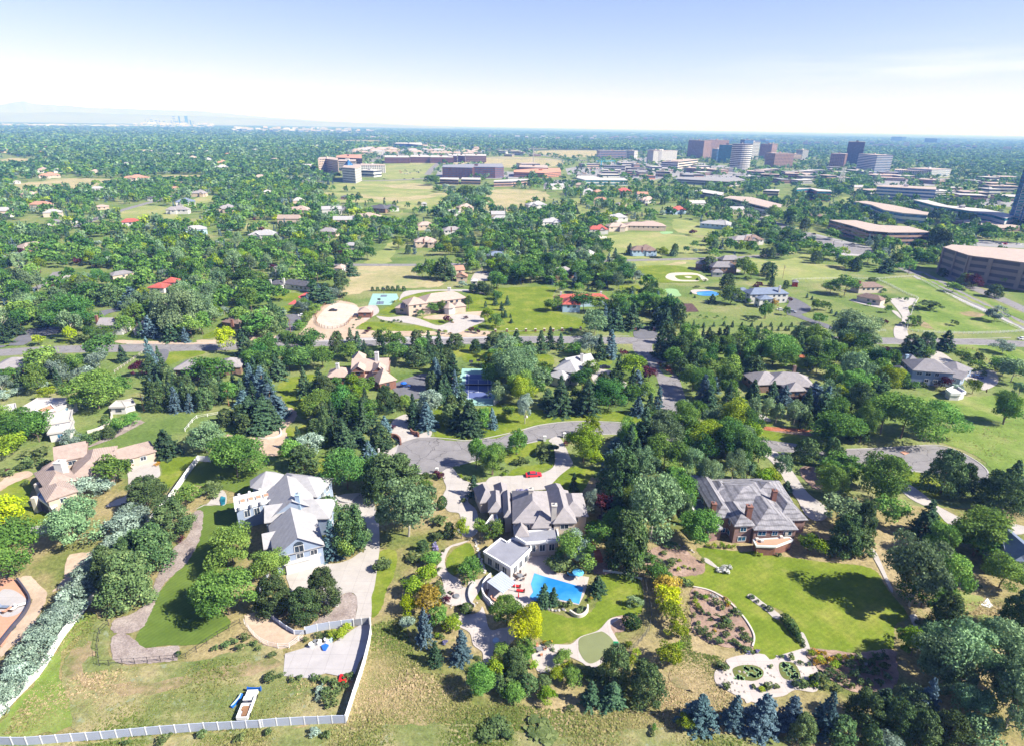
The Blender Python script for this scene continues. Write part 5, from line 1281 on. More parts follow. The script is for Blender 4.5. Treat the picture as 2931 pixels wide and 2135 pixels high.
# middle and far houses
far = [
 ('N', 960, 870, 1110, 880, 14, 'brown wall', 'dark roof', 'dark roofed house in the open meadow', 'M'), ('N', 1110, 870, 1220, 865, 12, 'white wall', 'dark roof', 'white ended dark roofed house next to it in the meadow', 0),
 ('N', 830, 945, 1075, 945, 16, 'cream wall', 'pale pink roof', 'cream house with wide pink hip roof below the open meadow', 0), ('N', 575, 1055, 715, 1060, 12, 'tan wall', 'mauve roof', 'mauve roofed house deep in the trees left of the long hedge', 0),
 ('N', 320, 885, 500, 890, 14, 'tan wall', 'pale pink roof', 'pink roofed house behind the yellow tree', 0), ('N', 290, 970, 400, 975, 12, 'tan wall', 'orange tile roof', 'salmon roofed house right of the yellow tree', 0),
 ('N', 40, 1080, 240, 1085, 12, 'white wall', 'white grey roof', 'white two level house in the trees', 0), ('N', 770, 1165, 910, 1170, 10, 'white wall', 'white grey roof', 'small white roofed house left of the long hedge', 0),
 ('N', 1340, 1140, 1520, 1135, 12, 'tan wall', 'pale pink roof', 'two level tan house with pink roofs in the wood', 0), ('N', 1365, 1010, 1500, 1005, 12, 'tan wall', 'pale pink roof', 'tan house with dark front behind poplars', 0),
 ('N', 1570, 1050, 1720, 1045, 12, 'white wall', 'mauve roof', 'low mauve roofed house among poplars', 0), ('N', 1590, 910, 1710, 905, 12, 'white wall', 'white grey roof', 'white house at the edge of the dry field', 0),
 ('N', 1690, 870, 1810, 865, 11, 'cream wall', 'pale pink roof', 'pink roofed house at the edge of the dry field', 0), ('N', 1915, 1250, 2040, 1245, 12, 'brown wall', 'blue shingle roof', 'house with blue grey roof just above the straight street', 0),
 ('N', 700, 1345, 770, 1350, 9, 'white wall', 'pale pink roof', 'white gabled cottage at the corner of the tan field', 0), ('N', 755, 785, 830, 785, 10, 'brown wall', 'dark roof', 'small dark house ringed by trees in the meadow', 0), ('N', 1390, 838, 1438, 838, 6, 'white wall', 'white grey roof', 'tiny white shed in the meadow', 0),
 ('M', 1455, 1045, 1635, 1035, 12, 'pale blue wall', 'white grey roof', 'long white house with pale roof left of the wood', 0), ('M', 1950, 1085, 2160, 1085, 12, 'white wall', 'white grey roof', 'white house with low wide roof', 0),
 ('M', 945, 985, 1100, 980, 10, 'white wall', 'red tile roof', 'red roofed house below the diagonal road', 0), ('M', 330, 910, 480, 905, 12, 'cream wall', 'white grey roof', 'cream house with white roof left of the diagonal road', 0),
 ('M', 365, 985, 490, 980, 11, 'white wall', 'grey shingle roof', 'grey roofed white house left of the diagonal road', 0), ('M', 500, 970, 610, 965, 10, 'white wall', 'tan tile roof', 'tan roofed house touching the diagonal road', 0),
 ('M', 740, 865, 860, 860, 12, 'tan wall', 'pale pink roof', 'pinkish roofed house above the diagonal road', 0), ('M', 1300, 885, 1480, 885, 10, 'white wall', 'mauve roof', 'low house right of the green field', 0),
 ('M', 1380, 825, 1540, 820, 12, 'white wall', 'blue shingle roof', 'blue roofed house right of the diagonal road', 0), ('M', 1720, 875, 1870, 870, 12, 'tan wall', 'mauve roof', 'two storey mauve roofed house with gables', 0),
 ('M', 1155, 795, 1245, 795, 10, 'white wall', 'dark roof', 'dark blue shed with white front by the diagonal road', 0), ('M', 1500, 755, 1620, 755, 12, 'tan wall', 'mauve roof', 'low mauve roofed house behind pines', 0), ('M', 1345, 715, 1420, 712, 10, 'cream wall', 'orange tile roof', 'peach roofed house in the trees', 0),
 ('M', 700, 720, 820, 718, 12, 'white wall', 'white grey roof', 'white roofed shed in the dry field', 0), ('M', 300, 615, 470, 612, 14, 'cream wall', 'orange tile roof', 'orange roofed mansion left of the dry field', 0),
 ('M', 960, 635, 1170, 632, 16, 'cream wall', 'orange tile roof', 'wide peach roofed mansion at the middle of the dry field', 0), ('M', 285, 572, 390, 570, 14, 'white wall', 'tan tile roof', 'pale mansion far left', 0), ('M', 420, 575, 510, 572, 12, 'white wall', 'pale grey roof', 'pale grey roofed mansion far left', 0),
 ('M', 715, 582, 795, 580, 14, 'cream wall', 'pale pink roof', 'cream roofed house alone in the far trees', 0), ('M', 1480, 480, 1565, 478, 16, 'cream wall', 'pale pink roof', 'cream mansion in the far forest', 0), ('M', 1600, 495, 1680, 493, 14, 'white wall', 'white grey roof', 'white mansion in the far forest', 0),
 ('M', 1710, 515, 1800, 512, 14, 'white wall', 'orange tile roof', 'orange roofed mansion in the far forest', 0), ('M', 1680, 552, 1810, 550, 12, 'white wall', 'white grey roof', 'long white roofed building in the far trees', 0), ('M', 180, 1190, 380, 1160, 12, 'brown wall', 'tan tile roof', 'long low tan roofed house far left', 0),
 ('M', 0, 915, 75, 920, 12, 'white wall', 'white grey roof', 'white house at the left edge', 0), ('M', 90, 665, 165, 662, 12, 'white wall', 'white grey roof', 'white house at the end of the left dry field', 0), ('M', 310, 405, 410, 402, 22, 'cream wall', 'orange tile roof', 'distant salmon roofed building in the forest', 0),
 ('O', 310, 850, 460, 845, 14, 'white wall', 'white grey roof', 'white house with round pale roof on the dry hill', 0), ('O', 415, 985, 580, 980, 12, 'white wall', 'white grey roof', 'white flat looking house above the poplars', 0),
 ('O', 1075, 1010, 1400, 1015, 18, 'tan wall', 'pale pink roof', 'very wide pink roofed estate beside the putting green', 0), ('O', 785, 1040, 945, 1040, 10, 'white wall', 'red tile roof', 'long red roofed pavilion left of the wide pink estate', 0),
 ('O', 945, 1020, 1100, 1015, 12, 'cream wall', 'pale pink roof', 'cream pavilion between red pavilion and the pink estate', 0), ('O', 1660, 990, 1905, 1010, 16, 'pale blue wall', 'white grey roof', 'pale blue mansion with white roof', 0),
 ('O', 1935, 1125, 2170, 1120, 14, 'cream wall', 'mauve roof', 'cream house with mauve roofs right of the wide lawns', 0), ('O', 1125, 1205, 1330, 1205, 12, 'pale blue wall', 'brown shingle roof', 'dark gabled house with brown roof and chimneys above the street', 0),
 ('O', 665, 1210, 790, 1240, 9, 'white wall', 'pale grey roof', 'white gabled house with pale grey roof in the wood', 0), ('O', 0, 1240, 120, 1238, 12, 'brown wall', 'blue shingle roof', 'blue grey roofed house above the street by the wood', 0), ('O', 740, 745, 840, 742, 14, 'white wall', 'white grey roof', 'white roofed barn at the edge of the offices', 0),
 ('O', 840, 745, 905, 742, 12, 'brown wall', 'orange tile roof', 'orange roofed barn at the edge of the offices', 0), ('O', 980, 740, 1130, 738, 12, 'brown wall', 'red tile roof', 'low red roofed building behind trees', 0), ('O', 510, 1390, 680, 1370, 10, 'brown wall', 'mauve roof', 'mauve roofed house in the dark grove above the red roof', 0),
 ('O', 940, 950, 1100, 945, 12, 'white wall', 'white grey roof', 'white roofed house behind the purple hedge', 0), ('O', 1020, 840, 1090, 838, 10, 'tan wall', 'mauve roof', 'small mauve roofed house in the middle grove', 0), ('O', 1210, 810, 1310, 805, 10, 'white wall', 'pale pink roof', 'small white house in the middle grove', 0),
 ('O', 1430, 890, 1560, 885, 12, 'pale blue wall', 'red tile roof', 'red roofed pale blue house behind trees', 0), ('P', 0, 1125, 160, 1120, 12, 'white wall', 'brown shingle roof', 'white house with brown roof beside the avenue', 0), ('P', 510, 935, 640, 940, 12, 'brown wall', 'brown shingle roof', 'brown roofed house hidden behind the avenue trees', 0),
 ('K', 1760, 125, 1850, 128, 6, 'grey concrete', 'grey shingle roof', 'small round roofed pavilion in front of the grey roofed house', 0), ('J', 1780, 195, 1840, 195, 4, 'white wall', 'white membrane', 'small grey trailer shed beside the orange roofed barn', 0),
 ('L', 375, 200, 430, 205, 5, 'red door', 'grey shingle roof', 'tiny red sided shed on the meadow behind the white house', 0),
]
for (c, x0, y0, x1, y1, D, wl, rf, lab, _) in far:
    A, B = P(c, x0, y0, 4), P(c, x1, y1, 4); L = (B-A).length; sc = 1 if L > 14 else .6
    L_ = max(6, L); ev, rdg = (5.0, 8.0) if L > 16 else (3.4, 5.4)
    rdg = min(rdg, ev+min(L, D)*.32)
    bl = [(x0, y0, x1, y1, D, ev, rdg, 'hip')]
    if L > 20:
        t = random.choice([.18, .55]); bl.append((x0+(x1-x0)*t, y0+4, x0+(x1-x0)*(t+.3), y0+4, D*.7, ev-.3, rdg-.8, random.choice(['hipv', 'gablev'])))
        bl.append((x0+(x1-x0)*.35, y0-10, x0+(x1-x0)*.85, y1-10, D*.8, ev+.8, rdg+.9, 'hip'))
    near = 1 if (A-CAM).length < 620 else 0
    house(lab, c, wl, rf, bl, near=near, cat='shed' if 'shed' in lab else 'house', name='shed' if 'shed' in lab else 'house', lm=lab.replace('house with', 'house with').split(' above')[0] if random.random() < .55 and len(lab.split(' above')[0].split()) < 7 else None,
          chim=[(x0+(x1-x0)*.4, y0-8, y0-24, ev+1.4)] if L > 18 and near else ())
# scattered pale roofs of the distant suburb, each its own house
cnt = 0
for i in range(400):
    X, Y = random.uniform(0, 2931), random.choice([random.uniform(392, 460), random.uniform(400, 640)])
    col = min(39, int(X/2931*40)); row = max(0, np.searchsorted(ROWS_Y, Y)-1)
    if int(MASK[row][col]) < 6 or (1150 < X < 1500 and Y < 470): continue
    G = P0(X, Y); 
    if blocked(np.array([[G.x, G.y]]))[0]: continue
    c = random.choice(['pale pink roof', 'white grey roof', 'mauve roof', 'tan tile roof', 'pale grey roof', 'orange tile roof', 'white grey roof'])
    d = proj(G)[2]; wpx = random.uniform(16, 26)*FPX/d
    nm = {'pale pink roof': 'pale pink', 'white grey roof': 'white', 'mauve roof': 'mauve', 'tan tile roof': 'tan', 'pale grey roof': 'pale grey', 'orange tile roof': 'salmon'}[c]
    house('small distant house with a %s roof showing above the far treetops' % nm, 'z', random.choice(['white wall', 'cream wall', 'tan wall']), c, [(X-wpx/2, Y, X+wpx/2, Y+random.uniform(-1, 1), random.uniform(9, 14), 6.2, 9.6, random.choice(['hip', 'gable']))], near=0, wins=False, group='%s roofed houses in the distant suburb' % nm)
    cnt += 1
    if cnt > 84: break
# ---------------------------------------------------------------- offices and towers
OB = office
def OR(label, crop, roofpts, h, floors, style, wall, glass, **k):
    """footprint traced along the roof edge at height h"""
    return office_poly(label, [Vector((q.x, q.y, 0)) for q in pts(crop, roofpts, h)], h, floors, style, wall, glass, **k)
OR('huge tan parking structure with angled concrete piers beside the avenue, right edge', 'P', '1575,1180 1640,1160 2260,1200 2400,1330 2203,1300 1950,1265 1780,1245', 19, 4, 'brace', 'tan concrete', 'dark panel', lm='big parking structure', pent=0, cat='parking garage', name='parking_garage', roofmat='gravel roof')
OR('brown office building with long curved tan roof behind the avenue trees', 'P', '672,965 880,968 1060,1005 1290,1015 1462,1060 1300,1062 1130,1062 980,1050 850,1010', 12, 3, 'ribbon', 'office brown', 'dark glass', lm='curved brown office', pent=0)
OR('low white office with cranked pale roof and ribbon windows above the curved brown office', 'P', '865,820 960,815 1180,850 1450,905 1440,925 1250,910 1100,885 1000,845', 12, 2, 'ribbon', 'office white', 'tower blue glass', lm='cranked white office', pent=0)
OR('long low hall with pale roofs and angled glass end right of the cranked office', 'P', '1330,805 1500,850 1950,920 2060,950 2150,930 1900,880 1600,850 1450,810', 12, 2, 'slot', 'grey concrete', 'teal glass', lm='long pale hall', pent=1, roofmat='white membrane')
OR('white office block with stepped blue ribbon windows behind the grass strip', 'P', '1045,700 1510,725 1508,706 1360,700 1220,690 1050,692', 20, 4, 'ribbon', 'office white', 'tower blue glass', lm='ribbon window office', pent=1)
OR('white low office with brown ribbon front left of the avenue trees', 'T', '120,1195 230,1165 560,1185 1030,1300 1020,1345 800,1345 570,1290 300,1220', 11, 2, 'ribbon', 'office white', 'dark glass', lm='low white office', pent=0)
OR('red brick and glass office of three storeys with curved pale roof', 'T', '1270,1060 1480,1045 1600,1090 1820,1095 1800,1075 1600,1055 1500,1040 1300,1040', 15, 3, 'ribbon', 'office red brick', 'teal glass', lm='red brick office', pent=0, roofmat='white membrane')
OR('small cream building with flat roof among trees left of the red brick office', 'T', '745,1080 990,1090 1000,1065 800,1065', 9, 2, 'slot', 'cream wall', 'dark glass', pent=0, roofmat='white membrane')
OR('brown low office with dark ribbon windows below the brick tower', 'T', '1080,810 1480,830 1485,805 1100,790', 12, 3, 'ribbon', 'office brown', 'dark glass', lm='low brown office')
OR('white roofed parking garage with grey lower deck', 'O', '1450,640 1900,665 2020,650 1960,630 1500,625', 9, 2, 'slot', 'grey concrete', 'dark panel', lm='grey parking garage', pent=0, cat='parking garage', name='parking_garage', roofmat='parking paving')
OR('low white warehouse roof behind trees right of the garage', 'O', '1605,735 1830,770 1850,750 1700,725', 8, 2, 'slot', 'grey concrete', 'dark panel', pent=0, roofmat='white membrane')
OR('long low building with blue white curved roof left of the orange tent', 'O', '690,632 760,650 1095,652 1060,635 880,632 800,615 700,615', 10, 2, 'ribbon', 'office white', 'teal glass', lm='blue white low building', pent=0, roofmat='white membrane')
OR('long plain brown brick warehouse with flat white roof above the dry field', 'W', '900,775 1180,770 1450,745 1440,730 1210,735 905,755', 9, 2, 'slot', 'office brown', 'dark glass', lm='brown brick warehouse', pent=0, roofmat='white membrane')
OR('low dark glass building with white flat roof below the dark apartment block', 'W', '50,735 340,745 350,715 60,712', 9, 2, 'ribbon', 'office brown', 'dark glass', pent=0, roofmat='white membrane')
OR('second low dark glass building beside it with white flat roof', 'W', '385,738 690,745 690,715 400,710', 9, 2, 'ribbon', 'office brown', 'dark glass', pent=0, roofmat='white membrane')
OR('dark red apartment block with blue glass bays and flat grey roof, wide front', 'W', '90,545 560,555 590,540 920,545 1055,540 1030,490 590,495 100,510', 22, 6, 'fins', 'office red brick', 'tower blue glass', lm='dark red apartment block', cat='apartment building', name='apartment_building', roofmat='flat membrane')
OR('building site with orange steel floors and open concrete frames under the cranes', 'W', '1215,625 1700,640 1960,620 1940,560 1700,560 1220,590', 10, 3, 'slot', 'orange steel', 'dark panel', lm='orange building site', cat='construction site', name='construction_building', pent=2, roofmat='terracotta')
OR('second unfinished concrete frame with reddish edges behind the orange site', 'W', '1300,545 1760,560 1740,515 1310,510', 12, 4, 'slot', 'office brown', 'dark panel', cat='construction site', name='construction_building')
OR('seven storey pink and white hotel block left of the glass pyramid building', 'N', '578,485 640,482 735,495 735,478 680,468 590,470', 30, 7, 'grid', 'tan wall', 'dark glass', lm='pink hotel block', cat='hotel', name='hotel')
r = OR('white office block with tall dark windows and a small blue glass pyramid', 'V', '545,550 750,565 840,535 830,500 600,505', 26, 6, 'fins', 'office white', 'dark glass', lm='pyramid office', pent=0)
q = P('V', 650, 515, 26); rr = Vector((q.x, q.y, 0))-r.location; b = MB(); b.cyl(rr, 9, 26.01, 36, 4, r1=.2); b.build('pyramid_top', 'tower blue glass', r)
OR('long four storey white office with square windows right of the pyramid block', 'V', '840,520 1225,520 1225,500 840,488', 16, 4, 'grid', 'office white', 'dark glass', lm='long white office')
OR('white office behind the pyramid block', 'V', '485,450 760,455 765,425 500,425', 22, 5, 'ribbon', 'office white', 'dark glass')
OR('terraced brick red building with stepped roofs', 'V', '450,395 860,410 850,350 600,345 460,365', 18, 4, 'ribbon', 'orange tile roof', 'dark glass', lm='terraced red building', roofmat='orange tile roof')
for i, (x0, x1, y, lab) in enumerate([(1215, 1610, 385, 'brick apartment row with white roof nearest the long green lot'), (1620, 1930, 380, 'brick apartment row with pinkish end bays'), (1935, 2300, 385, 'dark brick apartment row behind the road')]):
    OR(lab, 'V', '%d,%d %d,%d %d,%d %d,%d' % (x0, y+5, x1, y+8, x1-20, y-20, x0+10, y-25), 16, 4, 'fins', 'office red brick', 'dark glass', cat='apartment building', name='apartment_building', roofmat='white membrane', lm=lab.split(' with')[0] if i == 0 else None)
for i, (x0, x1, lab) in enumerate([(185, 320, 'pink brick apartment block with pale roof'), (335, 445, 'shaded brick apartment block beside the pink one'), (455, 780, 'pale brick apartment row with white bays')]):
    OR(lab, 'W', '%d,365 %d,370 %d,345 %d,340' % (x0, x1, x1, x0), 18, 4, 'fins', 'pink brick' if i != 1 else 'office red brick', 'dark glass', cat='apartment building', name='apartment_building', roofmat='white membrane')
# pale townhouse roofs massed behind
rg = random.Random(3)
for i in range(62):
    x, y = rg.uniform(740, 1380), rg.uniform(240, 310)
    if i % 2: x, y = rg.uniform(1500, 2700), rg.uniform(205, 330)
    if i > 52: x, y = rg.uniform(900, 1350), rg.uniform(60, 95)
    G = P('V', x, y, 9); wpx = rg.uniform(22, 45)*FPX/proj(G)[2]*5.5
    if i > 52: wpx *= .8
    house('pale roofed townhouse in the dense rows behind the brick apartments', 'V', rg.choice(['cream wall', 'white wall', 'tan wall']), 'pale pink roof' if i % 3 else 'white grey roof', [(x-wpx/2, y, x+wpx/2, y+1, 14, 9, 13, 'hip')], near=0, wins=True, group='pale townhouses behind the brick apartments', name='townhouse')
OR('silver grey stadium like hall with pale dome behind the townhouses', 'V', '1370,175 1600,180 1810,200 1800,160 1640,160 1400,160', 16, 2, 'slot', 'tower blue glass', 'dark panel', roofmat='white membrane', lm='pale distant hall')
# office park towers: front edge at ground, top y
OB('white five storey office with brown glass left wing, left of the white hotel', 'S', '345,580 780,585', 450, 5, 'ribbon', 'office brown', 'tower blue glass', depth=30, lm='glass winged office')
OB('white gridded end block joined to the glass winged office', 'S', '785,575 905,580', 450, 5, 'grid', 'office white', 'dark glass', depth=32)
OB('tall white hotel slab with vertical window strips and roof boxes', 'S', '1200,650 1570,640', 455, 12, 'fins', 'office white', 'dark glass', depth=26, lm='white hotel slab', cat='hotel', name='hotel', pent=2)
OB('white end tower of the hotel slab', 'S', '1125,640 1195,648', 440, 12, 'slot', 'office white', 'dark panel', depth=30, cat='hotel', name='hotel')
OB('low white hotel annex with flat roof in front of the slab', 'S', '1330,735 1590,745', 625, 3, 'slot', 'office white', 'dark glass', depth=40)
OB('second low hotel annex with brown recess', 'S', '1600,740 1900,700', 620, 3, 'ribbon', 'cream wall', 'dark glass', depth=36)
OB('brown gridded tower with flat cream top, left tower of the pair', 'S', '1740,560 1985,575', 285, 16, 'grid', 'office brown', 'dark glass', depth=38, lm='left brown tower')
OB('brown gridded tower partly behind the teal glass tower', 'S', '2080,560 2370,560', 285, 16, 'grid', 'office brown', 'dark glass', depth=38, lm='second brown tower')
OB('teal glass tower with smooth dark front', 'T', '15,640 215,650', 355, 12, 'curtain', 'dark panel', 'teal glass', depth=36, lm='teal glass tower')
OB('slim white and dark slab left of the teal tower', 'S', '2120,610 2200,620', 420, 9, 'curtain', 'office white', 'tower blue glass', depth=20)
# curved striped tower
g0, g1 = P('T', 190, 770), P('T', 520, 775); cx = (g0+g1)/2; cx = cx+Vector((cx.x, cx.y, 0)).normalized()*24; rad = (g1-g0).length*.47
poly = [Vector((cx.x+rad*math.cos(a*math.pi/12), cx.y+rad*.85*math.sin(a*math.pi/12), 0)) for a in range(24)]
hh = height_at(Vector((g0.x, g0.y, 0)), px('T', 240, 345)[1])
office_poly('rounded office tower striped with white bands and dark glass', poly, hh, 14, 'ribbon', 'office white', 'dark glass', lm='striped round tower', roofmat='flat membrane')
OB('white tower with square punched windows and dark box on top', 'T', '545,590 650,590', 315, 12, 'grid', 'office white', 'dark glass', depth=34, lm='white punched tower')
OB('dark slim tower rising behind the striped round tower', 'T', '405,600 545,600', 280, 16, 'curtain', 'dark panel', 'tower blue glass', depth=24)
OB('dark blue and brick tower right of the white punched tower', 'T', '665,580 850,590', 345, 13, 'grid', 'office brown', 'dark glass', depth=34, lm='dark brick tower')
OB('cream striped tower behind the dark brick tower', 'T', '860,570 935,570', 340, 12, 'ribbon', 'cream wall', 'dark glass', depth=26)
OB('dark blue distant box above the dark brick tower', 'T', '775,335 920,335', 275, 6, 'curtain', 'dark panel', 'tower blue glass', depth=60)
OB('wide brown office cube with fine grid and cream plant box', 'T', '900,725 1190,725', 495, 10, 'grid', 'office brown', 'dark glass', depth=44, lm='wide brown cube')
OB('pale pink striped block behind the wide brown cube', 'T', '1210,630 1330,630', 510, 6, 'ribbon', 'tan wall', 'dark glass', depth=30)
OB('tall pale office with stepped top behind the brown cube', 'T', '1340,610 1430,610', 440, 10, 'ribbon', 'office white', 'dark glass', depth=34)
OB('brown office cube with cream roof box beside the dark tower', 'T', '1770,725 1995,735', 495, 10, 'grid', 'office brown', 'dark glass', depth=42, lm='right brown cube')
OB('very dark tall tower with vertical ribs', 'T', '2010,700 2260,710', 310, 20, 'fins', 'dark panel', 'dark glass', depth=44, lm='dark ribbed tower')
OB('white office slab with blue window stripes right of the dark tower', 'U', '70,640 300,670', 400, 12, 'ribbon', 'office white', 'tower blue glass', depth=40, lm='blue striped slab')
OB('smaller white gridded office right of the blue striped slab', 'U', '395,570 500,572', 425, 7, 'grid', 'office white', 'dark glass', depth=34)
OB('dark blue slab alone on the right horizon', 'U', '940,270 1095,275', 205, 7, 'curtain', 'dark panel', 'tower blue glass', depth=50, lm='blue horizon slab')
OB('hazy dark block left of the blue slab on the horizon', 'U', '520,240 660,245', 185, 6, 'curtain', 'dark panel', 'tower blue glass', depth=50)
OB('wide white mall building with glass bays right of the blue striped slab', 'U', '560,680 1010,700', 605, 4, 'grid', 'office white', 'dark glass', depth=60, lm='wide mall')
OB('pale mall wing with curved white front', 'U', '1020,700 1260,690', 600, 4, 'fins', 'office white', 'tower blue glass', depth=60)
OB('flat brown shop row in front of the mall', 'U', '320,720 670,720', 670, 2, 'slot', 'office brown', 'dark panel', depth=40)
OB('low brown brick block below the mall', 'U', '840,770 1130,790', 720, 3, 'slot', 'office brown', 'dark panel', depth=40)
OB('long brown building behind the round tower podium', 'S', '1700,790 2250,830', 720, 3, 'ribbon', 'office brown', 'dark glass', depth=40)
OB('grey blank podium of the striped round tower', 'T', '480,860 750,870', 775, 2, 'slot', 'grey concrete', 'dark panel', depth=40, height=12)
OB('orange tent shaped kiosk in the parking lots', 'S', '1140,905 1240,905', 850, 1, 'slot', 'orange steel', 'dark panel', depth=22, cat='kiosk', name='kiosk', pent=0, roofmat='orange tile roof')
OB('low brown grey hall below the long pale hall', 'P', '1640,1000 2010,1060', 970, 2, 'slot', 'office brown', 'dark panel', depth=40)
# glass tower cut by the right edge
r = OB('tall blue glass tower with white balcony grid, cut by the right edge', 'P', '2062,1010 2330,1045', 480, 24, 'curtain', 'dark panel', 'tower blue glass', depth=44, height=92, lm='glass tower at the right edge', pent=0)
base = pts('P', '2062,1010 2330,1045'); o_, u_, v_, L_, D_2 = frame(base[0], base[1], 44); oo = o_-r.location; nn = -v_
for i in range(2, 15):
    for j in range(3):
        b = MB(); b.box(oo+u_*(5+j*9)+nn*.2, u_, nn, 6.5, .5, i*3.8+.3, i*3.8+3.1); b.build('window_bay', 'office white', r)
        b = MB(); b.box(oo+u_*(5.7+j*9)+nn*.7, u_, nn, 5.1, .12, i*3.8+.7, i*3.8+2.7); b.build('bay_glass', 'teal glass', r)
# three cell / power masts
def lattice(label, crop, x, yb, yt, w, mat='office white'):
    G = P(crop, x, yb); h = height_at(Vector((G.x, G.y, 0)), px(crop, x, yt)[1]); b = MB()
    for sx, sy in ((-1, -1), (1, -1), (1, 1), (-1, 1)): b.tube([(sx*w, sy*w, 0), (sx*w*.35, sy*w*.35, h)], .45, 4)
    root = empty('lattice_tower', (G.x, G.y, 0)); b.build('tower_legs', mat, root); b = MB()
    for i in range(7):
        t = i/7; a = w*(1-t*.65); t2 = (i+1)/7; a2 = w*(1-t2*.65)
        for s in (-1, 1):
            b.tube([(-a, s*a, h*t), (a2, s*a2, h*t2)], .25, 4); b.tube([(s*a, -a, h*t), (s*a2, a2, h*t2)], .25, 4); b.tube([(a, s*a, h*t), (-a2, s*a2, h*t2)], .25, 4)
    b.build('bracing', mat, root); tag(root, label, 'tower')
rg = random.Random(31)
low = 0
for crop, xa, xb, ya, yb, n in (('O', 60, 560, 420, 640, 16), ('O', 640, 1450, 540, 660, 26), ('O', 1500, 2203, 560, 700, 18), ('P', 120, 1000, 560, 690, 22), ('P', 900, 2050, 600, 820, 34), ('N', 1180, 1900, 330, 470, 16), ('N', 560, 1000, 560, 640, 7)):
    for i in range(n):
        x, y = rg.uniform(xa, xb), rg.uniform(ya, yb); L = rg.uniform(18, 55); D = rg.uniform(16, 45)
        q = P(crop, x, y); o_ = Vector((q.x, q.y, 0)); an = rg.uniform(-.35, .35); u_ = Vector((math.cos(an), math.sin(an), 0)); v_ = Vector((-u_.y, u_.x, 0))
        c4 = [o_, o_+u_*L, o_+u_*L+v_*D, o_+v_*D]
        if blocked(np.array([(k.x, k.y) for k in c4+[o_+u_*L/2+v_*D/2]])).any(): continue
        wc = rg.choice(['office white', 'office white', 'cream wall', 'office brown', 'grey concrete', 'tan wall']); rc = rg.choice(['white membrane', 'white membrane', 'gravel roof', 'parking paving'])
        nm = {'office white': 'white', 'cream wall': 'cream', 'office brown': 'brown', 'grey concrete': 'grey', 'tan wall': 'tan'}[wc]
        office_poly('low %s commercial building in the sprawl around the office towers' % nm, c4, rg.uniform(6, 13), 2, rg.choice(['ribbon', 'slot']), wc, 'dark glass', cat='commercial building', name='commercial_building', roofmat=rc, pent=rg.choice([0, 1]), group='low %s commercial buildings round the towers' % nm)
lattice('white lattice tower standing among the trees right of the brown cube', 'T', 1960, 1000, 720, 5)
def crane(label, crop, x, yb, yt, mat):
    G = P(crop, x, yb); h = height_at(Vector((G.x, G.y, 0)), px(crop, x, yt)[1]); root = empty('tower_crane', (G.x, G.y, 0))
    b = MB(); b.box(Vector((-1, -1, 0)), Vector((1, 0, 0)), Vector((0, 1, 0)), 2, 2, 0, h); b.build('mast', mat, root)
    b = MB(); b.tube([(-14, 0, h), (38, 6, h+1)], .9, 4); b.tube([(0, 0, h+6), (38, 6, h+1)], .2, 4); b.tube([(0, 0, h+6), (-14, 0, h)], .2, 4); b.tube([(0, 0, h), (0, 0, h+6)], .5, 4); b.build('jib', mat, root)
    b = MB(); b.box(Vector((-14, -1.5, 0)), Vector((1, 0, 0)), Vector((0, 1, 0)), 4, 3, h-3, h); b.build('counterweight', 'grey concrete', root); tag(root, label, 'crane')
crane('bright blue tower crane in the building site', 'S', 385, 740, 620, 'crane blue'); crane('thin grey tower crane over the orange building site', 'W', 1520, 520, 260, 'grey concrete')
# distant downtown skyline, buildings stand on the plain 14 km away
def hdir(X):
    d = _f+_r*((X-1465.5)/FPX)-_u*((352+(X-1465)*.0166-1067.5)/FPX); return Vector((d.x, d.y, 0)).normalized()
def sky_b(x0, x1, yb, yt, mat, D, far_d, crop, lab, grp, cat='skyscraper', glass='tower blue glass'):
    # x/y in crop; real distance far_d: base on the ground plane there
    X0, YT = px(crop, x0, yt); X1, _ = px(crop, x1, yt)
    def at(X):
        return hdir(X)
    A = at(X0)*far_d; B = at(X1)*far_d
    H = height_at(Vector((A.x, A.y, 0)), YT)
    if H < 12: H = 14
    o, u, v, L, D = frame(A, B, D)
    poly = [o, o+u*L, o+u*L+v*D, o+v*D]; cen = sum(poly, Vector())/4; root = empty('skyscraper' if cat == 'skyscraper' else 'city_building', (cen.x, cen.y, 0)); pl = [p-cen for p in poly]
    w = MB(); w.prism(pl, 0, H); w.build('wall', mat, root)
    n = max(2, min(6, int(H/25))); g = MB()
    for i in range(n): g.box(pl[0]+u*L*.06, u, -v, L*.88, .6, H*(i+.25)/n, H*(i+.75)/n)
    g.build('window_band', glass, root); tag(root, lab, cat, grp)
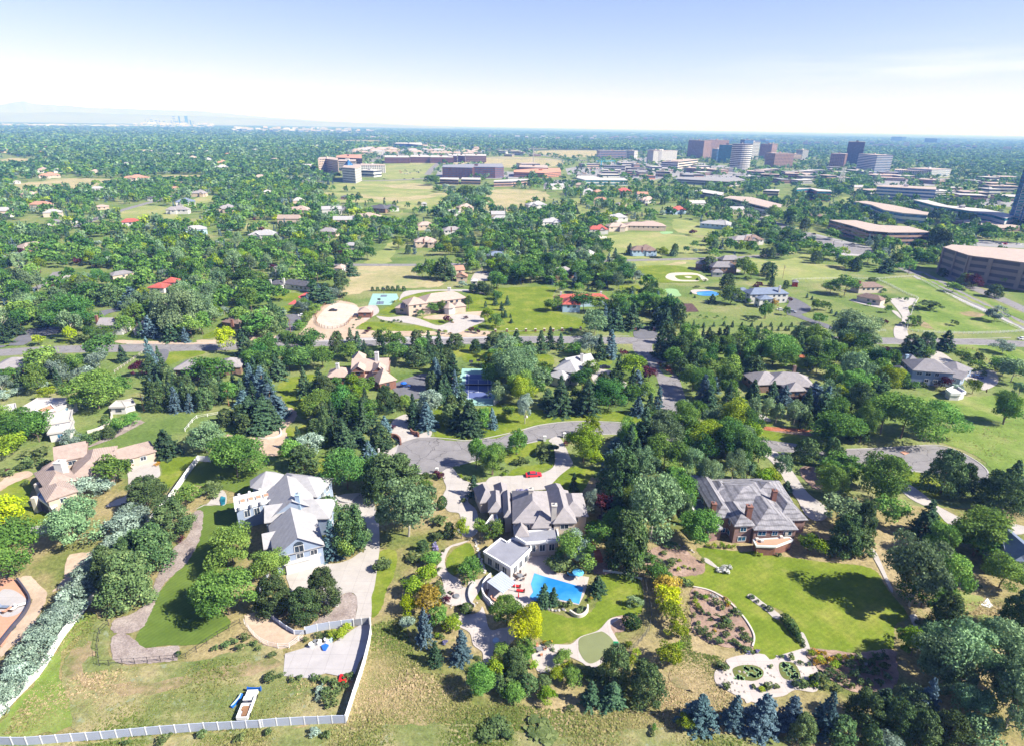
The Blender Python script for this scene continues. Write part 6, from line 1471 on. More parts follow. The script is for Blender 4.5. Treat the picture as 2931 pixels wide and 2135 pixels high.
for (x0, x1, yt, mat, lab) in [(620, 668, 288, 'far haze white', 'pale tallest tower left of the distant skyline cluster'), (645, 700, 375, 'tower blue glass', 'dark low block at the foot of the pale tower'), (712, 740, 296, 'tower blue glass', 'slim dark tower in the middle of the distant skyline'),
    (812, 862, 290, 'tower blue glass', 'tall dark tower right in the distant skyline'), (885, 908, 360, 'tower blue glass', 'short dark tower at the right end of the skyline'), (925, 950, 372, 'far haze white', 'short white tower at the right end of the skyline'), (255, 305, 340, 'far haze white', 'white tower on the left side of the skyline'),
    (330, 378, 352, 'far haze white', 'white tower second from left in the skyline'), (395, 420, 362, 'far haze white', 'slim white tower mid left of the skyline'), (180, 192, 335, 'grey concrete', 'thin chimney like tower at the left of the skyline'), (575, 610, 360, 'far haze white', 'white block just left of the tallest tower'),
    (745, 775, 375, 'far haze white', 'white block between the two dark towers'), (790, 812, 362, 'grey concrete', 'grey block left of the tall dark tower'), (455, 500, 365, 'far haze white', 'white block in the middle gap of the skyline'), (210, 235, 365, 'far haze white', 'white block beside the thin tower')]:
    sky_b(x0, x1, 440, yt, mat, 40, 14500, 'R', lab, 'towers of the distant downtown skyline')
rg = random.Random(11)
def town(crop, xa, xb, n, hmin, hmax, dist, wmin, wmax, grp, txt, nm='city_building'):
    for i in range(n):
        x = rg.uniform(xa, xb); d_ = dist*rg.uniform(.85, 1.15)
        X, _ = px(crop, x, 0); h = hdir(X)
        c = h*d_; u = Vector((h.y, -h.x, 0)); L = rg.uniform(wmin, wmax); H = rg.uniform(hmin, hmax)
        root = empty(nm, (c.x, c.y, 0)); w = MB(); q = -u*L/2
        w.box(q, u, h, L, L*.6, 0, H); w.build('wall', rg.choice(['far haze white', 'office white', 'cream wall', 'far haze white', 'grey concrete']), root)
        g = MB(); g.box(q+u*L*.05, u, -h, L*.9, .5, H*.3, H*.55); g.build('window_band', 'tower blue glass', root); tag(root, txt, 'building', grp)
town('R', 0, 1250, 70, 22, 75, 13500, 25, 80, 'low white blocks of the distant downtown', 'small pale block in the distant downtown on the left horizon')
town('R', 1550, 3800, 80, 20, 55, 8500, 25, 60, 'pale blocks of the nearer town strip', 'small pale block in the town strip right of the skyline')
town('Q', -50, 2050, 90, 10, 22, 12500, 30, 110, 'pale industrial roofs at the left horizon', 'low pale shed on the left horizon plain', 'industrial_shed')
town('P', 0, 2300, 46, 14, 30, 5600, 18, 45, 'pale buildings on the right plain', 'small pale building among trees on the right plain')
town('O', 0, 2000, 40, 14, 30, 6200, 18, 50, 'pale buildings on the middle plain', 'small pale building among trees on the middle plain')
# mountains
def hills(name, prof, dist, mat, base_d=2500):
    b = MB(); n = len(prof); top, fr, bk = [], [], []
    for i, (X, Y) in enumerate(prof):
        h = hdir(X)
        G = h*dist; H = max(5, height_at(Vector((G.x, G.y, 0)), Y))
        top.append((G.x, G.y, H)); F = h*(dist-base_d); K = h*(dist+base_d); fr.append((F.x, F.y, 0)); bk.append((K.x, K.y, 0))
        m1 = h*(dist-base_d*.5); b.v += [fr[-1], (m1.x, m1.y, H*random.uniform(.40, .58)), top[-1], bk[-1]]
    for i in range(n-1):
        for j in range(3): b.f.append((4*i+j, 4*i+4+j, 4*i+5+j, 4*i+1+j)); b.m.append(0)
    o = b.build(name, mat, smooth_=True); tag(o, kind='structure')
mat_plain('far ridge', (.20, .21, .23), .95, .2, .0006)
random.seed(5)
pr = [(-300, 290), (-150, 305), (-60, 300), (0, 302), (40, 296), (62, 292), (80, 291), (100, 297), (130, 301), (170, 303), (210, 304), (250, 309), (300, 311), (380, 313), (470, 317), (560, 319), (640, 325), (720, 333), (820, 341), (950, 349), (1100, 355), (1350, 365)]
fine = []
for i in range(len(pr)-1):
    for t in (0, .25, .5, .75):
        X = pr[i][0]*(1-t)+pr[i+1][0]*t; Y = pr[i][1]*(1-t)+pr[i+1][1]*t; fine.append((X, Y+(random.uniform(-1.2, 1.2) if t else 0)))
hills('mountains', fine, 34000, 'far ridge')
hills('foothills', [(-300, 318), (-100, 321), (60, 324), (200, 322), (330, 327), (480, 331), (600, 334), (760, 342), (900, 349), (1050, 356), (1300, 367)], 25000, 'far ridge')
# ---------------------------------------------------------------- fences, vehicles, garden things
Z = Vector((0, 0, 1))
def panel_fence(label, crop, s, h, mat_p, mat_post, step, cat='fence', th=.08, pw=.18, ph=.15, name='fence', lm=None):
    line = pts(crop, s) if isinstance(s, str) else s
    # resample evenly
    P_ = []; acc = 0
    seg = [(line[i], line[i+1]) for i in range(len(line)-1)]; tot = sum((b-a).length for a, b in seg); n = max(2, int(tot/step)); t = 0
    for k in range(n+1):
        d = tot*k/n
        for a, b in seg:
            l = (b-a).length
            if d <= l+1e-6: P_.append(a.lerp(b, min(1, d/l))); break
            d -= l
    c = P_[len(P_)//2]; root = empty(name, (c.x, c.y, 0)); off = -Vector((c.x, c.y, 0))
    pb = MB()
    for i in range(len(P_)-1):
        a, b = P_[i]+off, P_[i+1]+off; d = b-a; L = d.length
        if L < .05: continue
        d.normalize(); nn = Vector((-d.y, d.x, 0)); pb.box(a-nn*th/2+d*pw*.5, d, nn, L-pw, th, .06, h)
        pb.box(a-nn*(th/2+.03)+d*pw*.5, d, nn, L-pw, th+.06, h+.001, h+.07)
    pb.build('panel', mat_p, root)
    for i, q in enumerate(P_[:95]):
        b = MB(); q = q+off; b.box(q-Vector((pw/2, pw/2, 0)), Vector((1, 0, 0)), Vector((0, 1, 0)), pw, pw, 0, h+ph); b.build('post', mat_post, root)
    tag(root, label, cat)
    if lm: LAND.append((lm, Vector((c.x, c.y, 0))))
    return root
def rail_fence(label, crop, s, h, mat, step=2.6, rails=3, name='rail_fence', smoothn=0, pw=.16, rr=.05, postmat=None):
    line = pts(crop, s); line = smooth(line, smoothn, False) if smoothn else line
    P_ = []; seg = [(line[i], line[i+1]) for i in range(len(line)-1)]; tot = sum((b-a).length for a, b in seg); n = max(2, int(tot/step))
    for k in range(n+1):
        d = tot*k/n
        for a, b in seg:
            l = (b-a).length
            if d <= l+1e-6: P_.append(a.lerp(b, min(1, d/max(l, 1e-6)))); break
            d -= l
    c = P_[len(P_)//2]; root = empty(name, (c.x, c.y, 0)); off = -Vector((c.x, c.y, 0))
    for r in range(rails):
        b = MB(); z = h*(r+1)/rails-.05; b.tube([q+off+Z*z for q in P_], rr, 4); b.build('rail', mat, root)
    if len(P_) > 95:
        b = MB()
        for q in P_[95:]: q = q+off; b.box(q-Vector((pw/2, pw/2, 0)), Vector((1, 0, 0)), Vector((0, 1, 0)), pw, pw, 0, h+.1)
        tag(b.build('posts', postmat or mat, root), kind='stuff')
    for q in P_[:95]:
        b = MB(); q = q+off; b.box(q-Vector((pw/2, pw/2, 0)), Vector((1, 0, 0)), Vector((0, 1, 0)), pw, pw, 0, h+.1); b.build('post', postmat or mat, root)
    tag(root, label, 'fence'); return root
L1 = pts('A', '-120,1645 50,1640 155,1648 375,1632 580,1615 790,1600 1000,1580 1210,1560 1410,1545 1610,1530 1820,1520 2020,1508 2110,1505')+pts('B', '80,1510 185,1500 290,1490 390,1487 490,1480 590,1478 690,1472 800,1470')
panel_fence('white vinyl privacy fence along the bottom edge behind the rough pasture', 'A', L1, 1.9, 'vinyl panel', 'white vinyl', 2.4, lm='bottom vinyl fence')
panel_fence('curving white vinyl fence from the corner up past the concrete pad to the gate', 'B', '800,1470 860,1280 940,1040 985,860 1000,760 995,700', 2.0, 'white vinyl', 'white vinyl', 2.4, lm='curving vinyl fence')
panel_fence('white vinyl fence behind the concrete pad with the grey gate', 'B', '860,705 740,720 600,740 480,770', 1.9, 'vinyl panel', 'white vinyl', 2.4)
gt = panel_fence('grey double driveway gate between white fences', 'B', '990,690 925,700 862,708', 1.8, 'metal grey', 'white vinyl', 3.0, cat='gate', name='driveway_gate')
panel_fence('low white curved retaining fence below the pines and the round drive', 'B', '480,770 400,775 310,720 220,650 160,590 130,500 125,420 190,310', 1.1, 'vinyl panel', 'white vinyl', 2.2)
panel_fence('long white fence running diagonally beside the silver hedge', 'E', [P('A', -60, 1500), P('A', 120, 1290), P('A', 330, 1080), P('A', 500, 800), P('A', 640, 625), P('A', 760, 470), P('A', 900, 290), P('A', 1000, 140), P('E', 1060, 1170), P('E', 1180, 1010), P('E', 1350, 810), P('E', 1480, 620), P('E', 1565, 510)], 2.0, 'white vinyl', 'white vinyl', 2.6, lm='long diagonal white fence')
panel_fence('short white fence end returning right at the top of the diagonal fence', 'E', '1570,508 1660,515', 1.9, 'white vinyl', 'white vinyl', 2.4)
panel_fence('dark iron fence with posts around the small grass pen', 'A', '760,930 770,860 800,760 870,750 870,680', 1.5, 'chain link', 'dark fence', 2.0, th=.02, pw=.09) if False else None
rail_fence('dark iron fence beside the playing lawn and round the gravel bed', 'A', '1895,690 1700,800 1560,900 1500,960 1380,975 1100,1000 890,1010 790,1040 770,900 790,760 860,700', 1.5, 'dark fence', 2.4, 2, name='iron_fence', pw=.08, rr=.03)
rail_fence('pale chain link fence curving round the sandy bank below the pines', 'B', '480,760 400,860 330,890 220,880 120,830 50,760 0,690', 1.4, 'white vinyl', 2.2, 3, name='chain_fence', pw=.08, rr=.025)
rail_fence('dark mesh fence between the mansion lawn and the yellow tree row', 'C', '1215,330 1240,440 1270,560 1280,640 1260,750 1180,850 1100,930', 1.7, 'chain link', 1.6, 4, name='mesh_fence', pw=.07, rr=.025)
rail_fence('black mesh fence end beside the patio bed, above the lawn corner', 'C', '900,280 1000,290 1110,315 1200,345', .7, 'white vinyl', 2.0, 2, name='garden_edge', pw=.2, rr=.12)
rail_fence('white rail fence beside the avenue sidewalk down to the right edge', 'L', '1340,160 1480,235 1600,300 1760,385 1900,450 2060,530 2210,592', 1.3, 'white paint', 2.6, 3)
rail_fence('white rail fence along the street below the green paddock', 'L', '1280,590 1400,600 1600,608 1800,610 2000,605 2230,590', 1.3, 'white paint', 2.6, 3)
rail_fence('white rail fence across the meadow behind the brown roofed house', 'L', '375,185 600,180 720,178 900,178 1040,180 1180,170 1340,160', 1.2, 'white paint', 3, 2)
rail_fence('white rail fence running diagonally past the brown roofed house to the drive', 'L', '1040,182 1150,230 1260,290 1370,335 1330,400 1310,470 1275,585', 1.3, 'white paint', 2.6, 3)
rail_fence('short white rail fence left of the drive entrance', 'L', '1010,588 1110,590', 1.2, 'white paint', 2.6, 3)
rail_fence('dark wooden rail fence above the pale blue house', 'c', '900,190 1130,205 1300,212 1480,215 1540,240 1660,350 1740,410', 1.2, 'wood brown', 3, 2)
rail_fence('round wooden corral fence of the horse ring', 'J', '570,500 565,530 620,565 700,575 800,545 840,500 900,480', 1.6, 'wood brown', 2.4, 3, smoothn=3)
rail_fence('outer wooden corral fence left of the horse ring', 'J', '570,500 560,470 600,420 660,370 740,350 830,365', 1.5, 'wood brown', 2.6, 3, smoothn=3)
rail_fence('grey wooden rail fence on the slope above the brown ranch house', 'I', '905,915 985,860 1060,810 1140,750', 1.2, 'stone trim', 2.6, 2)
rail_fence('pale garden wire fence on the grass strip below the pines', 'I', '1460,1375 1540,1275 1720,1245', 1.2, 'white vinyl', 3, 2)
# low brick pillar fence by the red roofed house
BP = [(50, 597), (140, 594), (215, 592), (290, 592), (365, 592), (435, 590), (505, 590), (575, 587), (645, 585), (720, 578)]
for i, (x, y) in enumerate(BP):
    q = P('K', x, y); root = empty('brick_pillar', (q.x, q.y, 0)); b = MB(); b.box(Vector((-.5, -.5, 0)), Vector((1, 0, 0)), Vector((0, 1, 0)), 1, 1, 0, 1.5); b.build('shaft', 'brick', root)
    b = MB(); b.box(Vector((-.6, -.6, 0)), Vector((1, 0, 0)), Vector((0, 1, 0)), 1.2, 1.2, 1.501, 1.65); b.build('cap', 'stone trim', root)
    tag(root, 'brick pillar along the street below the red roofed house, %s from the left' % (['first']+ORD[1:])[i], 'pillar', 'brick pillars along the street')
rail_fence('low rail running between the brick pillars along the street', 'K', '-150,600 50,597 290,592 505,590 720,580', .7, 'stone trim', 4, 2, name='street_rail')
def wall_seg(label, crop, s, h, th, mat, cat='wall', name='garden_wall', sm=3):
    line = smooth(pts(crop, s), sm, False); c = line[len(line)//2]; off = -Vector((c.x, c.y, 0)); b = MB()
    rb = ribbon([q+off for q in line], th); b.prism(rb, 0, h); o = b.build(name, mat); o.location = (c.x, c.y, 0); tag(o, label, cat); return o
wall_seg('red brick gate wall left of the cul de sac driveway', 'F', '1160,320 1195,325 1225,350 1232,380', 1.5, .5, 'brick')
wall_seg('red brick gate wall right of the cul de sac driveway', 'F', '1310,280 1330,300 1365,305 1372,320', 1.5, .5, 'brick')
wall_seg('curved dark retaining wall round the patio at the lower left edge', 'A', '140,350 200,430 240,510 200,610 110,720 0,860', 1.0, .35, 'dark panel', sm=5)
wall_seg('curved white terrace railing wall left of the pool terrace', 'd', '710,500 650,560 605,640 600,720 640,800 700,860 740,960', 1.1, .3, 'white paint', sm=5)
wall_seg('curved dark stair wall below the pool terrace', 'd', '500,590 440,660 420,760 450,860 500,900', .8, .3, 'grey concrete', sm=5)
wall_seg('curved stone retaining wall right of the pool planting', 'p', '1720,1060 1850,1140 1960,1120 2030,1040 2035,960', .9, .4, 'stone trim', sm=5)
wall_seg('curved stone edging round the oval flower garden', 'C', '1610,400 1740,430 1880,510 1990,620 2060,720 2090,800 2075,870', .35, .35, 'stone trim', sm=5)
wall_seg('curved kerb wall of the pine island beside the small mansion door', 'F', '720,790 760,830 830,835 890,790', .6, .4, 'grey concrete', sm=4)
wall_seg('pale curved wall above the sandy play area', 'F', '110,335 180,335 260,320 290,290 270,230', .6, .5, 'stone trim', sm=5)
wall_seg('stone garden wall right of the white stucco house', 'I', '690,1390 790,1360 860,1310 885,1260 870,1215', 1.0, .5, 'stone trim', sm=5)
# tennis fence screens
def screen(label, crop, s, h, mat, solid=True):
    line = pts(crop, s); c = line[0]; root = empty('court_fence', (c.x, c.y, 0)); off = -Vector((c.x, c.y, 0))
    for i in range(len(line)-1):
        a, b2 = line[i]+off, line[i+1]+off; d = b2-a; L = d.length; d.normalize(); n_ = Vector((-d.y, d.x, 0))
        if solid: b = MB(); b.box(a, d, n_, L, .03, .05, h-.1); b.build('wind_screen', mat, root)
        k = max(1, int(L/3.2))
        for j in range(k+1): b = MB(); b.cyl(a+d*L*j/k+n_*.05, .05, 0, h, 6); b.build('post', 'dark fence', root)
        for z in (h-.05, h*.5): b = MB(); b.tube([a+Z*z, b2+Z*z], .04, 4); b.build('top_rail', 'dark fence', root)
    tag(root, label, 'fence')
screen('green screened fence at the left front corner of the tennis court', 't', '245,1370 435,1450', 2.6, 'screen green')
screen('open wire fence along the near side of the tennis court', 't', '440,1458 900,1458 1370,1458', 2.6, 'screen green', False)
screen('pale screened fence at the right front corner of the tennis court', 't', '1372,1440 1500,1365 1590,1290', 2.6, 'vinyl panel')
screen('wire fence along the far side of the tennis court', 't', '440,372 800,372 1200,385', 2.6, 'screen green', False)
A_, B_ = P('t', 530, 870), P('t', 1310, 875); root = empty('tennis_net', (A_.x, A_.y, 0)); b = MB(); d = (B_-A_); L = d.length; d.normalize(); n_ = Vector((-d.y, d.x, 0))
b.box(Vector((0, 0, 0)), d, n_, L, .03, .1, .85); b.build('net', 'dark fence', root); b = MB(); b.box(Vector((0, 0, 0))-n_*.02, d, n_, L, .07, .851, .93); b.build('net_band', 'line white', root)
for t in (0, L): b = MB(); b.cyl(d*t, .06, 0, 1.05, 6); b.build('net_post', 'dark fence', root)
tag(root, 'net with white band across the middle of the blue tennis court', 'net')
def hoop(label, crop, x, y, rz=0, h=3.0):
    q = P(crop, x, y); root = empty('basketball_hoop', (q.x, q.y, 0), rz); b = MB(); b.tube([(0, 0, 0), (0, 0, h), (0, -.8, h+.3)], .07, 6); b.build('pole', 'dark fence', root)
    b = MB(); b.box(Vector((-.9, -.9, 0)), Vector((1, 0, 0)), Vector((0, 1, 0)), 1.8, .06, h-.1, h+1.0); b.build('backboard', 'dark panel', root)
    b = MB(); b.tube([(.23*math.cos(a*.785), -1.15+.23*math.sin(a*.785), h) for a in range(9)], .02, 4); b.build('ring', 'orange steel', root); tag(root, label, 'basketball hoop')
hoop('basketball hoop on the pinkish pad behind the tennis court, left one', 't', 712, 345); hoop('basketball hoop on the pinkish pad behind the tennis court, right one', 't', 925, 310)
hoop('basketball hoop at the near end of the mint sport court', 'J', 1065, 378); hoop('basketball hoop at the far end of the mint sport court', 'J', 1098, 300, math.pi)
# ---- vehicles
red = car('red saloon car parked on the curved pale driveway of the pool mansion', 'G', 350, 625, math.radians(8), 'car red', 5.0); LAND.append(('red car', red.location.copy()))
def pickup():
    A, B = P('k', 505, 1480, 0), P('k', 745, 690, .0)
    d = (P('k', 760, 700, .6)-P('k', 480, 1420, .6)); ang = math.atan2(d.y, d.x); c = (P('k', 760, 690, .9)+P('k', 490, 1400, 1.0))/2
    root = empty('pickup_truck', (c.x, c.y, 0), ang); X = Vector((1, 0, 0)); Y = Vector((0, 1, 0)); h = 3.0; W = 2.0
    b = MB(); b.box(Vector((-.1, -W/2, 0)), X, Y, 3.0, W, .45, 1.05); b.box(Vector((.0, -W*.47, 0)), X, Y, 1.2, W*.94, 1.052, 1.12); b.build('body', 'car white', root)
    b = MB(); b.box(Vector((1.2, -W*.46, 0)), X, Y, 1.65, W*.92, 1.052, 1.16); b.build('hood', 'car white', root)
    b = MB(); k = 0
    b.prism([Vector((-.15, -W*.44)), Vector((1.35, -W*.44)), Vector((1.35, W*.44)), Vector((-.15, W*.44))], 1.12, 1.3)
    b.v[-4:] = [b.v[-4], b.v[-3], b.v[-2], b.v[-1]]; b.build('cab_lower', 'car white', root)
    b = MB(); v0 = [(-.1, -.86, 1.3), (1.3, -.86, 1.3), (1.3, .86, 1.3), (-.1, .86, 1.3), (.05, -.74, 1.82), (.85, -.74, 1.82), (.85, .74, 1.82), (.05, .74, 1.82)]
    b.v = v0; b.f = [(0, 1, 5, 4), (1, 2, 6, 5), (2, 3, 7, 6), (3, 0, 4, 7), (4, 5, 6, 7), (3, 2, 1, 0)]; b.m = [0]*6; b.build('cab_glass', 'dark glass', root)
    b = MB(); b.box(Vector((.02, -.76, 0)), X, Y, .86, 1.52, 1.8, 1.87); b.build('cab_roof', 'car white', root)
    bed = MB()
    for (o, L, D) in ((Vector((-2.9, -W/2, 0)), 2.78, .16), (Vector((-2.9, W/2-.16, 0)), 2.78, .16)): bed.box(o, X, Y, L, D, .45, 1.25)
    bed.box(Vector((-2.98, -W/2, 0)), X, Y, .1, W, .5, 1.24); bed.box(Vector((-2.9, -W/2+.16, 0)), X, Y, 2.78, W-.32, .55, .72); bo = bed.build('bed', 'car white', root)
    b = MB(); b.box(Vector((-2.5, -.7, 0)), X, Y, 1.2, 1.0, .73, 1.0); b.box(Vector((-1.3, -.5, 0)), X, Y, .9, 1.2, .73, .95); b.build('bed_load', 'wood brown', root)
    b = MB(); b.box(Vector((-3.12, -W*.45, 0)), X, Y, .14, W*.9, .45, .62); b.build('bumper', 'metal grey', root)
    for sx in (-1.95, 1.95):
        for sy in (-.9, .9): b = MB(); b.tube([(sx, sy-.14, .4), (sx, sy+.14, .4)], .4, 12); b.build('wheel', 'rubber', root)
    b = MB(); n = 8
    for i in range(n):
        a0, a1 = -1.0+2.0*i/n, -1.0+2.0*(i+1)/n
    for i in range(6):
        t0, t1 = -.5+i*.28, -.5+(i+1)*.28
        p0 = (3.55-.22*math.cos(t0), .15+.75*(i)/6+.0); 
        b.quad((3.55-.25*math.cos(t0), -1.25, .15+.14*i), (3.55-.25*math.cos(t1), -1.25, .15+.14*(i+1)), (3.75-.25*math.cos(t1), 1.25, .15+.14*(i+1)), (3.75-.25*math.cos(t0), 1.25, .15+.14*i))
    b.box(Vector((3.42, -1.2, 0)), X, Y, .14, 2.4, .2, .95); b.box(Vector((3.3, -1.28, 0)), X, Y, .45, .12, .12, 1.05); b.box(Vector((3.3, 1.16, 0)), X, Y, .45, .12, .12, 1.05)
    b.build('plow_blade', 'plow blue', root); b = MB(); b.tube([(2.9, -.4, .5), (3.45, -.4, .45)], .07, 6); b.tube([(2.9, .4, .5), (3.45, .4, .45)], .07, 6); b.build('plow_arm', 'metal grey', root)
    b = MB(); b.box(Vector((2.88, -W*.46, 0)), X, Y, .12, W*.92, .5, 1.0); b.build('grille', 'wood brown', root)
    tag(root, 'white pickup truck with blue snow plow and loaded bed in the rough pasture', 'pickup truck'); LAND.append(('white pickup', root.location.copy()))
pickup()
def slab_thing(name, label, cat, crop, s, h, mat, z0=.02):
    g = pts(crop, s); c = sum(g, Vector())/len(g); off = -Vector((c.x, c.y, 0)); b = MB(); b.prism([q+off for q in g], z0, h); o = b.build(name, mat); o.location = (c.x, c.y, 0); tag(o, label, cat); return o
# blue kayak / sledge leaning left of the truck
c = P('k', 360, 990); root = empty('plastic_slide', (c.x, c.y, 0), math.radians(72)); b = MB()
b.tube([(-1.5, 0, .25), (-.6, 0, .2), (.5, 0, .25), (1.4, .1, .5)], [.34, .36, .36, .3], 8); b.build('shell', 'plow blue', root)
b = MB(); b.tube([(-1.4, .1, .5), (-.5, .05, .5), (.5, .05, .52), (1.3, .15, .72)], [.14, .17, .17, .12], 6); b.build('channel', 'pale blue wall', root); tag(root, 'bright blue plastic slide lying on the grass left of the pickup', 'slide')
slab_thing('red_tarp', 'red folded tarp lying at the weedy edge of the concrete pad', 'tarp', 'B', '755,1095 815,1100 795,1168 738,1170', .5, 'cushion red')
slab_thing('blue_tarp', 'crumpled blue tarp on the junk row above the concrete pad', 'tarp', 'B', '605,870 640,855 665,865 640,905 620,905', .5, 'tarp blue')
rg = random.Random(21)
for i, (x, y, m_, tx) in enumerate([(530, 870, 'car white', 'white bin in the junk row above the concrete pad, leftmost'), (560, 850, 'metal grey', 'dark drum in the junk row above the concrete pad'), (590, 850, 'car white', 'white sack left of the crumpled blue tarp'), (650, 830, 'car white', 'white crate right of the crumpled blue tarp'), (680, 820, 'pale blue wall', 'pale crate at the right end of the junk row')]):
    q = P('B', x, y); b = MB(); b.cyl((0, 0), .55, 0, .85, 9, r1=.45); b.cyl((0, 0), .6, .852, .95, 9); o = b.build('storage_bin', m_); o.location = (q.x, q.y, 0); tag(o, tx, 'bin')
cars = [('J', 455, 470, 10, 'car white', 'white car on the dark driveway left of the horse ring'), ('J', 700, 430, 5, 'car black', 'black pickup parked inside the horse ring'), ('I', 290, 0, 0, 'car silver', None), ('L', 285, 425, -10, 'car white', 'white van at the left of the dark drive'),
 ('L', 375, 440, -30, 'car silver', 'silver car on the dark drive below the dark blue roofed house'), ('c', 1560, 640, -32, 'car blue', 'dark blue saloon beside the side garage of the pale blue house'), ('K', 870, 880, 0, 'car black', 'black car beside the pale roofed house, left one'), ('K', 915, 878, 0, 'car black', 'black car beside the pale roofed house, right one'),
 ('J', 1890, 130, 5, 'car blue', 'dark car by the orange roofed barn'), ('J', 1270, 1025, 0, 'car blue', 'blue car in the shaded yard of the brick lodge'), ('I', 490, 135, 0, 'car black', 'dark car on the pale drive far left'), ('I', 1640, 75, 0, 'car white', 'white car in the lot among trees'),
 ('I', 1675, 78, 0, 'car white', 'second white car in the lot among trees'), ('P', 545, 1080, 160, 'car black', 'dark car at the avenue junction'), ('P', 1130, 1215, 160, 'car white', 'white car on the avenue beside the junction trees'), ('P', 850, 1160, 160, 'car silver', 'silver car on the avenue left of the curved office'),
 ('N', 1100, 645, 0, 'car black', 'black car on the boulevard, left of three'), ('N', 1260, 645, 0, 'car black', 'black car on the boulevard, middle of three'), ('N', 1330, 640, 0, 'car black', 'black car on the boulevard, right of three'), ('L', 2190, 655, 0, 'car white', 'white car at the right end of the street'), ('K', 1130, 607, 0, 'car blue', None),
 ('O', 1590, 965, 0, 'car black', 'dark car on the drive of the pale blue mansion'), ('H', 2190, 680, 10, 'car silver', 'silver car cut by the right edge near the cul de sac'), ('g', 680, 632, -25, 'car white', 'white car parked under the big parking structure')]
for c, x, y, a, m_, lab in cars:
    if lab: car(lab, c, x, y, math.radians(a), m_, near=1 if c not in 'NOPI' else 0)
# cars in the far lots
lots = [('O', 640, 1240, 500, 625, 100), ('O', 1250, 1480, 560, 625, 30), ('O', 1500, 2000, 628, 650, 40), ('P', 40, 600, 610, 645, 26), ('P', 1200, 2000, 780, 860, 40), ('P', 1980, 2203, 1150, 1160, 5), ('N', 1200, 1420, 575, 605, 18)]
for c, xa, xb, ya, yb, n in lots:
    for i in range(n):
        x, y = rg.uniform(xa, xb), rg.choice([ya+(yb-ya)*k/4 for k in range(5)])
        pm = rg.choice(['car white', 'car white', 'car silver', 'car black', 'car blue', 'car red']); nm = pm.split()[1]; nm = 'dark' if nm in ('black',) else nm
        car('tiny %s car parked in the distant office parking lots' % nm, c, x, y, rg.choice([0, 1.57]), pm, near=0, kind=rg.choice(['sedan', 'suv']), group='%s cars in the distant parking lots' % nm)
for c, x, y, yt in (('I', 1805, 1175, 1065), ('J', 365, 610, 490), ('P', 300, 1425, 1320), ('P', 1285, 1400, 1335), ('I', 1135, 1215, 1130)):
    q = P(c, x, y); h = max(7, height_at(Vector((q.x, q.y, 0)), px(c, x, yt)[1])); root = empty('utility_pole', (q.x, q.y, 0)); b = MB(); b.cyl((0, 0), .17, 0, h, 8, r1=.11); b.build('pole', 'wood brown', root)
    b = MB(); b.box(Vector((-1.2, -.06, 0)), Vector((1, 0, 0)), Vector((0, 1, 0)), 2.4, .12, h-.9, h-.75); b.build('crossarm', 'wood brown', root)
    b = MB(); b.cyl((.5, .2), .22, h-2.2, h-1.3, 8); b.build('transformer', 'car white' if c == 'I' else 'metal grey', root)
    tag(root, {'I1805': 'brown utility pole with white transformer beside the blue spruces', 'J365': 'brown utility pole beside the dark driveway left of the horse ring', 'P300': 'thin utility pole on the meadow left of the avenue', 'P1285': 'short brown pole at the fence corner by the avenue', 'I1135': 'leaning dark pole stub left of the row of pines'}[c+str(x)], 'utility pole')
def signal(c, x, y, yt, lab):
    q = P(c, x, y); h = height_at(Vector((q.x, q.y, 0)), px(c, x, yt)[1]); root = empty('traffic_signal', (q.x, q.y, 0)); b = MB(); b.cyl((0, 0), .2, 0, h, 7); b.tube([(0, 0, h), (8, 0, h+.4)], .12, 5); b.build('mast', 'dark fence', root)
    b = MB(); b.box(Vector((7, -.2, 0)), Vector((1, 0, 0)), Vector((0, 1, 0)), .4, .4, h-.7, h+.5); b.build('signal_head', 'dark fence', root); tag(root, lab, 'traffic light')
signal('P', 695, 1185, 1130, 'dark traffic signal mast on the avenue, left one'); signal('P', 770, 1205, 1155, 'dark traffic signal mast on the avenue, right one')
# ---- pool terrace furniture
def lounger(label, crop, x, y, ang, mat, fr='wicker'):
    q = P(crop, x, y); root = empty('sun_lounger', (q.x, q.y, .14), ang); b = MB(); X = Vector((1, 0, 0)); Y = Vector((0, 1, 0))
    b.box(Vector((-1.0, -.38, 0)), X, Y, 2.0, .76, .22, .3)
    for sx in (-.85, .75):
        for sy in (-.33, .27): b.box(Vector((sx, sy, 0)), X, Y, .07, .07, 0, .22)
    b.build('frame', fr, root)
    b = MB(); b.box(Vector((-.55, -.34, 0)), X, Y, 1.5, .68, .301, .42); b.v += [(-.55, -.34, .42), (-.55, .34, .42), (-1.0, .34, .85), (-1.0, -.34, .85), (-.5, -.34, .34), (-.5, .34, .34), (-.92, .34, .78), (-.92, -.34, .78)]
    k = len(b.v)-8; b.f += [(k, k+1, k+2, k+3), (k+4, k+7, k+6, k+5), (k, k+3, k+7, k+4), (k+1, k+5, k+6, k+2), (k+3, k+2, k+6, k+7)]; b.m += [0]*5; b.build('cushion', mat, root)
    tag(root, label, 'sun lounger', 'sun loungers on patios')
lounger('red cushioned lounger left of the shallow pool end, upper one', 'p', 790, 615, math.radians(168), 'cushion red'); lounger('red cushioned lounger left of the shallow pool end, lower one', 'p', 860, 695, math.radians(172), 'cushion red')
lounger('dark lounger above the red loungers beside the canopy', 'p', 690, 520, math.radians(-50), 'wicker'); lounger('brown lounger with tan cushion at the railing below the canopy', 'p', 400, 850, math.radians(-45), 'terracotta')
lounger('dark lounger at the railing left of the canopy', 'p', 265, 720, math.radians(80), 'wicker'); lounger('pale blue lounger beside the blue parasol', 'p', 1750, 420, math.radians(-10), 'umbrella blue')
